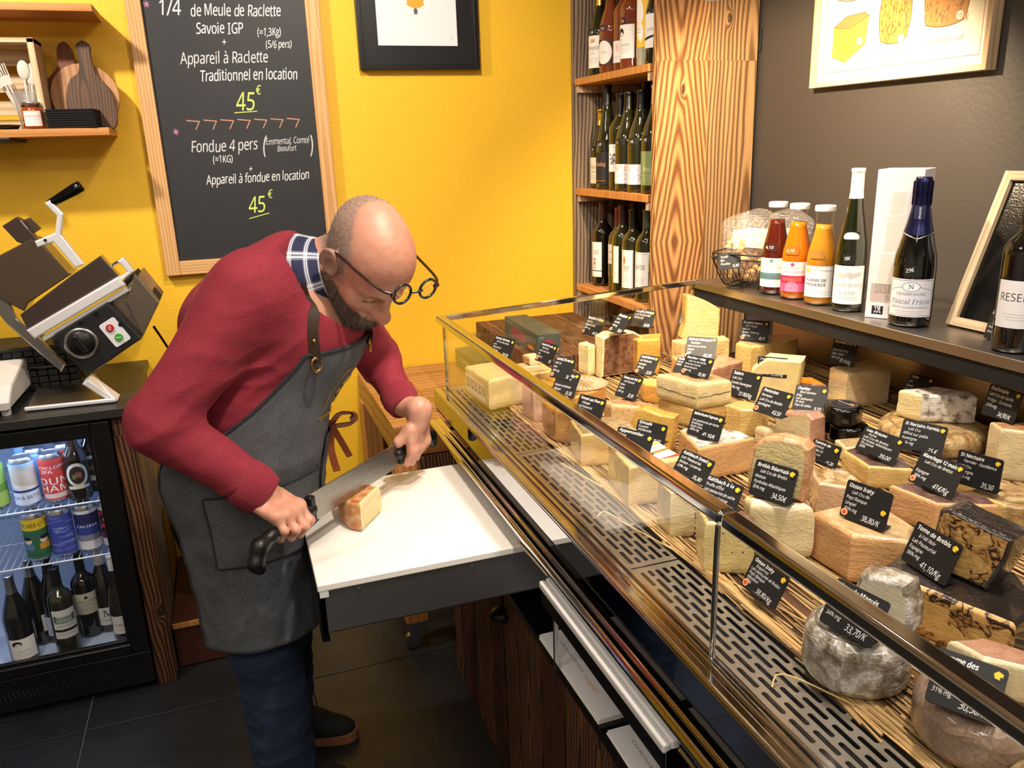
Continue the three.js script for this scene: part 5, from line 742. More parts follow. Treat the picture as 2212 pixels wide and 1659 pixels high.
cheese('rough-rinded piece behind the manchego card', [[1.19, -1.11], [1.17, -1.06], [1.245, -1.025], [1.265, -1.08]], D0, 0.99, C.gold, C.ochre, { cut: [0, 1], name: 'cheese_piece' });
cheese('tomme wedge with a rough tan rind beside the standing sheep slab', [[0.947, -1.113], [0.915, -1.05], [0.965, -1.0], [0.99, -1.03], [1.005, -1.09]], D0, 1.020, C.pink, C.ochre, { cut: [0, 1] });
cheese('tall cream beaufort block at the far end', [[0.926, -2.10], [0.935, -2.055], [0.957, -2.055], [0.957, -2.105]], D0, 1.043, C.ivory, C.gold, { cut: [0, 1, 2], top: 'paste', name: 'cheese_block' });
slabCheese('quarter wheel standing on edge, its rough brown rind turned outwards', [0.962, D0, -2.02], 4, [[0, 0.001], [0.004, 0.115], [0.03, 0.126], [0.107, 0.123], [0.15, 0.097], [0.176, 0.05], [0.18, 0.001]], 0.05, C.brown, C.ivory, { bev: 0.005, name: 'quarter_wheel' });
slabCheese('tall emmental wedge standing highest at the back of the counter', [1.205, D0, -1.985], -16, [[0.0, 0.001], [0.0, 0.043], [0.006, 0.075], [-0.006, 0.1], [0.004, 0.14], [0.006, 0.222], [0.027, 0.22], [0.07, 0.202], [0.107, 0.178], [0.108, 0.14], [0.1, 0.001]], 0.05, cm(0xecd79e, { wrap: 1.1 }), C.gold, { bev: 0.005 });
cheese('emmental block with rounded eyes in its edge in front of the tall wedge', [[1.15, -1.955], [1.155, -1.91], [1.30, -1.895], [1.31, -1.935]], D0, 1.058, C.straw, C.straw, { cut: [0, 1, 2, 3], top: 'paste', name: 'cheese_block' });
cheese('orange-yellow young gouda block at the back beside the emmental', [[1.065, -2.07], [1.065, -2.0], [1.13, -1.985], [1.17, -2.05]], D0, 1.055, C.goudaC, C.goudaC, { cut: [0, 1, 2], top: 'paste', name: 'cheese_block' });
cheese('speckled bethmale wedge at the right edge under its card', [[1.361, -1.101], [1.341, -1.06], [1.408, -0.99], [1.459, -1.05]], D0, 1.053, C.dotted, C.rust, { cut: [0, 1, 2] });
cheese('mottled saint-nectaire half under the big price card', [[1.178, -0.98], [1.182, -0.91], [1.235, -0.85], [1.30, -0.926], [1.263, -0.985]], D0, 0.99, C.gold, C.ochre, { cut: [0], name: 'half_wheel' });
cheese('herb-flecked wedge with an orange rind below the orties card', [[0.805, -1.678], [0.804, -1.635], [0.88, -1.57], [0.897, -1.60], [0.87, -1.67]], D0, 1.006, C.herbSpeck, C.rust, { cut: [0, 1], bev: 0.008 });
slabCheese('yellow cumin-flecked slab leaning over the gouda card', [0.785, D0, -1.50], -49, [[0, 0.001], [0.0, 0.06], [0.012, 0.088], [0.03, 0.092], [0.064, 0.084], [0.1, 0.082], [0.098, 0.03], [0.092, 0.001]], 0.035, C.speck, C.goudaC, { bev: 0.004 });
slabCheese('tall pale cheddar block with a price card lying on its slope', [1.19, D0, -1.635], -46, [[0.0, 0.001], [-0.008, 0.06], [0.002, 0.098], [0.034, 0.127], [0.12, 0.127], [0.117, 0.08], [0.105, 0.001]], 0.06, C.cheddar, C.cheddar, { bev: 0.006, name: 'cheese_block' });
cheese('orange mimolette wedge with a pitted brown rind behind the cheddar', [[1.31, -1.66], [1.305, -1.59], [1.36, -1.56], [1.375, -1.63]], D0, 1.004, C.orange, C.brown, { top: 'paste' });
slabCheese('pecorino wedge with dark spots and a grey-white rind', [1.105, D0, -1.42], -80, [[0, 0.001], [-0.006, 0.045], [0.006, 0.06], [0.085, 0.08], [0.1, 0.07], [0.105, 0.001]], 0.045, cm(0xefdcaf, { wrap: 0.5 }), C.pinkRind, { bev: 0.006 });
cheese('small peeled cream cheese piece before the pecorino card', [[1.03, -1.391], [1.033, -1.362], [1.066, -1.355], [1.072, -1.39]], D0, 1.0, C.parm, C.parm, { cut: [0, 1, 2, 3], top: 'paste', bev: 0.009, name: 'cheese_piece' });
cheese('pale wedge under the cantal card', [[0.975, -1.828], [0.961, -1.769], [0.988, -1.733], [1.035, -1.79]], D0, 1.0, C.goudaC, C.gold, { cut: [0, 1, 2] });
cheese('low orange-rinded wedge behind the amber crinkled one', [[0.72, -1.71], [0.726, -1.65], [0.77, -1.64], [0.785, -1.71]], D0, 0.99, C.amber, C.rust, { cut: [0, 1] });
wheelCheese('rough grey-brown saint-nectaire wheel carrying a wedge at the back right', [1.385, D0, -1.254], 0.108, 0.05, C.ochre, { round: 0.95, amp: 0.004 });
cheese('saint-nectaire quarter with a dark mouldy top on the rough wheel', [[1.342, -1.315], [1.353, -1.262], [1.445, -1.205], [1.463, -1.235], [1.43, -1.30]], 1.001, 1.062, C.ivory, C.mould, { cut: [0], bev: 0.006 });
// black wax rounds
for (const [x, y, z, l] of [[1.222, 0.9935, -1.345, 'topmost black wax cheese round with a printed lid'], [1.235, D0, -1.335, 'black wax round under the printed-lid one'], [1.165, D0, -1.39, 'black wax round standing behind the black bomb card'], [1.26, D0, -1.425, 'black wax round at the back of the wax group']]) {
  const t = thing('black_wax_cheese', l.replace('bomb', 'price'), 'cheese', [x, y, z], 0, 'black wax cheese rounds'), R = 0.04, h = 0.042;
  mesh('wax_body', lathe([[0, 0], [R - 0.008, 0], [R - 0.002, 0.003], [R, 0.01], [R, h - 0.01], [R - 0.002, h - 0.003], [R - 0.008, h], [0, h]], 48), std(0x070708, 0.18, { clearcoat: 0.6 }), t);
  if (y > 0.96) mesh('printed_lid', uvTo(new THREE.CylinderGeometry(R - 0.008, R - 0.008, 0.0008, 40).translate(0, h + 0.0004, 0), labels.cell((c, w, h2) => { bg(c, w, h2, '#101012'); c.strokeStyle = '#8a8a8e'; c.lineWidth = 3; c.beginPath(); c.arc(128, 128, 112, 0, 7); c.stroke(); c.fillStyle = '#b5763a'; c.fillRect(150, 60, 50, 24); centred(c, 'BLACK BOMBER', 128, 110, 26, '#e6e6e6', 'sans-serif', 190); lines(c, w, 140, 3, 16, '#6a6a6e', 0.3, 0.7); })), labelMat, t);
}
// piece being cut on the board
{
  const t = cheese('orange-rinded cheese piece being cut on the white board', [[0.199, -1.64], [0.255, -1.722], [0.20, -1.795], [0.165, -1.76], [0.163, -1.70], [0.178, -1.66]], 0.7905, 0.857, cm(0xf2e2ae), cm(0xffffff, { map: blotch([0x8a4a1c, 0xb06a34, 0xc98c58, 0xd8b490, 0xa4602c], 5, 50, 15), rindy: 1 }), { cut: [0], bev: 0.006, bulge: 0.003 });
}
// ---------- price cards ----------
const CARDS = [
  ['comte18', [0.668, 1.0400, -2.055], -72, 0.092, 0.055, 25, "Comté 18 mois;Lait cru de vache;Jura;Massif ACE;34% mg", '34,50', 'b', 'so', "black price card headed comté 18 mois at the far left under the rail"],
  ['comte24', [0.737, 1.0500, -1.904], -76, 0.073, 0.054, 28, "Comté 24 mois;18/20 mois;Lait cru de vache;Jura;34% mg", '35', 'b', 'so', "black price card headed comté standing on the flat labelled block"],
  ['comte36', [0.743, 1.0300, -1.809], -63, 0.065, 0.058, 32, "Comté 36 mois;Lait cru;Jura;34% mg", '38', 'b', 'so', "black price card headed comté 36 mois behind the brugge card"],
  ['brugge', [0.737, 0.9950, -1.777], -61, 0.071, 0.064, 32, "Brugge Prestige;Lait Pasteurisé;;Flandre occidentale;Belgique", '31,50', 'b', 's', "black price card headed brugge in a clear clip on the half wheel"],
  ['fleurs', [0.674, 1.0250, -1.494], -65, 0.073, 0.057, 28, "Tomme aux Fleurs;d'Alpage;Lait Pasteurisé;Autriche;34,5% mg", '36,40/Kg', 'c', 's', "black price card headed tomme aux fleurs above the chrome rail"],
  ['beaufort', [0.986, 1.0450, -2.153], -74, 0.079, 0.060, 30, "Beaufort d'Été;Lait Cru;Haute Savoie;34% mg", '44,50', 'b', 'so', "black price card headed beaufort on the tall cream block"],
  ['abond', [0.988, 1.0860, -1.990], -79, 0.061, 0.063, 42, "Abondance;lait cru;de vache;34% mg", '38,50', 'b', 'so', "black price card headed abondance on the standing quarter wheel"],
  ['goudaj', [1.140, 1.0600, -2.121], -59, 0.073, 0.056, 30, "Gouda Jeune;Lait Pasteurisé;Hollande", '20,90', 'f', 's', "black price card headed gouda jeune on the orange-yellow block"],
  ['cantal', [0.999, 1.0000, -1.842], -61, 0.059, 0.059, 40, "Cantal Entre deux;Lait Pasteurisé;Auvergne;30% mg", '23,50', 'b', 'so', "black price card headed cantal between the brown quarter wheel and the morbier"],
  ['orties', [0.847, 1.0100, -1.653], -66, 0.061, 0.059, 38, "Tomme aux Orties;Lait Pasteurisé;Alsace;Fischer;28% mg", '33,50', 'f', 's', "black price card headed tomme aux orties on the herb-flecked wedge"],
  ['emm', [1.255, 1.0650, -2.042], -50, 0.067, 0.062, 45, "Emmental de;Savoie;Lait Cru de vache;Savoie;IGP 28%", '30,90', 'c', 's', "black price card headed emmental before the tallest cheese"],
  ['gruy', [1.366, 1.0460, -1.874], -48, 0.078, 0.059, 18, "Gruyère Suisse;AOP Alpage;Lait Cru;Suisse - Fribourg;34% mg", '40 €', 'f', 'so', "black price card headed gruyère suisse on the back wedge"],
  ['vach', [1.166, 1.0270, -1.835], -41, 0.082, 0.067, 42, "Vacherin Fribourgeois;Rustique;Lait cru de vache;Suisse;30%", '40,50', 'b', 'so', "black price card headed vacherin rising above the morbier card"],
  ['morb', [0.989, 1.0660, -1.577], -65, 0.077, 0.050, 32, "Morbier +100j;Lait cru de Vache;Franche Comté;Mont de Jura;29% mg", '33,90', 'c', 'so', "black price card headed morbier on the ash-lined quarter"],
  ['racl', [1.058, 1.0200, -1.755], -62, 0.044, 0.046, 42, "Raclette;Lait cru;Savoie", '29', 'b', 's', "small price card half hidden behind the morbier card"],
  ['salers', [1.075, 1.0200, -1.513], -68, 0.079, 0.063, 25, "Salers;Lait Cru;Cantal Auvergne;35% mg", '37,80/Kg', 'c', 'so', "black price card headed salers with a rounded clip"],
  ['pecor', [1.038, 1.0300, -1.362], -74, 0.078, 0.059, 35, "Pecorino;Romano;Lait Cru de Brebis;Sardaigne", '43,50', 'f', 'so', "black price card headed pecorino romano leaning by the cheddar"],
  ['bomb', [1.184, 1.0000, -1.412], -52, 0.071, 0.062, 32, "Cheddar;Black Bomber;200g;Lait pasteurisé;18 mois;Pays de Galles", '8,00', 'f', 's', "black price card headed cheddar black behind the wax rounds"],
  ['parm', [1.414, 1.0430, -1.577], -67, 0.065, 0.065, 18, "Parmesan 24m;;Lait cru de Vache;Italie - Emilie;DOP 32% mg", '48,80/Kg', 'c', 's', "black price card on the large film-wrapped hard block"],
  ['bella', [0.846, 1.0250, -1.310], -67, 0.076, 0.052, 25, "Bellavitano Espresso;;Lait pasteurisé de vache;Amérique;États-Unis;38% mg", '45,10/K', 'c', 's', "black price card headed bellavitano on the mottled grey wedge"],
  ['goudac', [0.770, 1.0000, -1.391], -61, 0.072, 0.042, 22, "Gouda;Cumin;Hollande", '26,50', 'b', 's', "black price card headed gouda partly behind the appenzeller card"],
  ['appen', [0.665, 1.0340, -1.273], -63, 0.083, 0.045, 28, "Appenzeller;Extra;+6 mois;Lait Cru", '38,80/Kg', 'b', 's', "black price card headed appenzeller just above the chrome rail"],
  ['kalt', [0.693, 1.0400, -1.114], -78, 0.078, 0.046, 35, "Kaltbach 5mois;Lait Pasteurisé;Suisse - Lucerne;29% mg", '35,80', 'c', 's', "black price card reading suisse lucerne before the mottled wedge"],
  ['kaltt', [0.671, 1.0400, -0.995], -70, 0.071, 0.048, 30, "Kaltbach à la;Truffe d'Été;Lait pasteurisé de vache;Lucerne - Suisse", '39,50 €', 'b', 's', "black price card reading truffe d'été over the rail joint"],
  ['aydius', [0.973, 1.0220, -1.111], -78, 0.060, 0.041, 18, "Tomme de;l'AYDIUS;Juillet 24;Lait cru", '41,20', 'c', 's', "small price card headed tomme de l'aydius"],
  ['bearn', [0.753, 1.0500, -0.971], -67, 0.073, 0.058, 20, "Brebis Béarnais;Lait Cru de Brebis;dessun;Pyrénées Atlantiques;35% mg", '34,50€', 'f', 's', "black price card headed brebis béarnais before the standing slab"],
  ['ossau', [0.851, 1.0330, -0.877], -75, 0.075, 0.059, 15, "Ossau Iraty;Lait Cru de;Pays Basque;Urepel;35% mg", '38,80/K', 'f', 'so', "black price card headed ossau iraty on the large front wedge"],
  ['lou', [1.121, 1.0000, -1.142], -85, 0.093, 0.053, 30, "Lou Brazou;Fumé;Lait Cru de Brebis;Pyrénées Atlantiques;Occitanie;38%", '39,00', 'c', 's', "black price card headed lou brazou fumé in a rounded clip"],
  ['stnf', [1.215, 1.0000, -1.126], -66, 0.083, 0.060, 22, "St Nectaire Fermier;Lait Cru;Affiné sur paille;Auvergne;27% mg", '25 €', 'c', 's', "black price card headed st nectaire fermier before the rough wheel"],
  ['manch', [1.079, 1.0100, -0.969], -87, 0.088, 0.061, 28, "Manchego 12 mois;Lait Cru de Brebis;;Espagne;38% mg", '41€/Kg', 'c', 'so', "black price card headed manchego in a black clip"],
  ['stne', [1.175, 1.0000, -0.960], -72, 0.074, 0.062, 5, "St Nectaire;Fermier - Excellence;Lait Cru;Auvergne;27% mg", '35,50', 'f', 's', "black price card headed st nectaire excellence with a large price"],
  ['beth', [1.377, 1.0550, -1.100], -90, 0.073, 0.063, 15, "Bethmale;Lait Cru de Vache;Ariège - Occitanie;29% mg", '34,90/K', 'f', 's', "black price card headed bethmale near the right edge"],
  ['tomes', [1.452, 1.0000, -1.387], -82, 0.063, 0.066, 38, "Tome;Lait;Savoie;28% mg", '', 'c', 's', "black price card headed tome half hidden behind the mouldy-topped quarter"],
  ['ail', [0.833, 1.0250, -0.742], -93, 0.080, 0.060, 22, "Tome de Brebis;à l'Ail Noir;Lait Pasteurisé;Espagne;36% mg", '41,10/Kg', 'f', 's', "black price card headed tome de brebis on the black-rinded half wheel"],
  ['fleurm', [0.631, 1.0300, -0.660], -78, 0.072, 0.058, 32, "Fleur du Maquis;Lait Pasteurisé;;;34% mg", '33,70/K', 'f', 's', "black price card headed fleur du maquis crossed by the chrome rail"],
  ['croq', [0.653, 1.0200, -0.516], -61, 0.067, 0.059, 40, "Tomme des;Croquants;Lait cru;Périgord;31% mg", '30,50/K', 'f', 's', "black price card headed tomme des croquants crossed by the chrome rail"],
  ['esq', [0.653, 0.9650, -0.854], -88, 0.076, 0.052, 28, "Ossau Iraty;Esquirrou;Lait pasteurisé de Brebis;Pays Basque;Mauléon;38%", '38,80/Kg', 'c', 'so', "black price card reading mauléon lying low on the straw"],
  ['plateau', [1.447, 1.1870, -1.179], -90, 0.069, 0.061, 15, "Plateau;de présentation;. . . . . .;Petit : 4€;Grand : 5€", '', 'f', '', "small black sign offering plateaux on the steel shelf"],
];
const cardBase = std(0x0e0e0f, 0.5), yellowSt = std(0xe8c330, 0.5), orangeSt = std(0xe8a57c, 0.5), redSt = std(0xc8502c, 0.5), ringSt = std(0x111111, 0.5);
for (const [key, [x, y, z], yaw, w, h, tilt, text, price, foot, st, label] of CARDS) {
  const t = thing('price_card', label, 'price card', [x, y + 0.001, z], yaw * RAD, key === 'plateau' ? undefined : 'black price cards on the cheeses'), rows = text.split(';');
  const uv = signs.cell((c, W, H) => {
    bg(c, W, H, '#151617'); const big = rows.length <= 3 ? 44 : rows.length <= 4 ? 36 : 31, ink = '#ececec';
    rows.forEach((r, i) => { const size = i ? big * 0.82 : big; c.font = size + 'px sans-serif'; const sq = Math.min(0.86, (i === 0 && st ? 200 : 225) / Math.max(1, c.measureText(r).width)); if (r) scrawl(c, r, 14 + (i === 1 && rows.length > 4 ? 24 : 0), 36 + i * (H - 62) / Math.max(4, rows.length - 0.4), size, ink, { squeeze: sq, bold: i === 0, rot: 0.02 }); });
    if (price) scrawl(c, price, W - 18 - price.length * 17, H - 18, 42, '#f4f4f4', { squeeze: 0.72, rot: 0.03 });
  });
  const plate = new THREE.Group(); plate.name = 'plate'; plate.rotation.x = -tilt * RAD; t.add(plate);
  const body = ext(rrect(w, h, 0.005, 0, h / 2), 0.0016, 0.0003), p = body.attributes.position, u = body.attributes.uv;
  for (let i = 0; i < p.count; i++) u.setXY(i, p.getX(i) / w + 0.5, p.getY(i) / h);
  mesh('card', uvTo(body, uv), signMat, plate);
  if (st.includes('s')) { const sx = w / 2 - 0.008, sy = key === 'ossau' ? h * 0.45 : key === 'fleurm' ? h * 0.62 : h - 0.009, g = mesh('yellow_sticker', [cyl(0.0062, 0.0062, 0.0006, 0, 0, 0, 24).rotateX(Math.PI / 2).translate(sx, sy, 0.0017)], ringSt, plate); mesh('cheese_mark', ext([[-0.0045, 0.001], [-0.001, 0.0045], [0.0042, 0.0025], [0.004, -0.001], [0.0015, -0.001], [0.002, -0.0042], [-0.003, -0.0035]], 0.0006).translate(sx, sy, 0.0022), yellowSt, g); }
  if (st.includes('o')) { const sx = -w / 2 + 0.007, sy = 0.0085, g = mesh('orange_sticker', cyl(0.0055, 0.0055, 0.0006, 0, 0, 0, 20).rotateX(Math.PI / 2).translate(sx, sy, 0.0017), orangeSt, plate); mesh('seal_mark', cyl(0.0028, 0.0028, 0.0004, 0, 0, 0, 16).rotateX(Math.PI / 2).translate(sx, sy, 0.0023), redSt, g); }
  if (foot === 'c') mesh('clip', [ext(rrect(0.022, 0.007, 0.002, 0.0, 0.0035), 0.004, 0.001, 0.001), new THREE.CylinderGeometry(0.017, 0.017, 0.002, 28, 1, false, Math.PI / 2, Math.PI).translate(0, 0.001, 0)], cardBase, t);
  else mesh('foot', bx(-w / 2 + 0.004, w / 2 - 0.004, 0, 0.0015, -0.024, 0.001, 0.0005), cardBase, t);
}
{ // grey card lying on the cheddar slope
  const t = thing('price_card', 'black price card headed cheddar vintage lying on the pale cheddar block', 'price card', [1.225, 1.03, -1.60], -46 * RAD, 'black price cards on the cheeses');
  const uv = signs.cell((c, W, H) => { bg(c, W, H, '#151617'); ['Cheddar Vintage', 'Lait Pasteurisé', '18 mois', 'Angleterre', '32% mg'].forEach((r, i) => scrawl(c, r, 14, 36 + i * 36, 32, '#ececec', { squeeze: 0.8 })); scrawl(c, '31,20/Kg', 120, 192, 36, '#f4f4f4', { squeeze: 0.75 }); });
  const plate = new THREE.Group(); plate.name = 'plate'; plate.rotation.x = -0.12; t.add(plate);
  const w = 0.072, h = 0.05, body = ext(rrect(w, h, 0.004, 0, h / 2), 0.0016, 0.0003), p = body.attributes.position, u = body.attributes.uv; for (let i = 0; i < p.count; i++) u.setXY(i, p.getX(i) / w + 0.5, p.getY(i) / h);
  mesh('card', uvTo(body, uv), signMat, plate); mesh('yellow_sticker', cyl(0.005, 0.005, 0.0006, 0, 0, 0, 20).rotateX(Math.PI / 2).translate(w / 2 - 0.007, h - 0.008, 0.0018), yellowSt, plate);
}
// ---------- things on the steel shelf ----------
const SY = 1.1872;
function juice(label, x, z, liquid, draw, price, turn) {
  const t = thing('juice_bottle', label, 'juice bottle', [x, SY, z], turn, 'fruit juice bottles on the steel shelf');
  mesh('glass_body', bodyGeo.juice ??= lathe([[0, 0.004], [0.03, 0.001], [0.036, 0.004], [0.038, 0.014], [0.038, 0.105], [0.036, 0.125], [0.028, 0.16], [0.0215, 0.19], [0.0205, 0.225], [0.0225, 0.228], [0.0225, 0.236], [0, 0.236]], 36), M.jar ??= std(0xffffff, 0.02, { transmission: 1, thickness: 0, ior: 1.5 }), t);
  mesh('juice', lathe([[0, 0.006], [0.03, 0.004], [0.0355, 0.008], [0.0365, 0.016], [0.0365, 0.105], [0.0345, 0.125], [0.0265, 0.16], [0.0203, 0.188], [0.0195, 0.2], [0, 0.2]], 36), liquid, t);
  mesh('cap', lathe([[0.0225, 0.232], [0.0248, 0.233], [0.0248, 0.244], [0.023, 0.246], [0, 0.246]], 28), M.white, t);
  mesh('paper_label', labelBand(labels.cell(draw), 0.0386, 0.022, 0.1, 1.0, 0), labelMat, t);
  mesh('chalk_price', labelBand(labels.cell((c, w, h) => { bg(c, w, h, price[1]); scrawl(c, price[0], 20, 180, 120, '#f6f6f6', { squeeze: 0.75, rot: -0.05 }); }), 0.0366, 0.118, 0.14, 0.5, -0.15), labelMat, t);
  return t;
}
const brand = (c, w, col) => { c.fillStyle = col; c.beginPath(); c.arc(w / 2, 24, 16, 0, 7); c.fill(); centred(c, 'Pressoirs', w / 2 - 10, 64, 30, col, 'serif'); centred(c, 'de Provence', w / 2 + 10, 94, 30, col, 'serif'); };
juice('dark red juice bottle with a teal banded label', 1.398, -1.842, std(0x4a1408, 0.1, { clearcoat: 0.4 }), (c, w, h) => { bg(c, w, h, '#e9e3de'); brand(c, w, '#5a8a90'); c.fillStyle = '#4c8288'; c.fillRect(0, 130, w, 60); centred(c, 'POMME FRAMBOISE', w / 2, 178, 34, '#8e2f3c', 'sans-serif', 200); }, ['4,10', '#3a1007'], -0.9);
juice('orange mango juice bottle with a pink and crimson label', 1.40, -1.757, std(0xc46a08, 0.15, { clearcoat: 0.4 }), (c, w, h) => { bg(c, w, h, '#eee8e2'); brand(c, w, '#c0385e'); c.fillStyle = '#c81f52'; c.fillRect(0, 118, w, 66); centred(c, 'MANGUE', w / 2, 164, 42, '#f0a03a', 'sans-serif', 170); c.fillStyle = '#d9548c'; c.fillRect(0, 184, w, 80); c.strokeStyle = '#f2c6d8'; c.lineWidth = 4; for (let i = 1; i < 5; i++) { c.beginPath(); c.arc(w / 2, 222, i * 13, 0, 7); c.stroke(); } }, ['4,10', '#b06a12'], -0.9);
juice('cloudy golden apple juice bottle with a white label', 1.404, -1.665, std(0xb87a1e, 0.15, { clearcoat: 0.4 }), (c, w, h) => { bg(c, w, h, '#eeeef0'); c.fillStyle = '#e3bd3c'; c.beginPath(); c.arc(40, 40, 22, 0, 7); c.fill(); centred(c, 'Pressoirs de Provence', 155, 46, 22, '#555', 'serif', 180); c.fillStyle = '#2a2a2c'; c.font = 'bold 34px sans-serif'; c.fillText('POMME DE', 24, 128); c.fillText('PROVENCE', 24, 164); c.strokeStyle = '#9aa0a8'; c.lineWidth = 2; for (let i = 0; i < 18; i++) for (let k = 0; k < 3; k++) { c.beginPath(); c.arc(8 + i * 15 + (k % 2) * 7, 212 + k * 16, 8, 3.14, 6.28); c.stroke(); } }, ['', '#a9792c'], -0.9);
bottle('wine_bottle', 'green flute wine bottle with a white cap before the pale gift box', 'flute', [1.412, SY, -1.572], { h: 0.335, glass: G.green, cap: M.white, capFrom: 0.275, turn: -0.85, print: (c, w, h) => { bg(c, w, h, '#e9eaea'); c.fillStyle = '#b9bcbc'; for (let i = 0; i < 5; i++) { c.beginPath(); c.ellipse(60 + i * 34, 60 + (i % 2) * 10, 34, 16, -0.3, 0, 7); c.fill(); } centred(c, 'ROUSSETTE DE SAVOIE', w / 2, 140, 30, '#555a60', 'serif', 240); centred(c, 'ALTESSE', w / 2, 190, 30, '#70757a', 'serif'); lines(c, w, 210, 2); }, y0: 0.02, y1: 0.115, half: 1.1, price: '18€', py: 0.132 });
{ const t = scene.children[scene.children.length - 1]; mesh('neck_label', labelBand(labels.cell((c, w, h) => { bg(c, w, h, '#0b0d07'); c.fillStyle = '#e4e6e4'; c.beginPath(); c.ellipse(128, 128, 120, 120, 0, 0, 7); c.fill(); c.strokeStyle = '#888'; c.beginPath(); c.ellipse(128, 128, 100, 96, 0, 0, 7); c.stroke(); }), 0.0323, 0.172, 0.197, 0.62, 0), labelMat, t); }
{
  const t = thing('gift_box', 'tall white gift box printed with stacked pale stones', 'box', [1.452, SY, -1.467], -1.02), W = 0.098, H = 0.335, D = 0.092;
  mesh('carton', bx(-W / 2, W / 2, 0, H, -D / 2, D / 2, 0.0015), std(0xe2e0e4, 0.5), t);
  mesh('printed_front', uvTo(new THREE.BoxGeometry(W - 0.002, H - 0.002, 0.0008).translate(0, H / 2, D / 2 + 0.0003), prints.cell((c, w, h) => {
    bg(c, w, h, '#dedce2'); const stone = (pts, col) => { c.fillStyle = col; c.beginPath(); pts.forEach(([x, y], i) => (i ? c.lineTo(x * w, y * h) : c.moveTo(x * w, y * h))); c.closePath(); c.fill(); };
    stone([[0.36, 0.15], [0.68, 0.14], [0.66, 0.28], [0.34, 0.3]], '#cfcac6'); stone([[0.3, 0.31], [0.68, 0.29], [0.8, 0.48], [0.72, 0.54], [0.3, 0.54]], '#d2ccc6'); stone([[0.24, 0.56], [0.8, 0.55], [0.82, 0.75], [0.2, 0.76]], '#d6d2cc');
    for (let i = 0; i < 60; i++) { c.strokeStyle = 'rgba(150,140,132,0.25)'; c.lineWidth = 4; const x = rr(0.3, 0.7) * w, y = rr(0.17, 0.74) * h; c.beginPath(); c.moveTo(x, y); c.lineTo(x + rr(-60, 60), y + rr(-20, 20)); c.stroke(); }
    c.fillStyle = '#b9aca8'; c.fillRect(0.08 * w, 0.76 * h, 0.92 * w, 0.13 * h); centred(c, 'LOUIS ROEDERER', 0.55 * w, 0.825 * h, 90, '#5c5456', 'serif', 0.8 * w); centred(c, 'COLLECTION', 0.55 * w, 0.868 * h, 40, '#6c6466', 'serif');
    c.fillStyle = '#121214'; c.fillRect(0.14 * w, 0.915 * h, 0.26 * w, 0.06 * h); centred(c, '55€', 0.27 * w, 0.963 * h, 100, '#fff', 'sans-serif', 0.22 * w);
  })), printMat, t);
}
{
  const b = bottle('champagne_bottle', 'champagne bottle with a blue foil neck and a silver-white label', 'champagne', [1.418, SY, -1.383], { glass: G.black, cap: std(0x23264f, 0.25, { metalness: 0.7 }), capFrom: 0.2, turn: -0.85, print: (c, w, h) => { bg(c, w, h, '#d9dbe4'); c.strokeStyle = '#5a5e70'; c.lineWidth = 3; c.strokeRect(10, 10, w - 20, h - 20); c.beginPath(); c.moveTo(14, 80); c.quadraticCurveTo(w / 2, 20, w - 14, 80); c.stroke(); c.fillStyle = '#eef0f6'; c.beginPath(); c.ellipse(w / 2, 52, 44, 30, 0, 0, 7); c.fill(); c.stroke(); centred(c, 'N', w / 2, 66, 40, '#1c2250', 'serif'); centred(c, 'CHAMPAGNE', w / 2, 110, 24, '#3a3e58', 'serif'); c.font = 'italic 46px serif'; c.fillStyle = '#4a5070'; c.fillText('Pascal Fricot', 22, 168, w - 44); centred(c, 'BRUT CHARDONNAY', w / 2, 200, 22, '#4a4e60', 'serif', 200); lines(c, w, 216, 2); }, y0: 0.024, y1: 0.107, half: 1.15, price: '29€', py: 0.125, cat: 'champagne bottle' });
  mesh('foil_crest', [...Array(10)].map((_, i) => { const a = i * 0.628; return bx(-0.0012, 0.0012, 0.262, 0.312, 0.0178, 0.0205, 0.001).rotateY(a); }), std(0x1d2048, 0.22, { metalness: 0.8 }), b);
  mesh('foil_edge', tube([...Array(25)].map((_, i) => { const a = i / 24 * 6.283, y = 0.192 + 0.012 * Math.abs(Math.sin(a)), r = 0.0335 - (y - 0.192) * 0.28; return [r * Math.sin(a), y, r * Math.cos(a)]; }), 0.0013, 60, 6), M.silver, b);
  mesh('neck_lettering', labelBand(labels.cell((c, w, h) => { bg(c, w, h, '#23264f'); c.save(); c.translate(150, 235); c.rotate(-Math.PI / 2); c.font = 'bold 58px serif'; c.fillStyle = '#e8e8ee'; c.fillText('CHAMPAGNE', 0, 0, 220); c.restore(); }), 0.0232, 0.212, 0.262, 0.5, 0), labelMat, b);
}
{
  const t = thing('small_chalkboard', 'blank framed chalkboard leaning on the dark wall over the counter', 'chalkboard', [1.485, SY, -1.337], -Math.PI / 2 + 0.03), W = 0.36, H = 0.345, f = 0.02; t.rotation.order = 'YXZ'; t.rotation.x = -0.36;
  mesh('frame', bx(0, f, 0, H, -0.012, 0.012, 0.001), M.pale, t); mesh('frame', bx(W - f, W, 0, H, -0.012, 0.012, 0.001), M.pale, t); mesh('frame', uvBox(bx(f, W - f, 0, f, -0.012, 0.012, 0.001), 1, true), M.pale, t); mesh('frame', uvBox(bx(f, W - f, H - f, H, -0.012, 0.012, 0.001), 1, true), M.pale, t);
  mesh('slate_sheet', bx(f - 0.002, W - f + 0.002, f - 0.002, H - f + 0.002, -0.006, 0.002), std(0x0d0c0a, 0.22, { bumpMap: rep(plaster, 4), bumpScale: 0.0006 }), t);
}
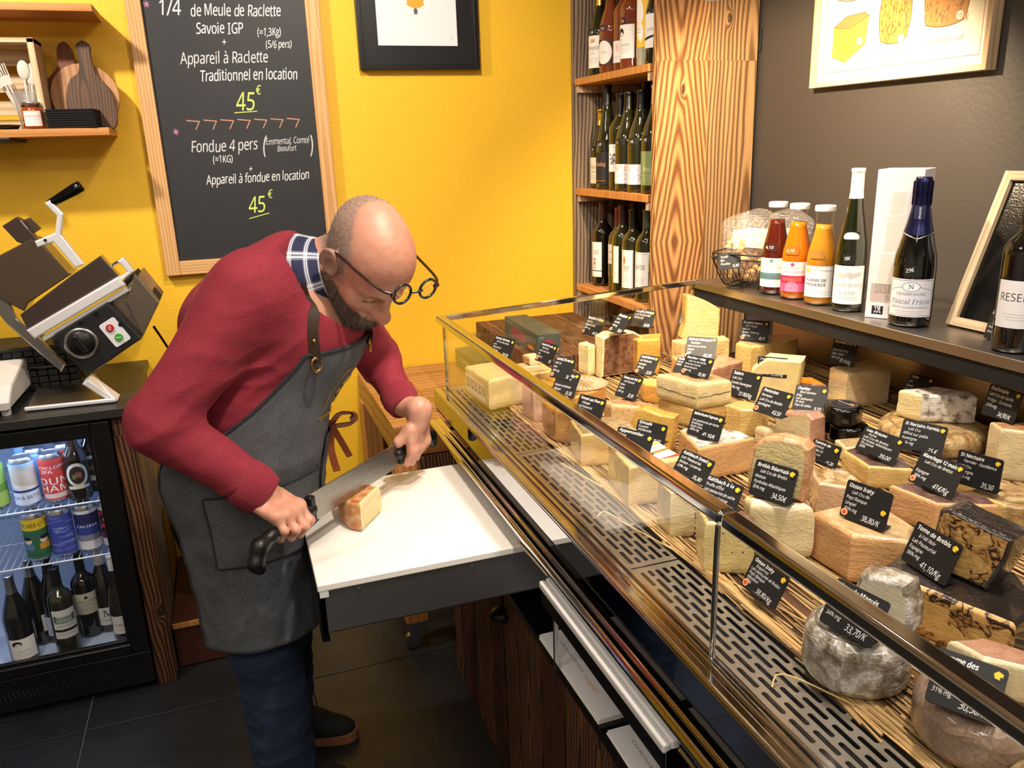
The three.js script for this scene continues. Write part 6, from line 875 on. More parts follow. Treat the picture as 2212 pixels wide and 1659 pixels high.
bottle('wine_bottle', 'dark bottle with a round-cornered white label at the right edge', 'bordeaux', [1.412, SY, -1.118], { glass: G.black, turn: -0.9, print: plainLabel('RESERVE', '', { size: 60, ya: 110, bg: '#dcdce0', font: 'sans-serif' }), y0: 0.05, y1: 0.14, half: 1.1 });
{ // wire basket with bags of biscuits
  const t = thing('wire_basket', 'black wire basket holding clear bags of biscuits on the shelf end', 'basket', [1.44, SY, -1.985], 0.5), w = M.blackMatt, r = 0.0022;
  const ring = (a, b, y, rad = 0.02) => { const p = []; for (const [sx, sz, a0] of [[1, 1, 0], [-1, 1, 1], [-1, -1, 2], [1, -1, 3]]) for (let k = 0; k < 4; k++) { const q = (a0 + k / 3) * Math.PI / 2; p.push([sx * (a - rad) + rad * Math.cos(q), y, sz * (b - rad) + rad * Math.sin(q)]); } return tube(p, r, 90, 6, true); };
  mesh('rim', [ring(0.125, 0.085, 0.1, 0.03), ring(0.122, 0.082, 0.085, 0.03)], w, t); mesh('base_ring', ring(0.085, 0.055, 0.005, 0.03), w, t);
  for (const [x, z] of [[1, 1], [-1, 1], [-1, -1], [1, -1], [0, 1], [0, -1], [1, 0], [-1, 0]]) mesh('rib', tube([[x * 0.118, 0.1, z * 0.078], [x * 0.1, 0.04, z * 0.066], [x * 0.08, 0.006, z * 0.05], [x * 0.03, 0.004, z * 0.02]], r * 0.9, 20, 6), w, t);
  const net = []; for (const s of [1, -1]) for (let i = -6; i < 7; i++) for (const d of [1, -1]) { const a = i / 6, b = clamp(a + d * 0.32, -1, 1); net.push(rod([a * 0.085, 0.008, s * 0.056], [b * 0.118, 0.09, s * 0.081], 0.0007, 4)); } for (const s of [1, -1]) for (let i = -4; i < 5; i++) for (const d of [1, -1]) { const a = i / 4, b = clamp(a + d * 0.4, -1, 1); net.push(rod([s * 0.086, 0.008, a * 0.055], [s * 0.12, 0.09, b * 0.08], 0.0007, 4)); }
  mesh('chicken_wire', net, w, t).userData.kind = 'stuff';
  const film = std(0xffffff, 0.08, { transmission: 0.92, thickness: 0, bumpMap: rep(wrapB, 1), bumpScale: 0.004 });
  const bagOf = (label, [x, y, z], turn, lean, col, n, len) => {
    const b = thing('biscuit_bag', label, 'bag', [x, y, z], turn), g = new THREE.SphereGeometry(1, 36, 28), p = g.attributes.position; b.rotation.order = 'YXZ'; b.rotation.z = lean;
    for (let i = 0; i < p.count; i++) { const X = p.getX(i), Y = p.getY(i), Z = p.getZ(i), v = (Y + 1) / 2, fl = sstep(0.55, 0.95, v), k = 1 + 0.07 * fbm(X * 3 + len * 9, Y * 4, Z * 3); const sq = 1 / Math.max(0.55, Math.pow(Math.pow(Math.abs(X), 4) + Math.pow(Math.abs(Z), 4) + 0.02, 0.25)) * Math.min(1, Math.hypot(X, Z) * 1.6); p.setXYZ(i, X * (0.062 + 0.012 * fl) * k * (0.6 + 0.4 * sq), v * len + 0.004 * fbm(X * 6, 0, Z * 6), Z * mix(0.042, 0.006, fl) * k * (0.6 + 0.4 * sq)); }
    g.computeVertexNormals(); mesh('clear_film', g, film, b);
    const bis = new THREE.CapsuleGeometry(0.0085, 0.016, 4, 10), bm = [0, 1, 2].map((i) => std(new THREE.Color(col).multiplyScalar(0.85 + i * 0.14), 0.7));
    for (let i = 0; i < n; i++) { const a = rnd() * 6.28, q = Math.sqrt(rnd()), m = mesh('biscuit', bis, bm[i % 3], b); m.position.set(Math.cos(a) * q * 0.042, 0.014 + i / n * len * 0.55, Math.sin(a) * q * 0.026); m.rotation.set(rnd() * 3, rnd() * 3, rnd() * 3); }
    mesh('paper_tag', uvTo(ext(rrect(0.07, 0.06, 0.001), 0.0006), [0, 0, 1, 1]), M.paper, b).geometry.dispose();
    b.remove(b.children[b.children.length - 1]);
    const lab = mesh('paper_tag', uvTo(new THREE.BoxGeometry(0.066, 0.055, 0.0008), labels.cell((c, w2, h2) => { bg(c, w2, h2, '#efe2bc'); centred(c, 'Taralli', w2 / 2, 90, 40, '#8a7348', 'serif'); centred(c, 'Traditionnels', w2 / 2, 130, 32, '#8a7348', 'serif'); lines(c, w2, 160, 4, 16, '#b9a67a'); })), labelMat, b); lab.position.set(0.002, len * 0.62, 0.034); lab.rotation.set(-0.25, 0, 0.05);
    return b;
  };
  bagOf('clear bag of pale golden taralli with a cream tag in the wire basket', [1.405, SY + 0.012, -1.965], -0.6, -0.12, 0xd9a860, 46, 0.21);
  bagOf('clear bag of dark brown biscuits at the right of the wire basket', [1.475, SY + 0.012, -1.93], -0.8, -0.18, 0x4a3226, 40, 0.21);
  bagOf('third clear bag with a cream tag at the back of the basket', [1.44, SY + 0.012, -2.05], -0.5, 0.02, 0xd9b070, 34, 0.19);
  const c2 = thing('price_card', 'small black price card hung on the wire basket rim', 'price card', [1.315, SY + 0.06, -1.93], -0.75); c2.rotation.order = 'YXZ'; c2.rotation.x = -0.3; c2.rotation.z = 0.12;
  const u2 = signs.cell((c, W, H) => { bg(c, W, H, '#17181a'); ['Taralli', 'Bio', 'Pouilles'].forEach((r, i) => scrawl(c, r, 20, 56 + i * 46, 40, '#d8d8d8')); scrawl(c, '5,50', 160, 180, 46, '#eee'); });
  const cb = ext(rrect(0.06, 0.045, 0.003, 0, 0.0225), 0.0016, 0.0003), p3 = cb.attributes.position; for (let i = 0; i < p3.count; i++) cb.attributes.uv.setXY(i, p3.getX(i) / 0.06 + 0.5, p3.getY(i) / 0.045); mesh('card', uvTo(cb, u2), signMat, c2);
}
// ---------- poster and lamp on the dark wall ----------
{
  const t = thing('cheese_poster', 'framed vintage chart of cheeses on the dark wall', 'poster', [1.683, 0, -2.068], -Math.PI / 2 + 2 * RAD), W = 0.578, y0 = 1.731, y1 = 2.45, f = 0.014;
  mesh('frame', bx(0, f, y0, y1, 0, 0.034, 0.001), M.pale, t); mesh('frame', bx(W - f, W, y0, y1, 0, 0.034, 0.001), M.pale, t); mesh('frame', uvBox(bx(f, W - f, y0, y0 + f, 0, 0.034, 0.001), 1, true), M.pale, t); mesh('frame', uvBox(bx(f, W - f, y1 - f, y1, 0, 0.034, 0.001), 1, true), M.pale, t);
  const posterAtlas = new Atlas(1, 1, 1100, 1382), pm = std(0xffffff, 0.5, { map: posterAtlas.t }), pw = W - 2 * f, ph = y1 - y0 - 2 * f;
  const uv = posterAtlas.cell((c, w, h) => {
    bg(c, w, h, '#e9e2cc'); c.strokeStyle = '#b5474a'; c.lineWidth = 3; c.strokeRect(40, 40, w - 80, h - 85);
    const X = (m) => m / pw * w, Y = (m) => h - m / ph * h, blob = (pts, col, line = '#5c4a2c') => { c.fillStyle = col; c.beginPath(); pts.forEach(([x, y], i) => (i ? c.lineTo(X(x), Y(y)) : c.moveTo(X(x), Y(y)))); c.closePath(); c.fill(); c.strokeStyle = line; c.lineWidth = 3; c.stroke(); };
    blob([[0.055, 0.14], [0.055, 0.065], [0.105, 0.045], [0.175, 0.085], [0.182, 0.155], [0.115, 0.13]], '#ecc648'); blob([[0.055, 0.14], [0.115, 0.13], [0.182, 0.155], [0.165, 0.165], [0.1, 0.163]], '#a8784a');
    for (let i = 0; i < 34; i++) { const x = rr(0.06, 0.175), y = mix(0.07, 0.13, rnd()) + (x - 0.1) * 0.25; c.fillStyle = '#b8902e'; c.beginPath(); c.ellipse(X(x), Y(y), rr(3, 8), rr(6, 12), 0, 0, 7); c.fill(); }
    const barrel = (x0, x1, ya, yb, col, top) => { c.fillStyle = col; c.beginPath(); c.moveTo(X(x0 + 0.006), Y(yb)); c.bezierCurveTo(X(x0 - 0.012), Y(mix(ya, yb, 0.6)), X(x0 - 0.01), Y(mix(ya, yb, 0.3)), X(x0 + 0.004), Y(ya)); c.quadraticCurveTo(X((x0 + x1) / 2), Y(ya - 0.02), X(x1 - 0.004), Y(ya)); c.bezierCurveTo(X(x1 + 0.01), Y(mix(ya, yb, 0.3)), X(x1 + 0.012), Y(mix(ya, yb, 0.6)), X(x1 - 0.006), Y(yb)); c.closePath(); c.fill(); c.strokeStyle = '#4a3a22'; c.lineWidth = 4; c.stroke(); for (let i = 0; i < 240; i++) { const x = rr(x0, x1), y = rr(ya, yb); c.strokeStyle = ['#7a4a22', '#e0a860', '#5a3a22', '#c98a48'][i % 4]; c.lineWidth = 4; c.beginPath(); c.moveTo(X(x), Y(y)); c.lineTo(X(x + rr(-0.006, 0.006)), Y(y + rr(-0.016, 0.016))); c.stroke(); } c.fillStyle = top; c.beginPath(); c.ellipse(X((x0 + x1) / 2), Y(yb), X((x1 - x0) / 2 - 0.004), 34, -0.06, 0, 7); c.fill(); c.stroke(); };
    barrel(0.225, 0.315, 0.085, 0.215, '#c08442', '#8f9458'); barrel(0.365, 0.485, 0.105, 0.315, '#a8783e', '#b89a58'); barrel(0.06, 0.18, 0.21, 0.26, '#e6d6b0', '#efe4c8');
    for (const [x, y, s] of [[0.155, 0.095, '15'], [0.295, 0.085, '10'], [0.465, 0.115, '15']]) { c.fillStyle = '#ead0c0'; c.beginPath(); c.arc(X(x), Y(y), 22, 0, 7); c.fill(); c.strokeStyle = '#b5655a'; c.stroke(); centred(c, s, X(x), Y(y) + 9, 26, '#5a3a34'); }
    centred(c, '15–Gruyère', X(0.14), Y(0.034), 28, '#8a8370', 'sans-serif'); centred(c, '16–Wiltshire Loaf', X(0.27), Y(0.05), 28, '#6a6454', 'sans-serif'); centred(c, '17–Cheddar Loaf', X(0.425), Y(0.06), 30, '#4a4538', 'sans-serif');
  });
  mesh('printed_sheet', uvTo(new THREE.BoxGeometry(pw, ph, 0.003), uv).translate(W / 2, (y0 + y1) / 2, 0.018), pm, t);
}
{
  const t = thing('wall_spot_lamp', 'white metal spot lamp shining on the barn wood column and dark wall', 'lamp', [1.125, 1.93, -1.735]);
  const d = V(0.52, -0.62, -0.32).normalize(), q = new THREE.Quaternion().setFromUnitVectors(V(0, -1, 0), d);
  const s = mesh('shade', lathe([[0.0, 0.075], [0.02, 0.074], [0.03, 0.065], [0.047, 0.0], [0.0455, 0.0], [0.0285, 0.06], [0, 0.07]], 40), std(0xe9e7e2, 0.4), t); s.quaternion.copy(q);
  mesh('stem', rod([0, 0.05, 0], [0, 0.83, 0.02], 0.005), M.white, t);
  const b = mesh('bulb', new THREE.SphereGeometry(0.02, 16, 12), std(0xffffff, 0.5, { emissive: 0xffe2b8, emissiveIntensity: 10 }), t); b.position.copy(d).multiplyScalar(-0.03);
  const L = new THREE.SpotLight(0xffe0b4, 5.5, 0, 62 * RAD, 0.35, 2); L.position.set(1.125, 1.93, -1.735).addScaledVector(d, -0.005); L.target.position.copy(L.position).add(d); L.castShadow = true; L.shadow.radius = 1; L.name = 'spot_lamp_light'; scene.add(L, L.target);
}
// ---------- the cheesemonger ----------
const smin = (a, b, k) => { const h = Math.max(k - Math.abs(a - b), 0) / k; return Math.min(a, b) - h * h * k * 0.25; };
const smax = (a, b, k) => -smin(-a, -b, k);
const cap = (a, b, ra, rb = ra) => { const [ax, ay, az] = a, dx = b[0] - ax, dy = b[1] - ay, dz = b[2] - az, l = dx * dx + dy * dy + dz * dz || 1e-9; return (x, y, z) => { const px = x - ax, py = y - ay, pz = z - az, t = clamp((px * dx + py * dy + pz * dz) / l); return Math.hypot(px - t * dx, py - t * dy, pz - t * dz) - mix(ra, rb, t); }; };
const ell = (c, r) => (x, y, z) => { const px = x - c[0], py = y - c[1], pz = z - c[2], k0 = Math.hypot(px / r[0], py / r[1], pz / r[2]), k1 = Math.hypot(px / r[0] ** 2, py / r[1] ** 2, pz / r[2] ** 2); return k1 < 1e-6 ? -Math.min(...r) : k0 * (k0 - 1) / k1; };
const blend = (list, k) => (x, y, z) => { let d = 9; for (const f of list) d = smin(d, f(x, y, z), k); return d; };
function nets(f, lo, hi, c, color) {                // surface nets: one vertex per crossed cell
  const n = [0, 1, 2].map((i) => Math.ceil((hi[i] - lo[i]) / c) + 1), [nx, ny, nz] = n, v = new Float32Array(nx * ny * nz), id = new Int32Array(nx * ny * nz).fill(-1), pos = [], idx = [], at = (i, j, k) => (k * ny + j) * nx + i;
  for (let k = 0; k < nz; k++) for (let j = 0; j < ny; j++) for (let i = 0; i < nx; i++) v[at(i, j, k)] = f(lo[0] + i * c, lo[1] + j * c, lo[2] + k * c);
  for (let k = 0; k < nz - 1; k++) for (let j = 0; j < ny - 1; j++) for (let i = 0; i < nx - 1; i++) {
    let m = 0, sx = 0, sy = 0, sz = 0, w = 0;
    for (let q = 0; q < 8; q++) if (v[at(i + (q & 1), j + (q >> 1 & 1), k + (q >> 2))] < 0) m |= 1 << q;
    if (m === 0 || m === 255) continue;
    for (let q = 0; q < 8; q++) for (const b of [1, 2, 4]) if (!(q & b) && ((m >> q & 1) !== (m >> (q | b) & 1))) { const p = q | b, a0 = v[at(i + (q & 1), j + (q >> 1 & 1), k + (q >> 2))], a1 = v[at(i + (p & 1), j + (p >> 1 & 1), k + (p >> 2))], t = a0 / (a0 - a1); sx += (q & 1) + (b === 1 ? t : 0); sy += (q >> 1 & 1) + (b === 2 ? t : 0); sz += (q >> 2) + (b === 4 ? t : 0); w++; }
    id[at(i, j, k)] = pos.length / 3; pos.push(lo[0] + (i + sx / w) * c, lo[1] + (j + sy / w) * c, lo[2] + (k + sz / w) * c);
  }
  const quad = (a, b, d, e, flip) => { if (a < 0 || b < 0 || d < 0 || e < 0) return; if (flip) idx.push(a, d, b, a, e, d); else idx.push(a, b, d, a, d, e); };
  for (let k = 1; k < nz - 1; k++) for (let j = 1; j < ny - 1; j++) for (let i = 1; i < nx - 1; i++) {
    const s = v[at(i, j, k)] < 0;
    if (s !== v[at(i + 1, j, k)] < 0) quad(id[at(i, j - 1, k - 1)], id[at(i, j, k - 1)], id[at(i, j, k)], id[at(i, j - 1, k)], !s);
    if (s !== v[at(i, j + 1, k)] < 0) quad(id[at(i - 1, j, k - 1)], id[at(i - 1, j, k)], id[at(i, j, k)], id[at(i, j, k - 1)], !s);
    if (s !== v[at(i, j, k + 1)] < 0) quad(id[at(i - 1, j - 1, k)], id[at(i, j - 1, k)], id[at(i, j, k)], id[at(i - 1, j, k)], !s);
  }
  const g = new THREE.BufferGeometry(), nor = new Float32Array(pos.length), uv = new Float32Array(pos.length / 3 * 2), e = c * 0.6;
  for (let i = 0; i < pos.length; i += 3) { const [x, y, z] = [pos[i], pos[i + 1], pos[i + 2]]; let a = f(x + e, y, z) - f(x - e, y, z), b = f(x, y + e, z) - f(x, y - e, z), d = f(x, y, z + e) - f(x, y, z - e); const l = Math.hypot(a, b, d) || 1; nor[i] = a / l; nor[i + 1] = b / l; nor[i + 2] = d / l; uv[i / 3 * 2] = x + z * 0.7; uv[i / 3 * 2 + 1] = y + z * 0.3; }
  g.setAttribute('position', new THREE.Float32BufferAttribute(pos, 3)); g.setAttribute('normal', new THREE.BufferAttribute(nor, 3)); g.setAttribute('uv', new THREE.BufferAttribute(uv, 2)); g.setIndex(idx);
  if (color) { const col = new Float32Array(pos.length); for (let i = 0; i < pos.length; i += 3) { const q = color(pos[i], pos[i + 1], pos[i + 2]); col[i] = q[0]; col[i + 1] = q[1]; col[i + 2] = q[2]; } g.setAttribute('color', new THREE.BufferAttribute(col, 3)); }
  return g;
}
const lin = (h) => { const c = new THREE.Color(h); return [c.r, c.g, c.b]; };
const man = thing('person', 'bald bearded person in a red sweater and grey denim apron cutting cheese', 'person', [0, 0, 0]);
// joints, metres
const J = { pelvis: [-0.045, 0.97, -1.82], belly: [0.005, 1.08, -1.80], chest: [0.105, 1.235, -1.79], neck: [0.15, 1.345, -1.79], shR: [0.02, 1.335, -1.665], shL: [0.25, 1.215, -1.915], elR: [-0.168, 1.108, -1.61], wrR: [0.0, 0.948, -1.575], elL: [0.33, 1.075, -2.05], wrL: [0.362, 0.985, -1.905], hipR: [-0.06, 0.93, -1.76], knR: [-0.035, 0.5, -1.77], anR: [-0.025, 0.1, -1.83], hipL: [0.0, 0.93, -1.9], knL: [0.012, 0.5, -1.95], anL: [-0.005, 0.09, -2.02] };
// head frame: x to his left, y up, z along his face
const hl = V(0.9, 0.028, -0.435).normalize(), hu = V(0.332, 0.604, 0.724), hf = hl.clone().cross(hu).normalize(); hu.copy(hf).cross(hl).normalize();
const HO = V(0.2645, 1.376, -1.693), headM = new THREE.Matrix4().makeBasis(hl, hu, hf).setPosition(HO), headI = headM.clone().invert();
const toHead = (() => { const q = V(); return (x, y, z) => q.set(x, y, z).applyMatrix4(headI); })();
const neckLocal = V(...J.neck).applyMatrix4(headI).toArray();
const both = (f) => (x, y, z) => f(Math.abs(x), y, z);
const headBase = [ell([0, 0.045, -0.015], [0.075, 0.09, 0.1]), ell([0, 0.04, 0.03], [0.066, 0.07, 0.066]), ell([0, -0.042, 0.042], [0.058, 0.072, 0.052]), both(cap([0.054, -0.04, 0.0], [0.026, -0.1, 0.065], 0.018, 0.018)), cap([0, -0.1, 0.07], [0, -0.095, 0.072], 0.024), cap([0, -0.035, -0.045], neckLocal, 0.055, 0.062), cap([0, -0.06, -0.02], neckLocal, 0.05, 0.058)];
const headFine = [both(ell([0.047, -0.022, 0.062], [0.024, 0.02, 0.024])), both(cap([0.01, 0.022, 0.089], [0.05, 0.02, 0.068], 0.011, 0.009)), cap([0, 0.012, 0.09], [0, -0.034, 0.112], 0.0085, 0.0125), ell([0, -0.037, 0.115], [0.0145, 0.0135, 0.0145]), both(ell([0.012, -0.041, 0.1], [0.0095, 0.009, 0.012])), both(cap([0, -0.066, 0.094], [0.022, -0.07, 0.08], 0.0065, 0.005)), cap([0, -0.078, 0.09], [0.0, -0.079, 0.09], 0.012)];
const socket = both(ell([0.034, 0.0, 0.092], [0.02, 0.012, 0.016])), lid = both(ell([0.033, -0.002, 0.072], [0.0155, 0.0135, 0.0155])), mouthCut = both(cap([0, -0.0725, 0.103], [0.024, -0.0755, 0.088], 0.002)), lidLine = both(cap([0.022, -0.01, 0.0885], [0.046, -0.0095, 0.081], 0.0016));
const earD = (x, y, z) => { const X = Math.abs(x) - 0.081 + (z + 0.012) * 0.35, Y = y - 0.003, Z = z + 0.012 + Y * 0.18; const body = Math.max(ell([0, 0, 0], [0.011, 0.033, 0.021])(X, Y, Z), -9), r = Math.hypot(Y / 1.5, Z) - 0.0185, rim = Math.hypot(r, X - 0.006) - 0.0042, bowl = ell([0.012, -0.004, 0.003], [0.011, 0.017, 0.0115])(X, Y, Z); return Math.min(smax(body, -bowl, 0.006), smax(rim, -Y - 0.022, 0.006)); };
const headLocal = (x, y, z) => { let d = 9; for (const f of headBase) d = smin(d, f(x, y, z), 0.035); for (const f of headFine) d = smin(d, f(x, y, z), 0.014); d = smax(d, -socket(x, y, z), 0.012); d = smin(d, lid(x, y, z), 0.004); d = smax(d, -mouthCut(x, y, z), 0.003); d = smax(d, -lidLine(x, y, z), 0.002); d = smin(d, earD(x, y, z), 0.006); return d + 0.0012 * n3(x * 60, y * 60, z * 60) * (z > 0.03 ? 0.5 : 0.2); };
const headSdf = (x, y, z) => { const q = toHead(x, y, z); return headLocal(q.x, q.y, q.z); };
const hairMask = (x, y, z) => sstep(-0.012, 0.012, 0.022 - z - Math.max(0, y - 0.06) * 1.5 + 0.01 * n3(x * 40, y * 40, z * 40)) * sstep(-0.035, -0.015, y + 0.3 * Math.max(0, -z - 0.05)) * sstep(0.135, 0.115, y);
const beardMask = (x, y, z) => sstep(0.0, 0.014, -y - 0.018 - Math.max(0, z) * 0.42 + 0.004 * n3(x * 90, y * 90, z * 90)) * sstep(-0.03, -0.005, z + 0.15 * (y + 0.06)) * sstep(-0.135, -0.115, y);
const skin = lin(0xd09a80), skinRed = lin(0xc47a66), skinPale = lin(0xdcae96), hairC = lin(0x6f625a), hairG = lin(0xb3a79d), beardC = lin(0x55463a), beardG = lin(0x94867a);
const headColor = (X, Y, Z) => { const { x, y, z } = toHead(X, Y, Z); let c = mix3(skin, skinRed, clamp(0.35 + 0.9 * fbm(x * 14, y * 14, z * 14, 3) + (y > 0.03 && z > 0.02 ? 0.15 : 0))); c = mix3(c, skinPale, clamp(0.3 * n3(x * 50, y * 50, z * 50))); c = mix3(c, skinRed, 0.6 * sstep(0.03, 0.012, Math.hypot(x, y + 0.037, z - 0.115))); c = mix3(c, mix3(hairC, hairG, rnd() * 0.7), 0.62 * hairMask(x, y, z)); c = mix3(c, mix3(beardC, beardG, rnd() * 0.6), 0.85 * beardMask(x, y, z)); if (lidLine(x, y, z) < 0.0012) c = c.map((q) => q * 0.35); return mix3(c, [0.25, 0.09, 0.07], 0.4 * sstep(0.004, 0.001, Math.abs(mouthCut(x, y, z)))); };
// hands: local x towards the index finger, y out of the back of the hand, z along the fingers
function handParts() {
  const P = [ell([0.0, -0.006, 0.008], [0.041, 0.0145, 0.046]), cap([0.0, -0.003, -0.06], [0.0, -0.004, -0.025], 0.0265, 0.025), cap([0.032, -0.008, -0.01], [0.032, -0.004, 0.036], 0.012, 0.0105), cap([-0.03, -0.008, -0.015], [-0.03, -0.006, 0.034], 0.012, 0.01), cap([0.024, -0.022, 0.0], [0.0, -0.018, 0.02], 0.014, 0.012)], F = [];
  [[0.032, 0.0405, 1, 0.0098], [0.011, 0.044, 1.05, 0.0100], [-0.0105, 0.041, 1, 0.0096], [-0.031, 0.035, 0.85, 0.0086]].forEach(([x, z, s, r]) => { const a = [x, -0.003, z], b = [x * 1.03, -0.014 - 0.004 * s, z + 0.034 * s], c = [x * 1.02, -0.042, z + 0.028 * s], d = [x, -0.052, z + 0.006 * s]; P.push(ell([x, 0.001, z + 0.001], [r * 1.12, r * 0.98, r * 1.2])); F.push([cap(a, b, r * 1.02, r * 0.95), cap(b, c, r * 0.98, r * 0.88), cap(c, d, r * 0.9, r * 0.75)]); });
  const T = [cap([0.03, -0.014, -0.012], [0.05, -0.03, 0.016], 0.0145, 0.0115), cap([0.05, -0.03, 0.016], [0.043, -0.047, 0.041], 0.0115, 0.0105), cap([0.043, -0.047, 0.041], [0.026, -0.058, 0.058], 0.0102, 0.0085)];
  return { P, F, T };
}
const HAND = handParts();
const handLocal = (x, y, z) => { let d = 9; for (const f of HAND.P) d = smin(d, f(x, y, z), 0.016); let fd = 9; for (const F of HAND.F) { let q = 9; for (const f of F) q = smin(q, f(x, y, z), 0.006); fd = smin(fd, q, 0.0022); } let t = 9; for (const f of HAND.T) t = smin(t, f(x, y, z), 0.008); d = smin(d, fd, 0.009); return smin(d, t, 0.008) - 0.0006 * fbm(x * 90, y * 90, z * 60, 2); };
const hand = (origin, X, Z, left) => { const x = V(...X).normalize(), z = V(...Z).normalize(), y = left ? x.clone().cross(z).normalize() : z.clone().cross(x).normalize(); z.copy(left ? y.clone().cross(x) : x.clone().cross(y)).normalize(); if (left) z.negate().negate(); const o = V(...origin); return { o, x, y, z: left ? z : z, f: (a, b, c) => { const p = a - o.x, q = b - o.y, r = c - o.z; return handLocal(p * x.x + q * x.y + r * x.z, p * y.x + q * y.y + r * y.z, p * z.x + q * z.y + r * z.z); } }; };
const KD = V(0.70, 0, -0.714).normalize(), K1 = V(0.043, 0.885, -1.54), K2 = V(0.362, 0.885, -1.866);
const rZ = V(0.62, -0.42, 0.60); rZ.addScaledVector(KD, -rZ.dot(KD)).normalize();
const rY = rZ.clone().cross(KD).normalize();
const lX = KD.clone().negate(), lZ = V(0.02, -0.97, -0.12); lZ.addScaledVector(lX, -lZ.dot(lX)).normalize();
const lY = lX.clone().cross(lZ).normalize();
const oR = K1.clone().addScaledVector(rY, 0.03).addScaledVector(rZ, -0.05), oL = K2.clone().addScaledVector(lY, 0.03).addScaledVector(lZ, -0.05);
const mkHand = (o, x, y, z) => (a, b, c) => { const p = a - o.x, q = b - o.y, r = c - o.z; return handLocal(p * x.x + q * x.y + r * x.z, p * y.x + q * y.y + r * y.z, p * z.x + q * z.y + r * z.z); };
const hR = mkHand(oR, KD, rY, rZ), hL = mkHand(oL, lX, lY, lZ);
const wristR = oR.clone().addScaledVector(rZ, -0.055).toArray(), wristL = oL.clone().addScaledVector(lZ, -0.055).toArray();
const handSdfR = (x, y, z) => smin(hR(x, y, z), cap(wristR, J.wrR, 0.027, 0.03)(x, y, z), 0.02), handSdfL = (x, y, z) => smin(hL(x, y, z), cap(wristL, J.wrL, 0.026, 0.029)(x, y, z), 0.02);
const handColor = (x, y, z) => mix3(mix3(skin, skinRed, clamp(0.45 + 0.8 * fbm(x * 26, y * 26, z * 26, 3))), skinPale, clamp(0.25 + 0.4 * n3(x * 60, y * 60, z * 60)));
const around = (p, r) => [p.map((q) => q - r), p.map((q) => q + r)];
const inner = blend([cap(J.pelvis, J.belly, 0.12, 0.115), cap(J.belly, J.chest, 0.115, 0.125), cap(J.chest, J.neck, 0.1, 0.06), cap(J.shR, J.chest, 0.06, 0.09), cap(J.shL, J.chest, 0.06, 0.09), cap(J.shR, J.elR, 0.048, 0.04), cap(J.elR, J.wrR, 0.04, 0.029), cap(J.shL, J.elL, 0.048, 0.04), cap(J.elL, J.wrL, 0.04, 0.028), cap(J.hipR, J.knR, 0.075, 0.055), cap(J.knR, J.anR, 0.055, 0.035), cap(J.hipL, J.knL, 0.075, 0.055), cap(J.knL, J.anL, 0.055, 0.035)], 0.05);
{
  const h0 = HO.clone().addScaledVector(hu, -0.0), [a, b] = around(h0.toArray(), 0.165), [c, d] = around(oR.clone().addScaledVector(rZ, 0.005).toArray(), 0.1), [e, f] = around(oL.clone().addScaledVector(lZ, 0.005).toArray(), 0.1);
  const plain = () => skin;
  const g = [nets(headSdf, a, b, 0.0028, headColor), nets(handSdfR, c, d, 0.0027, handColor), nets(handSdfL, e, f, 0.0027, handColor), nets(inner, [-0.3, 0.02, -2.2], [0.48, 1.46, -1.5], 0.016, plain)];
  const skinB = tex(256, 256, (u, v) => 0.5 + 0.4 * n3(u * 70, v * 70) + 0.3 * n3(u * 30, v * 30, 4), false);
  mesh('body', mergeGeometries(g), std(0xffffff, 0.45, { vertexColors: true, bumpMap: rep(skinB, 9), bumpScale: 0.0004, sheen: 0.15 }), man);
}
{ // short hair and beard as fine strands on the skin: nobody could count them
  const strand = new THREE.ConeGeometry(1, 1, 4, 1, true).translate(0, 0.5, 0), grow = (name, n, mask, L, r, cols, bend) => {
    const im = new THREE.InstancedMesh(strand, std(0xffffff, 0.7), n), m = new THREE.Matrix4(), q = new THREE.Quaternion(), dir = V(), col = new THREE.Color(); let k = 0, guard = 0;
    while (k < n && guard++ < n * 60) {
      const a = rnd() * 6.283, t = rnd() * 2 - 1, s = Math.sqrt(1 - t * t); dir.set(s * Math.cos(a), t, s * Math.sin(a)); let p = V(0, name === 'beard' ? -0.05 : 0.03, name === 'beard' ? 0.03 : -0.01), d = 0.03;
      for (let i = 0; i < 14; i++) { const e = -headLocal(p.x + dir.x * d, p.y + dir.y * d, p.z + dir.z * d); d += e; }
      p.addScaledVector(dir, d - 0.0006); if (rnd() > mask(p.x, p.y, p.z) || earD(p.x, p.y, p.z) < 0.004) continue;
      const e = 0.002, nn = V(headLocal(p.x + e, p.y, p.z) - headLocal(p.x - e, p.y, p.z), headLocal(p.x, p.y + e, p.z) - headLocal(p.x, p.y - e, p.z), headLocal(p.x, p.y, p.z + e) - headLocal(p.x, p.y, p.z - e)).normalize();
      nn.add(bend).add(V(rr(-0.35, 0.35), rr(-0.35, 0.35), rr(-0.35, 0.35))).normalize().transformDirection(headM); p.applyMatrix4(headM);
      q.setFromUnitVectors(V(0, 1, 0), nn); m.compose(p, q, V(r, L * rr(0.6, 1.2), r)); im.setMatrixAt(k, m); col.setHex(cols[Math.floor(rnd() * cols.length)]); im.setColorAt(k, col); k++;
    }
    im.count = k; im.name = name; im.userData.kind = 'stuff'; im.castShadow = true; man.add(im);
  };
  grow('hair', 9000, (x, y, z) => hairMask(x, y, z), 0.0035, 0.00028, [0x4a423c, 0x6a615a, 0xa39a92, 0xc9c1b9, 0x57504a], V(0, -0.5, -0.6));
  grow('beard', 9000, (x, y, z) => beardMask(x, y, z) * sstep(0.02, 0.0, Math.max(0, -y - 0.13)), 0.011, 0.0003, [0x3e3129, 0x57483c, 0x7d6f62, 0xa89b8d, 0x4a3b30], V(0, -0.9, 0.2));
}
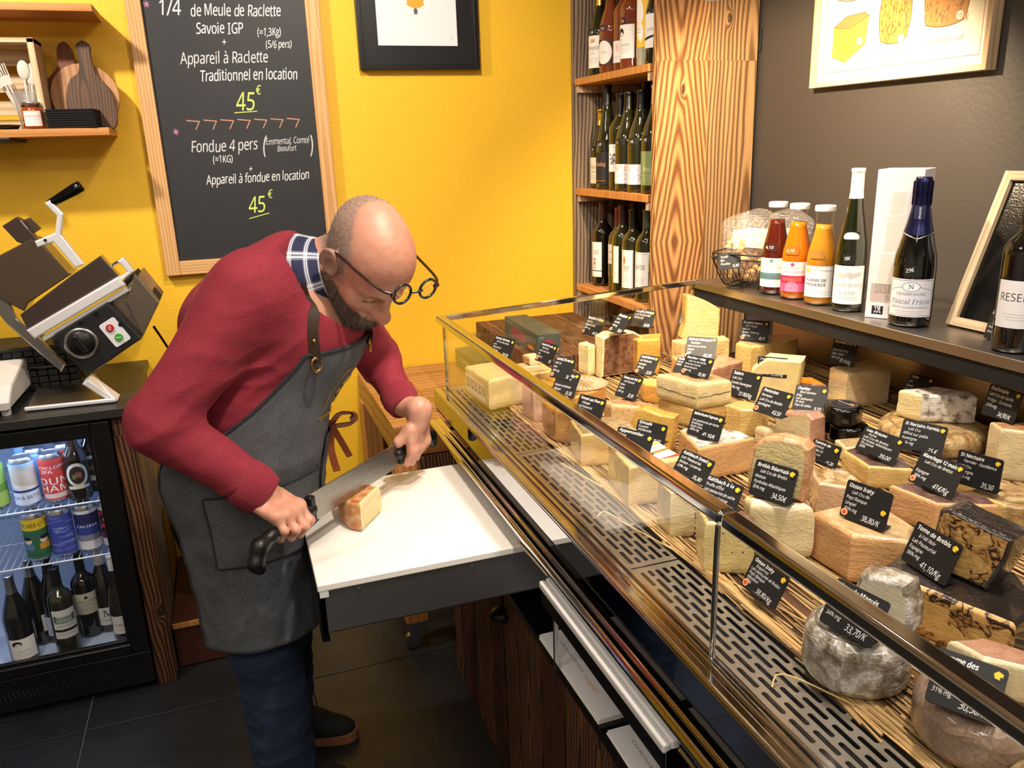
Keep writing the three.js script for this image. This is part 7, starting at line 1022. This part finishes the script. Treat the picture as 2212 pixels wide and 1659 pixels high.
// sweater
const foldN = (x, y, z) => { const w = 0.35 + 0.65 * Math.max(sstep(0.17, 0.03, Math.hypot(x - J.elR[0], y - J.elR[1], z - J.elR[2])), sstep(0.16, 0.04, Math.hypot(x - 0.0, y - 1.2, z + 1.66)), sstep(0.14, 0.03, Math.hypot(x - J.wrR[0], y - J.wrR[1], z - J.wrR[2])), sstep(0.15, 0.03, Math.hypot(x - J.elL[0], y - J.elL[1], z - J.elL[2]))); return w * (0.0075 * Math.pow(1 - Math.abs(n3(x * 5 + y * 3, y * 13 - x * 8, z * 7)), 3) + 0.003 * Math.pow(1 - Math.abs(n3(x * 9, y * 20 + z * 9, z * 9 + 4)), 3) - 0.004); };
const swParts = [cap(J.pelvis, J.belly, 0.135, 0.135), cap(J.belly, J.chest, 0.135, 0.142), cap(J.chest, [0.135, 1.33, -1.79], 0.125, 0.082), cap([0.05, 1.31, -1.69], J.chest, 0.075, 0.1), cap([0.225, 1.225, -1.9], J.chest, 0.075, 0.1), cap([0.045, 1.36, -1.70], [0.12, 1.38, -1.8], 0.05, 0.05), cap([-0.02, 1.26, -1.75], J.chest, 0.1, 0.11)];
const armR = [cap(J.shR, J.elR, 0.077, 0.058), cap(J.elR, J.wrR, 0.057, 0.042)], armL = [cap(J.shL, J.elL, 0.068, 0.052), cap(J.elL, J.wrL, 0.052, 0.038)];
const torso = blend(swParts, 0.07), aR = blend(armR, 0.03), aL = blend(armL, 0.03);
const plane = (p, q, o = 0) => { const n = V(...q).sub(V(...p)).normalize(), d = n.dot(V(...q)) + o; return (x, y, z) => n.x * x + n.y * y + n.z * z - d; };
const cuffR = plane(J.elR, J.wrR, 0.012), cuffL = plane(J.elL, J.wrL, 0.005), neckN = V(0.80, 0.16, 0.42).normalize(), neckC = V(0.168, 1.345, -1.775);
const swSdf = (x, y, z) => { let d = torso(x, y, z); const a = smax(aR(x, y, z), cuffR(x, y, z), 0.01), b = smax(aL(x, y, z), cuffL(x, y, z), 0.01); d = smin(d, a, 0.035); d = smin(d, b, 0.035); d = smax(d, 0.955 - y, 0.01); const px = x - neckC.x, py = y - neckC.y, pz = z - neckC.z, ax = px * neckN.x + py * neckN.y + pz * neckN.z, rad = Math.sqrt(Math.max(0, px * px + py * py + pz * pz - ax * ax)); d = smax(d, Math.min(0.125 - rad, ax + 0.02), 0.012); return d - foldN(x, y, z); };
const knit = tex(256, 256, (u, v) => 0.5 + 0.3 * n3(u * 120, v * 120) + 0.25 * n3(u * 40, v * 60, 3), false), heather = tex(256, 256, (u, v) => { const a = 0.88 + 0.13 * n3(u * 110, v * 110) + 0.07 * fbm(u * 8, v * 8, 2, 3); return [a, a * 0.97, a * 0.98]; });
const wool = std(0xa22f42, 0.85, { map: rep(heather, 4), bumpMap: rep(knit, 6), bumpScale: 0.0012, sheen: 0.5, sheenRoughness: 0.5, sheenColor: new THREE.Color(0xd06070) });
const sw = mesh('sweater', nets(swSdf, [-0.32, 0.92, -2.2], [0.48, 1.5, -1.46], 0.0075), wool, man);
const ribs = tex(128, 16, (u) => 0.5 + 0.5 * Math.sin(u * 6.283 * 32), false), ribMat = std(0x982a3d, 0.85, { bumpMap: rep(ribs, 3, 1), bumpScale: 0.002, sheen: 0.4, sheenColor: new THREE.Color(0xc05060) });
const sleeveCuff = (a, b, r0, r1, len, back) => { const A = V(...a), B = V(...b), d = B.clone().sub(A).normalize(), g = lathe([[r0 - 0.006, 0], [r0, 0.004], [r0 + 0.001, len * 0.5], [r1 + 0.001, len - 0.003], [r1 - 0.004, len], [r1 - 0.01, len - 0.004]], 40); g.applyQuaternion(new THREE.Quaternion().setFromUnitVectors(V(0, 1, 0), d)); const o = B.addScaledVector(d, -back); return g.translate(o.x, o.y, o.z); };
mesh('cuff', sleeveCuff(J.elR, J.wrR, 0.049, 0.043, 0.062, 0.05), ribMat, sw); mesh('cuff', sleeveCuff(J.elL, J.wrL, 0.045, 0.038, 0.06, 0.05), ribMat, sw);
// trousers, shoes, apron, collar, glasses
const denimB = tex(256, 256, (u, v) => 0.5 + 0.35 * Math.sin((u + v) * 6.283 * 60) * 0.5 + 0.3 * n3(u * 90, v * 90), false);
const denimT = tex(384, 384, (u, v) => { const a = 0.78 + 0.16 * fbm(u * 5, v * 5, 1, 4) + 0.12 * n3(u * 140, v * 40, 3) + 0.05 * n3(u * 30, v * 160); return [a, a, a * 1.01]; });
const jeansMat = std(0x2b3f63, 0.85, { map: rep(denimT, 3), bumpMap: rep(denimB, 9), bumpScale: 0.0008 }), apronMat = std(0x70747a, 0.85, { map: rep(denimT, 2.2), bumpMap: rep(denimB, 10), bumpScale: 0.0009 }), hemMat = std(0x4c5054, 0.85, { map: rep(denimT, 6), bumpMap: rep(denimB, 12), bumpScale: 0.001 });
const legFold = (x, y, z) => 0.007 * Math.pow(1 - Math.abs(n3(x * 8 + 3, y * 15, z * 8)), 5) * sstep(0.75, 0.15, y) - 0.002;
const legR = blend([cap(J.hipR, J.knR, 0.108, 0.082), cap(J.knR, [J.anR[0], 0.08, J.anR[2] + 0.03], 0.08, 0.073)], 0.04), legL = blend([cap(J.hipL, J.knL, 0.105, 0.08), cap(J.knL, [J.anL[0], 0.08, J.anL[2]], 0.078, 0.068)], 0.04), hips = cap([-0.06, 0.95, -1.79], [-0.03, 0.96, -1.87], 0.125, 0.125), seat = ell([-0.075, 0.93, -1.83], [0.1, 0.13, 0.14]);
const legs = (x, y, z) => smin(smin(legR(x, y, z), legL(x, y, z), 0.02), smin(hips(x, y, z), seat(x, y, z), 0.05), 0.04);
const jeans = mesh('jeans', nets((x, y, z) => Math.max(legs(x, y, z) - legFold(x, y, z), 0.055 - y, y - 1.03), [-0.28, 0.03, -2.14], [0.22, 1.06, -1.58], 0.0095), jeansMat, man);
for (const [heel, toe] of [[[-0.085, -1.85], [0.13, -1.785]], [[-0.05, -2.035], [0.172, -1.972]]]) {
  const shoe = new THREE.Group(); shoe.name = 'shoe'; man.add(shoe); const dx = toe[0] - heel[0], dz = toe[1] - heel[1], L = Math.hypot(dx, dz), k = L / 0.28; shoe.position.set(heel[0], 0.0008, heel[1]); shoe.rotation.y = Math.atan2(-dz, dx); shoe.scale.set(k, 1, k);
  const out = new THREE.SplineCurve([[0, 0], [0.02, 0.034], [0.1, 0.036], [0.19, 0.048], [0.25, 0.04], [0.282, 0.005], [0.262, -0.034], [0.19, -0.044], [0.1, -0.034], [0.02, -0.033], [0, 0]].map((p) => new THREE.Vector2(...p))).getPoints(70), s = new THREE.Shape(out);
  mesh('sole', new THREE.ExtrudeGeometry(s, { depth: 0.024, bevelEnabled: true, bevelSize: 0.003, bevelThickness: 0.003, bevelSegments: 2 }).rotateX(-Math.PI / 2).translate(0, 0.003, 0), std(0x8a5a40, 0.6), shoe);
  const up = blend([ell([0.2, 0.035, 0.003], [0.078, 0.036, 0.043]), ell([0.11, 0.045, 0], [0.09, 0.05, 0.038]), cap([0.04, 0.06, 0], [0.055, 0.115, 0], 0.041, 0.04), cap([0.06, 0.09, 0], [0.14, 0.06, 0], 0.034, 0.03)], 0.04);
  mesh('upper', nets((x, y, z) => Math.max(up(x, y, z) - 0.0008 * n3(x * 60, y * 60, z * 60), 0.028 - y, y - 0.125), [-0.02, 0.015, -0.07], [0.3, 0.14, 0.07], 0.0055), std(0x121214, 0.8), shoe);
  mesh('laces', [...[...Array(5)].map((_, i) => tube([[0.115 + i * 0.016, 0.082 - i * 0.006, -0.028], [0.12 + i * 0.016, 0.1 - i * 0.008, 0], [0.115 + i * 0.016, 0.082 - i * 0.006, 0.028]], 0.0026, 12, 5)), tube([[0.115, 0.1, 0], [0.10, 0.13, -0.03], [0.13, 0.13, -0.05], [0.15, 0.085, -0.03]], 0.0022, 20, 5), tube([[0.115, 0.1, 0], [0.1, 0.125, 0.03], [0.13, 0.12, 0.045], [0.14, 0.08, 0.03]], 0.0022, 20, 5)], std(0x0d0d0e, 0.9), shoe);
}
// apron: laid over the body along rays from its axis
const AF = V(0.75, 0, 0.66).normalize(), AR = V(-0.66, 0, 0.75).normalize();
const hullLeg = blend([cap([-0.055, 0.93, -1.77], [-0.035, 0.4, -1.775], 0.116, 0.11), cap([0.0, 0.93, -1.89], [0.0, 0.4, -1.93], 0.112, 0.1)], 0.22);
const hull = (x, y, z) => smin(smin(torso(x, y, z), hullLeg(x, y, z), 0.1), hips(x, y, z), 0.06);
const apronAt = (phi, y, off = 0.006) => {
  const t = sstep(0.9, 1.25, y), cx = mix(-0.03, 0.085, t), cz = mix(-1.835, -1.79, t), c = Math.cos(phi), s = Math.sin(phi), dx = AF.x * c + AR.x * s, dz = AF.z * c + AR.z * s; let r = 0.03;
  for (let i = 0; i < 26; i++) { const d = off - hull(cx + dx * r, y, cz + dz * r); if (d < 0.0002) break; r += d * 0.8; }
  const f = 0.010 * fbm(phi * 2.2, y * 1.6, 3, 2) * sstep(0.95, 0.6, y) + 0.004 * Math.pow(1 - Math.abs(n3(phi * 3, y * 11, 8)), 4) * sstep(1.1, 1.0, y); r += f;
  return V(cx + dx * r, y, cz + dz * r);
};
const phi1 = (y) => (y < 1.0 ? mix(1.72, 1.8, sstep(0.6, 1.0, y)) : mix(1.8, 0.62, Math.pow(clamp((y - 1.0) / 0.205), 0.62))), phi0 = (y) => -(y < 1.0 ? 1.7 : mix(1.7, 0.6, Math.pow(clamp((y - 1.0) / 0.205), 0.62)));
function sheet(nu, nv, fn, us = 1) { const pos = [], uv = [], idx = []; for (let j = 0; j <= nv; j++) for (let i = 0; i <= nu; i++) { const p = fn(i / nu, j / nv); pos.push(p.x, p.y, p.z); uv.push(p.u ?? i / nu * us, p.v ?? p.y); } for (let j = 0; j < nv; j++) for (let i = 0; i < nu; i++) { const a = j * (nu + 1) + i, b = a + nu + 1; idx.push(a, a + 1, b, a + 1, b + 1, b); } const g = new THREE.BufferGeometry(); g.setAttribute('position', new THREE.Float32BufferAttribute(pos, 3)); g.setAttribute('uv', new THREE.Float32BufferAttribute(uv, 2)); g.setIndex(idx); g.computeVertexNormals(); return g; }
const Y0 = 0.545, Y1 = 1.205, hemY = (q) => Y0 + 0.03 * sstep(0.75, 1, Math.abs(q * 2 - 1)) * 0;
const apronPt = (a, b, off) => { const y = mix(hemY(a), Y1, b); return apronAt(mix(phi0(y), phi1(y), a), y, off); };
const apron = mesh('apron', [sheet(90, 70, (a, b) => apronPt(a, b, 0.007), 0.7), sheet(90, 70, (a, b) => apronPt(a, 1 - b, 0.0045), 0.7)], apronMat, man);
const edge = []; for (let i = 0; i <= 40; i++) edge.push(apronPt(i / 40, 0, 0.006)); for (let i = 1; i <= 50; i++) edge.push(apronPt(1, i / 50, 0.006)); for (let i = 1; i <= 16; i++) edge.push(apronPt(1 - i / 16, 1, 0.006)); for (let i = 1; i < 50; i++) edge.push(apronPt(0, 1 - i / 50, 0.006));
mesh('hem', new THREE.TubeGeometry(new THREE.CatmullRomCurve3(edge, true), 260, 0.0042, 6, true), hemMat, apron);
const patch = (name, p0, p1, y0, y1) => { const g = mesh(name, sheet(30, 14, (a, b) => apronAt(mix(p0, p1, a), mix(y0, y1, b), 0.0115), 0.35), apronMat, apron); const L = []; for (let i = 0; i <= 12; i++) L.push(apronAt(p1, mix(y1, y0, i / 12), 0.0115)); for (let i = 1; i <= 20; i++) L.push(apronAt(mix(p1, p0, i / 20), y0, 0.0115)); for (let i = 1; i <= 12; i++) L.push(apronAt(p0, mix(y0, y1, i / 12), 0.0115)); for (let i = 1; i < 20; i++) L.push(apronAt(mix(p0, p1, i / 20), y1, 0.0115)); mesh('stitched_edge', new THREE.TubeGeometry(new THREE.CatmullRomCurve3(L, true), 140, 0.0022, 5, true), hemMat, g); return g; };
patch('hip_pocket', -0.15, 1.25, 0.76, 0.93); patch('waist_pocket', -1.2, -0.25, 0.83, 0.985);
const ribbon = (pts, w, side) => { const c = new THREE.CatmullRomCurve3(pts.map((p) => (p.isVector3 ? p : V(...p)))), n = 30, P = c.getPoints(n), s = V(...side).normalize(); const g = []; for (const o of [0.0012, -0.0012]) g.push(sheet(2, n, (a, b) => { const i = Math.round(b * n), t = c.getTangentAt(clamp(b, 0.001, 0.999)), q = s.clone().addScaledVector(t, -s.dot(t)).normalize(), m = t.clone().cross(q); return P[i].clone().addScaledVector(q, (a - 0.5) * w).addScaledVector(m, o); })); return join(g); };
const leather = std(0x3d2b20, 0.5), tanLeather = std(0x8f4a26, 0.5), cR = apronAt(0.5, 1.19, 0.012), cL = apronAt(-0.5, 1.19, 0.012);
const snap = (p, off) => { const q = Array.isArray(p) ? V(...p) : p.clone(), e = 0.004; for (let i = 0; i < 5; i++) { const d = swSdf(q.x, q.y, q.z) - off, n = V(swSdf(q.x + e, q.y, q.z) - swSdf(q.x - e, q.y, q.z), swSdf(q.x, q.y + e, q.z) - swSdf(q.x, q.y - e, q.z), swSdf(q.x, q.y, q.z + e) - swSdf(q.x, q.y, q.z - e)).normalize(); q.addScaledVector(n, -d); } return q; };
const tR = V(0.125, 1.345, -1.665), tL = V(0.24, 1.30, -1.80), along = (a, b, n) => [...Array(n + 1)].map((_, i) => snap(a.clone().lerp(b, i / n), 0.006));
const st = mesh('neck_strap', [ribbon([cR, ...along(cR, tR, 5).slice(1)], 0.022, [1, 0.15, 0.35]), ribbon([cL, ...along(cL, tL, 4).slice(1)], 0.02, [1, 0.1, 0.5])], leather, apron);
for (const [c, o] of [[cR, 0.5], [cL, -0.5]]) { const n = AF.clone().multiplyScalar(Math.cos(o)).addScaledVector(AR, Math.sin(o)); const q = new THREE.Quaternion().setFromUnitVectors(V(0, 0, 1), n); const e = mesh('eyelet', new THREE.TorusGeometry(0.0125, 0.0028, 10, 28).scale(0.85, 1.1, 1).applyQuaternion(q).translate(c.x + n.x * 0.003, c.y - 0.005, c.z + n.z * 0.003), M.brass, apron); mesh('rivet', new THREE.SphereGeometry(0.005, 12, 8).translate(c.x + n.x * 0.004, c.y + 0.045, c.z + n.z * 0.004), M.brass, st); }
{ // bow at the waist
  const b = apronAt(-0.75, 0.985, 0.018), o = (x, y, z) => V(b.x + x, b.y + y, b.z + z), side = [0.2, 0.2, 1];
  mesh('waist_tie', [ribbon([o(0, 0, 0), o(0.022, 0.03, 0.02), o(0.05, 0.02, 0.01), o(0.052, -0.01, -0.02), o(0.005, -0.004, 0.004)], 0.02, [-0.3, 0.6, 0.75]), ribbon([o(0, 0, 0), o(-0.02, 0.016, 0.03), o(-0.045, 0.002, 0.045), o(-0.03, -0.014, 0.03), o(0, -0.004, 0.006)], 0.018, [0.4, 0.8, 0.4]), ribbon([o(0, 0, 0.004), o(-0.008, -0.05, 0.028), o(0.0, -0.105, 0.035)], 0.017, [1, 0, 0.3]), ribbon([o(0, 0, 0.004), o(0.018, -0.04, 0.012), o(0.036, -0.085, 0.004)], 0.015, [0.9, 0.35, 0.3])], tanLeather, apron);
  const em = [], E = (p, y) => apronAt(p, y, 0.0088); em.push(tube([E(-0.42, 1.12), E(-0.15, 1.15), E(0.0, 1.115), E(0.0, 1.06)], 0.0011, 30, 5), tube([E(-0.42, 1.12), E(-0.42, 1.08)], 0.0011, 10, 5), tube([E(-0.3, 1.105), E(-0.3, 1.065), E(-0.3, 1.085), E(-0.22, 1.085)], 0.0016, 20, 5), tube([E(-0.3, 1.105), E(-0.2, 1.105)], 0.0016, 8, 5));
  const q = []; for (let i = 0; i < 26; i++) q.push(E(0.06 - i * 0.019, 1.045 + 0.006 * Math.sin(i * 2.1))); em.push(tube(q, 0.0009, 80, 4)); mesh('emblem', em, M.brass, apron);
}
{ // plaid shirt collar round the neck
  const pa = new Atlas(1, 1, 512, 256), pm = std(0xffffff, 0.8, { map: pa.t }), uv = pa.cell((c, w, h) => { bg(c, w, h, '#23294a'); for (let i = 0; i < 7; i++) { const x = i * 76 + 20; c.fillStyle = 'rgba(220,224,235,0.45)'; c.fillRect(x, 0, 22, h); c.fillStyle = 'rgba(240,242,248,0.85)'; c.fillRect(x + 4, 0, 4, h); c.fillRect(x + 13, 0, 4, h); } for (let k = 0; k < 4; k++) { const y = k * 66 + 12; c.fillStyle = 'rgba(220,224,235,0.4)'; c.fillRect(0, y, w, 20); c.fillStyle = 'rgba(240,242,248,0.85)'; c.fillRect(0, y + 4, w, 4); c.fillRect(0, y + 12, w, 4); } });
  const back = V(0, 1, 0).addScaledVector(neckN, -neckN.y).normalize(), sid = neckN.clone().cross(back).normalize();
  const at = (a, b) => { const th = (a - 0.5) * 2 * 2.95, fr = sstep(1.7, 2.8, Math.abs(th)), pr = [[0.0635, -0.02], [0.0645, 0.022], [0.068, 0.028], [0.077, 0.01], [0.087, -0.014], [0.095 + 0.006 * fr, -0.036 - 0.028 * fr]], s = b * (pr.length - 1), i = Math.min(pr.length - 2, Math.floor(s)), r = mix(pr[i][0], pr[i + 1][0], s - i), h = mix(pr[i][1], pr[i + 1][1], s - i), p = neckC.clone().addScaledVector(neckN, h + 0.012).addScaledVector(back, Math.cos(th) * r).addScaledVector(sid, Math.sin(th) * r); p.u = a; p.v = b; return p; };
  const g = sheet(80, 20, at); mesh('shirt_collar', uvTo(g, uv), pm, man);
}
{ // glasses pushed up on the forehead
  const gl = new THREE.Group(); gl.name = 'glasses'; gl.matrixAutoUpdate = true; gl.applyMatrix4(headM); man.add(gl);
  const rim = std(0x15211f, 0.25, { clearcoat: 0.5 }), tort = std(0x2a140a, 0.25, { clearcoat: 0.7 });
  for (const s of [-1, 1]) {
    const r = new THREE.TorusGeometry(0.0205, 0.0028, 10, 40).rotateX(-0.55).translate(s * 0.032, 0.098, 0.132); mesh('rim', r, rim, gl);
    mesh('lens', new THREE.CylinderGeometry(0.0195, 0.0195, 0.0012, 32).rotateX(Math.PI / 2 - 0.55).translate(s * 0.032, 0.098, 0.132), M.glass, gl);
    mesh('temple', [tube([[s * 0.053, 0.1, 0.13], [s * 0.068, 0.094, 0.115], [s * 0.079, 0.062, 0.045], [s * 0.082, 0.042, 0.0], [s * 0.083, 0.028, -0.022], [s * 0.08, 0.008, -0.035]], 0.0029, 50, 8), bx(s * 0.054 - 0.005, s * 0.054 + 0.005, 0.094, 0.105, 0.126, 0.134, 0.002)], tort, gl);
  }
  mesh('bridge', tube([[-0.0125, 0.103, 0.135], [0, 0.107, 0.138], [0.0125, 0.103, 0.135]], 0.0028, 16, 8), rim, gl);
}
// knife: along KD from the right hand to the left
{
  const t = thing('cheese_knife', 'long two-handled cheese knife with black grips held over the cheese', 'knife', [K1.x, 0, K1.z], Math.atan2(-KD.z, KD.x)), yb = 0.8585, yt = 0.922, s0 = 0.066, s1 = 0.41;
  const blade = new THREE.Shape([[s0, yb + 0.012], [s0, yt], [s1, yt - 0.004], [s1 + 0.004, yb + 0.014], [s1 - 0.03, yb], [s0 + 0.01, yb]].map((p) => new THREE.Vector2(...p)));
  mesh('blade', uvBox(new THREE.ExtrudeGeometry(blade, { depth: 0.0012, bevelEnabled: true, bevelSize: 0.0006, bevelThickness: 0.0006, bevelSegments: 1 }).translate(0, 0, -0.0006)), metal(0x9a9893, 0.3, { bumpMap: rep(brush, 1, 3), bumpScale: 0.0003 }), t);
  const grip = std(0x0b0b0c, 0.4), gs = (pts, rs) => { const list = []; for (let i = 0; i < pts.length - 1; i++) list.push(cap(pts[i], pts[i + 1], rs[i], rs[i + 1])); return blend(list, 0.012); };
  const hr = gs([[0.07, 0.888, 0], [0.035, 0.886, 0], [-0.05, 0.884, 0], [-0.085, 0.878, 0], [-0.1, 0.85, 0], [-0.092, 0.836, 0]], [0.014, 0.0125, 0.0135, 0.016, 0.0145, 0.013]);
  const hl2 = gs([[0.405, 0.888, 0], [0.44, 0.887, 0], [0.53, 0.888, 0], [0.555, 0.884, 0], [0.562, 0.862, 0]], [0.014, 0.0125, 0.0135, 0.015, 0.013]);
  const bolster = (a) => bx(a - 0.009, a + 0.009, yb + 0.002, yt - 0.003, -0.0095, 0.0095, 0.005);
  mesh('grip', [nets(hr, [-0.14, 0.8, -0.04], [0.1, 0.92, 0.04], 0.004), bolster(0.07)], grip, t);
  mesh('grip', [nets(hl2, [0.37, 0.82, -0.04], [0.6, 0.92, 0.04], 0.004), bolster(0.41)], grip, t);
}
renderer.render(scene, camera);
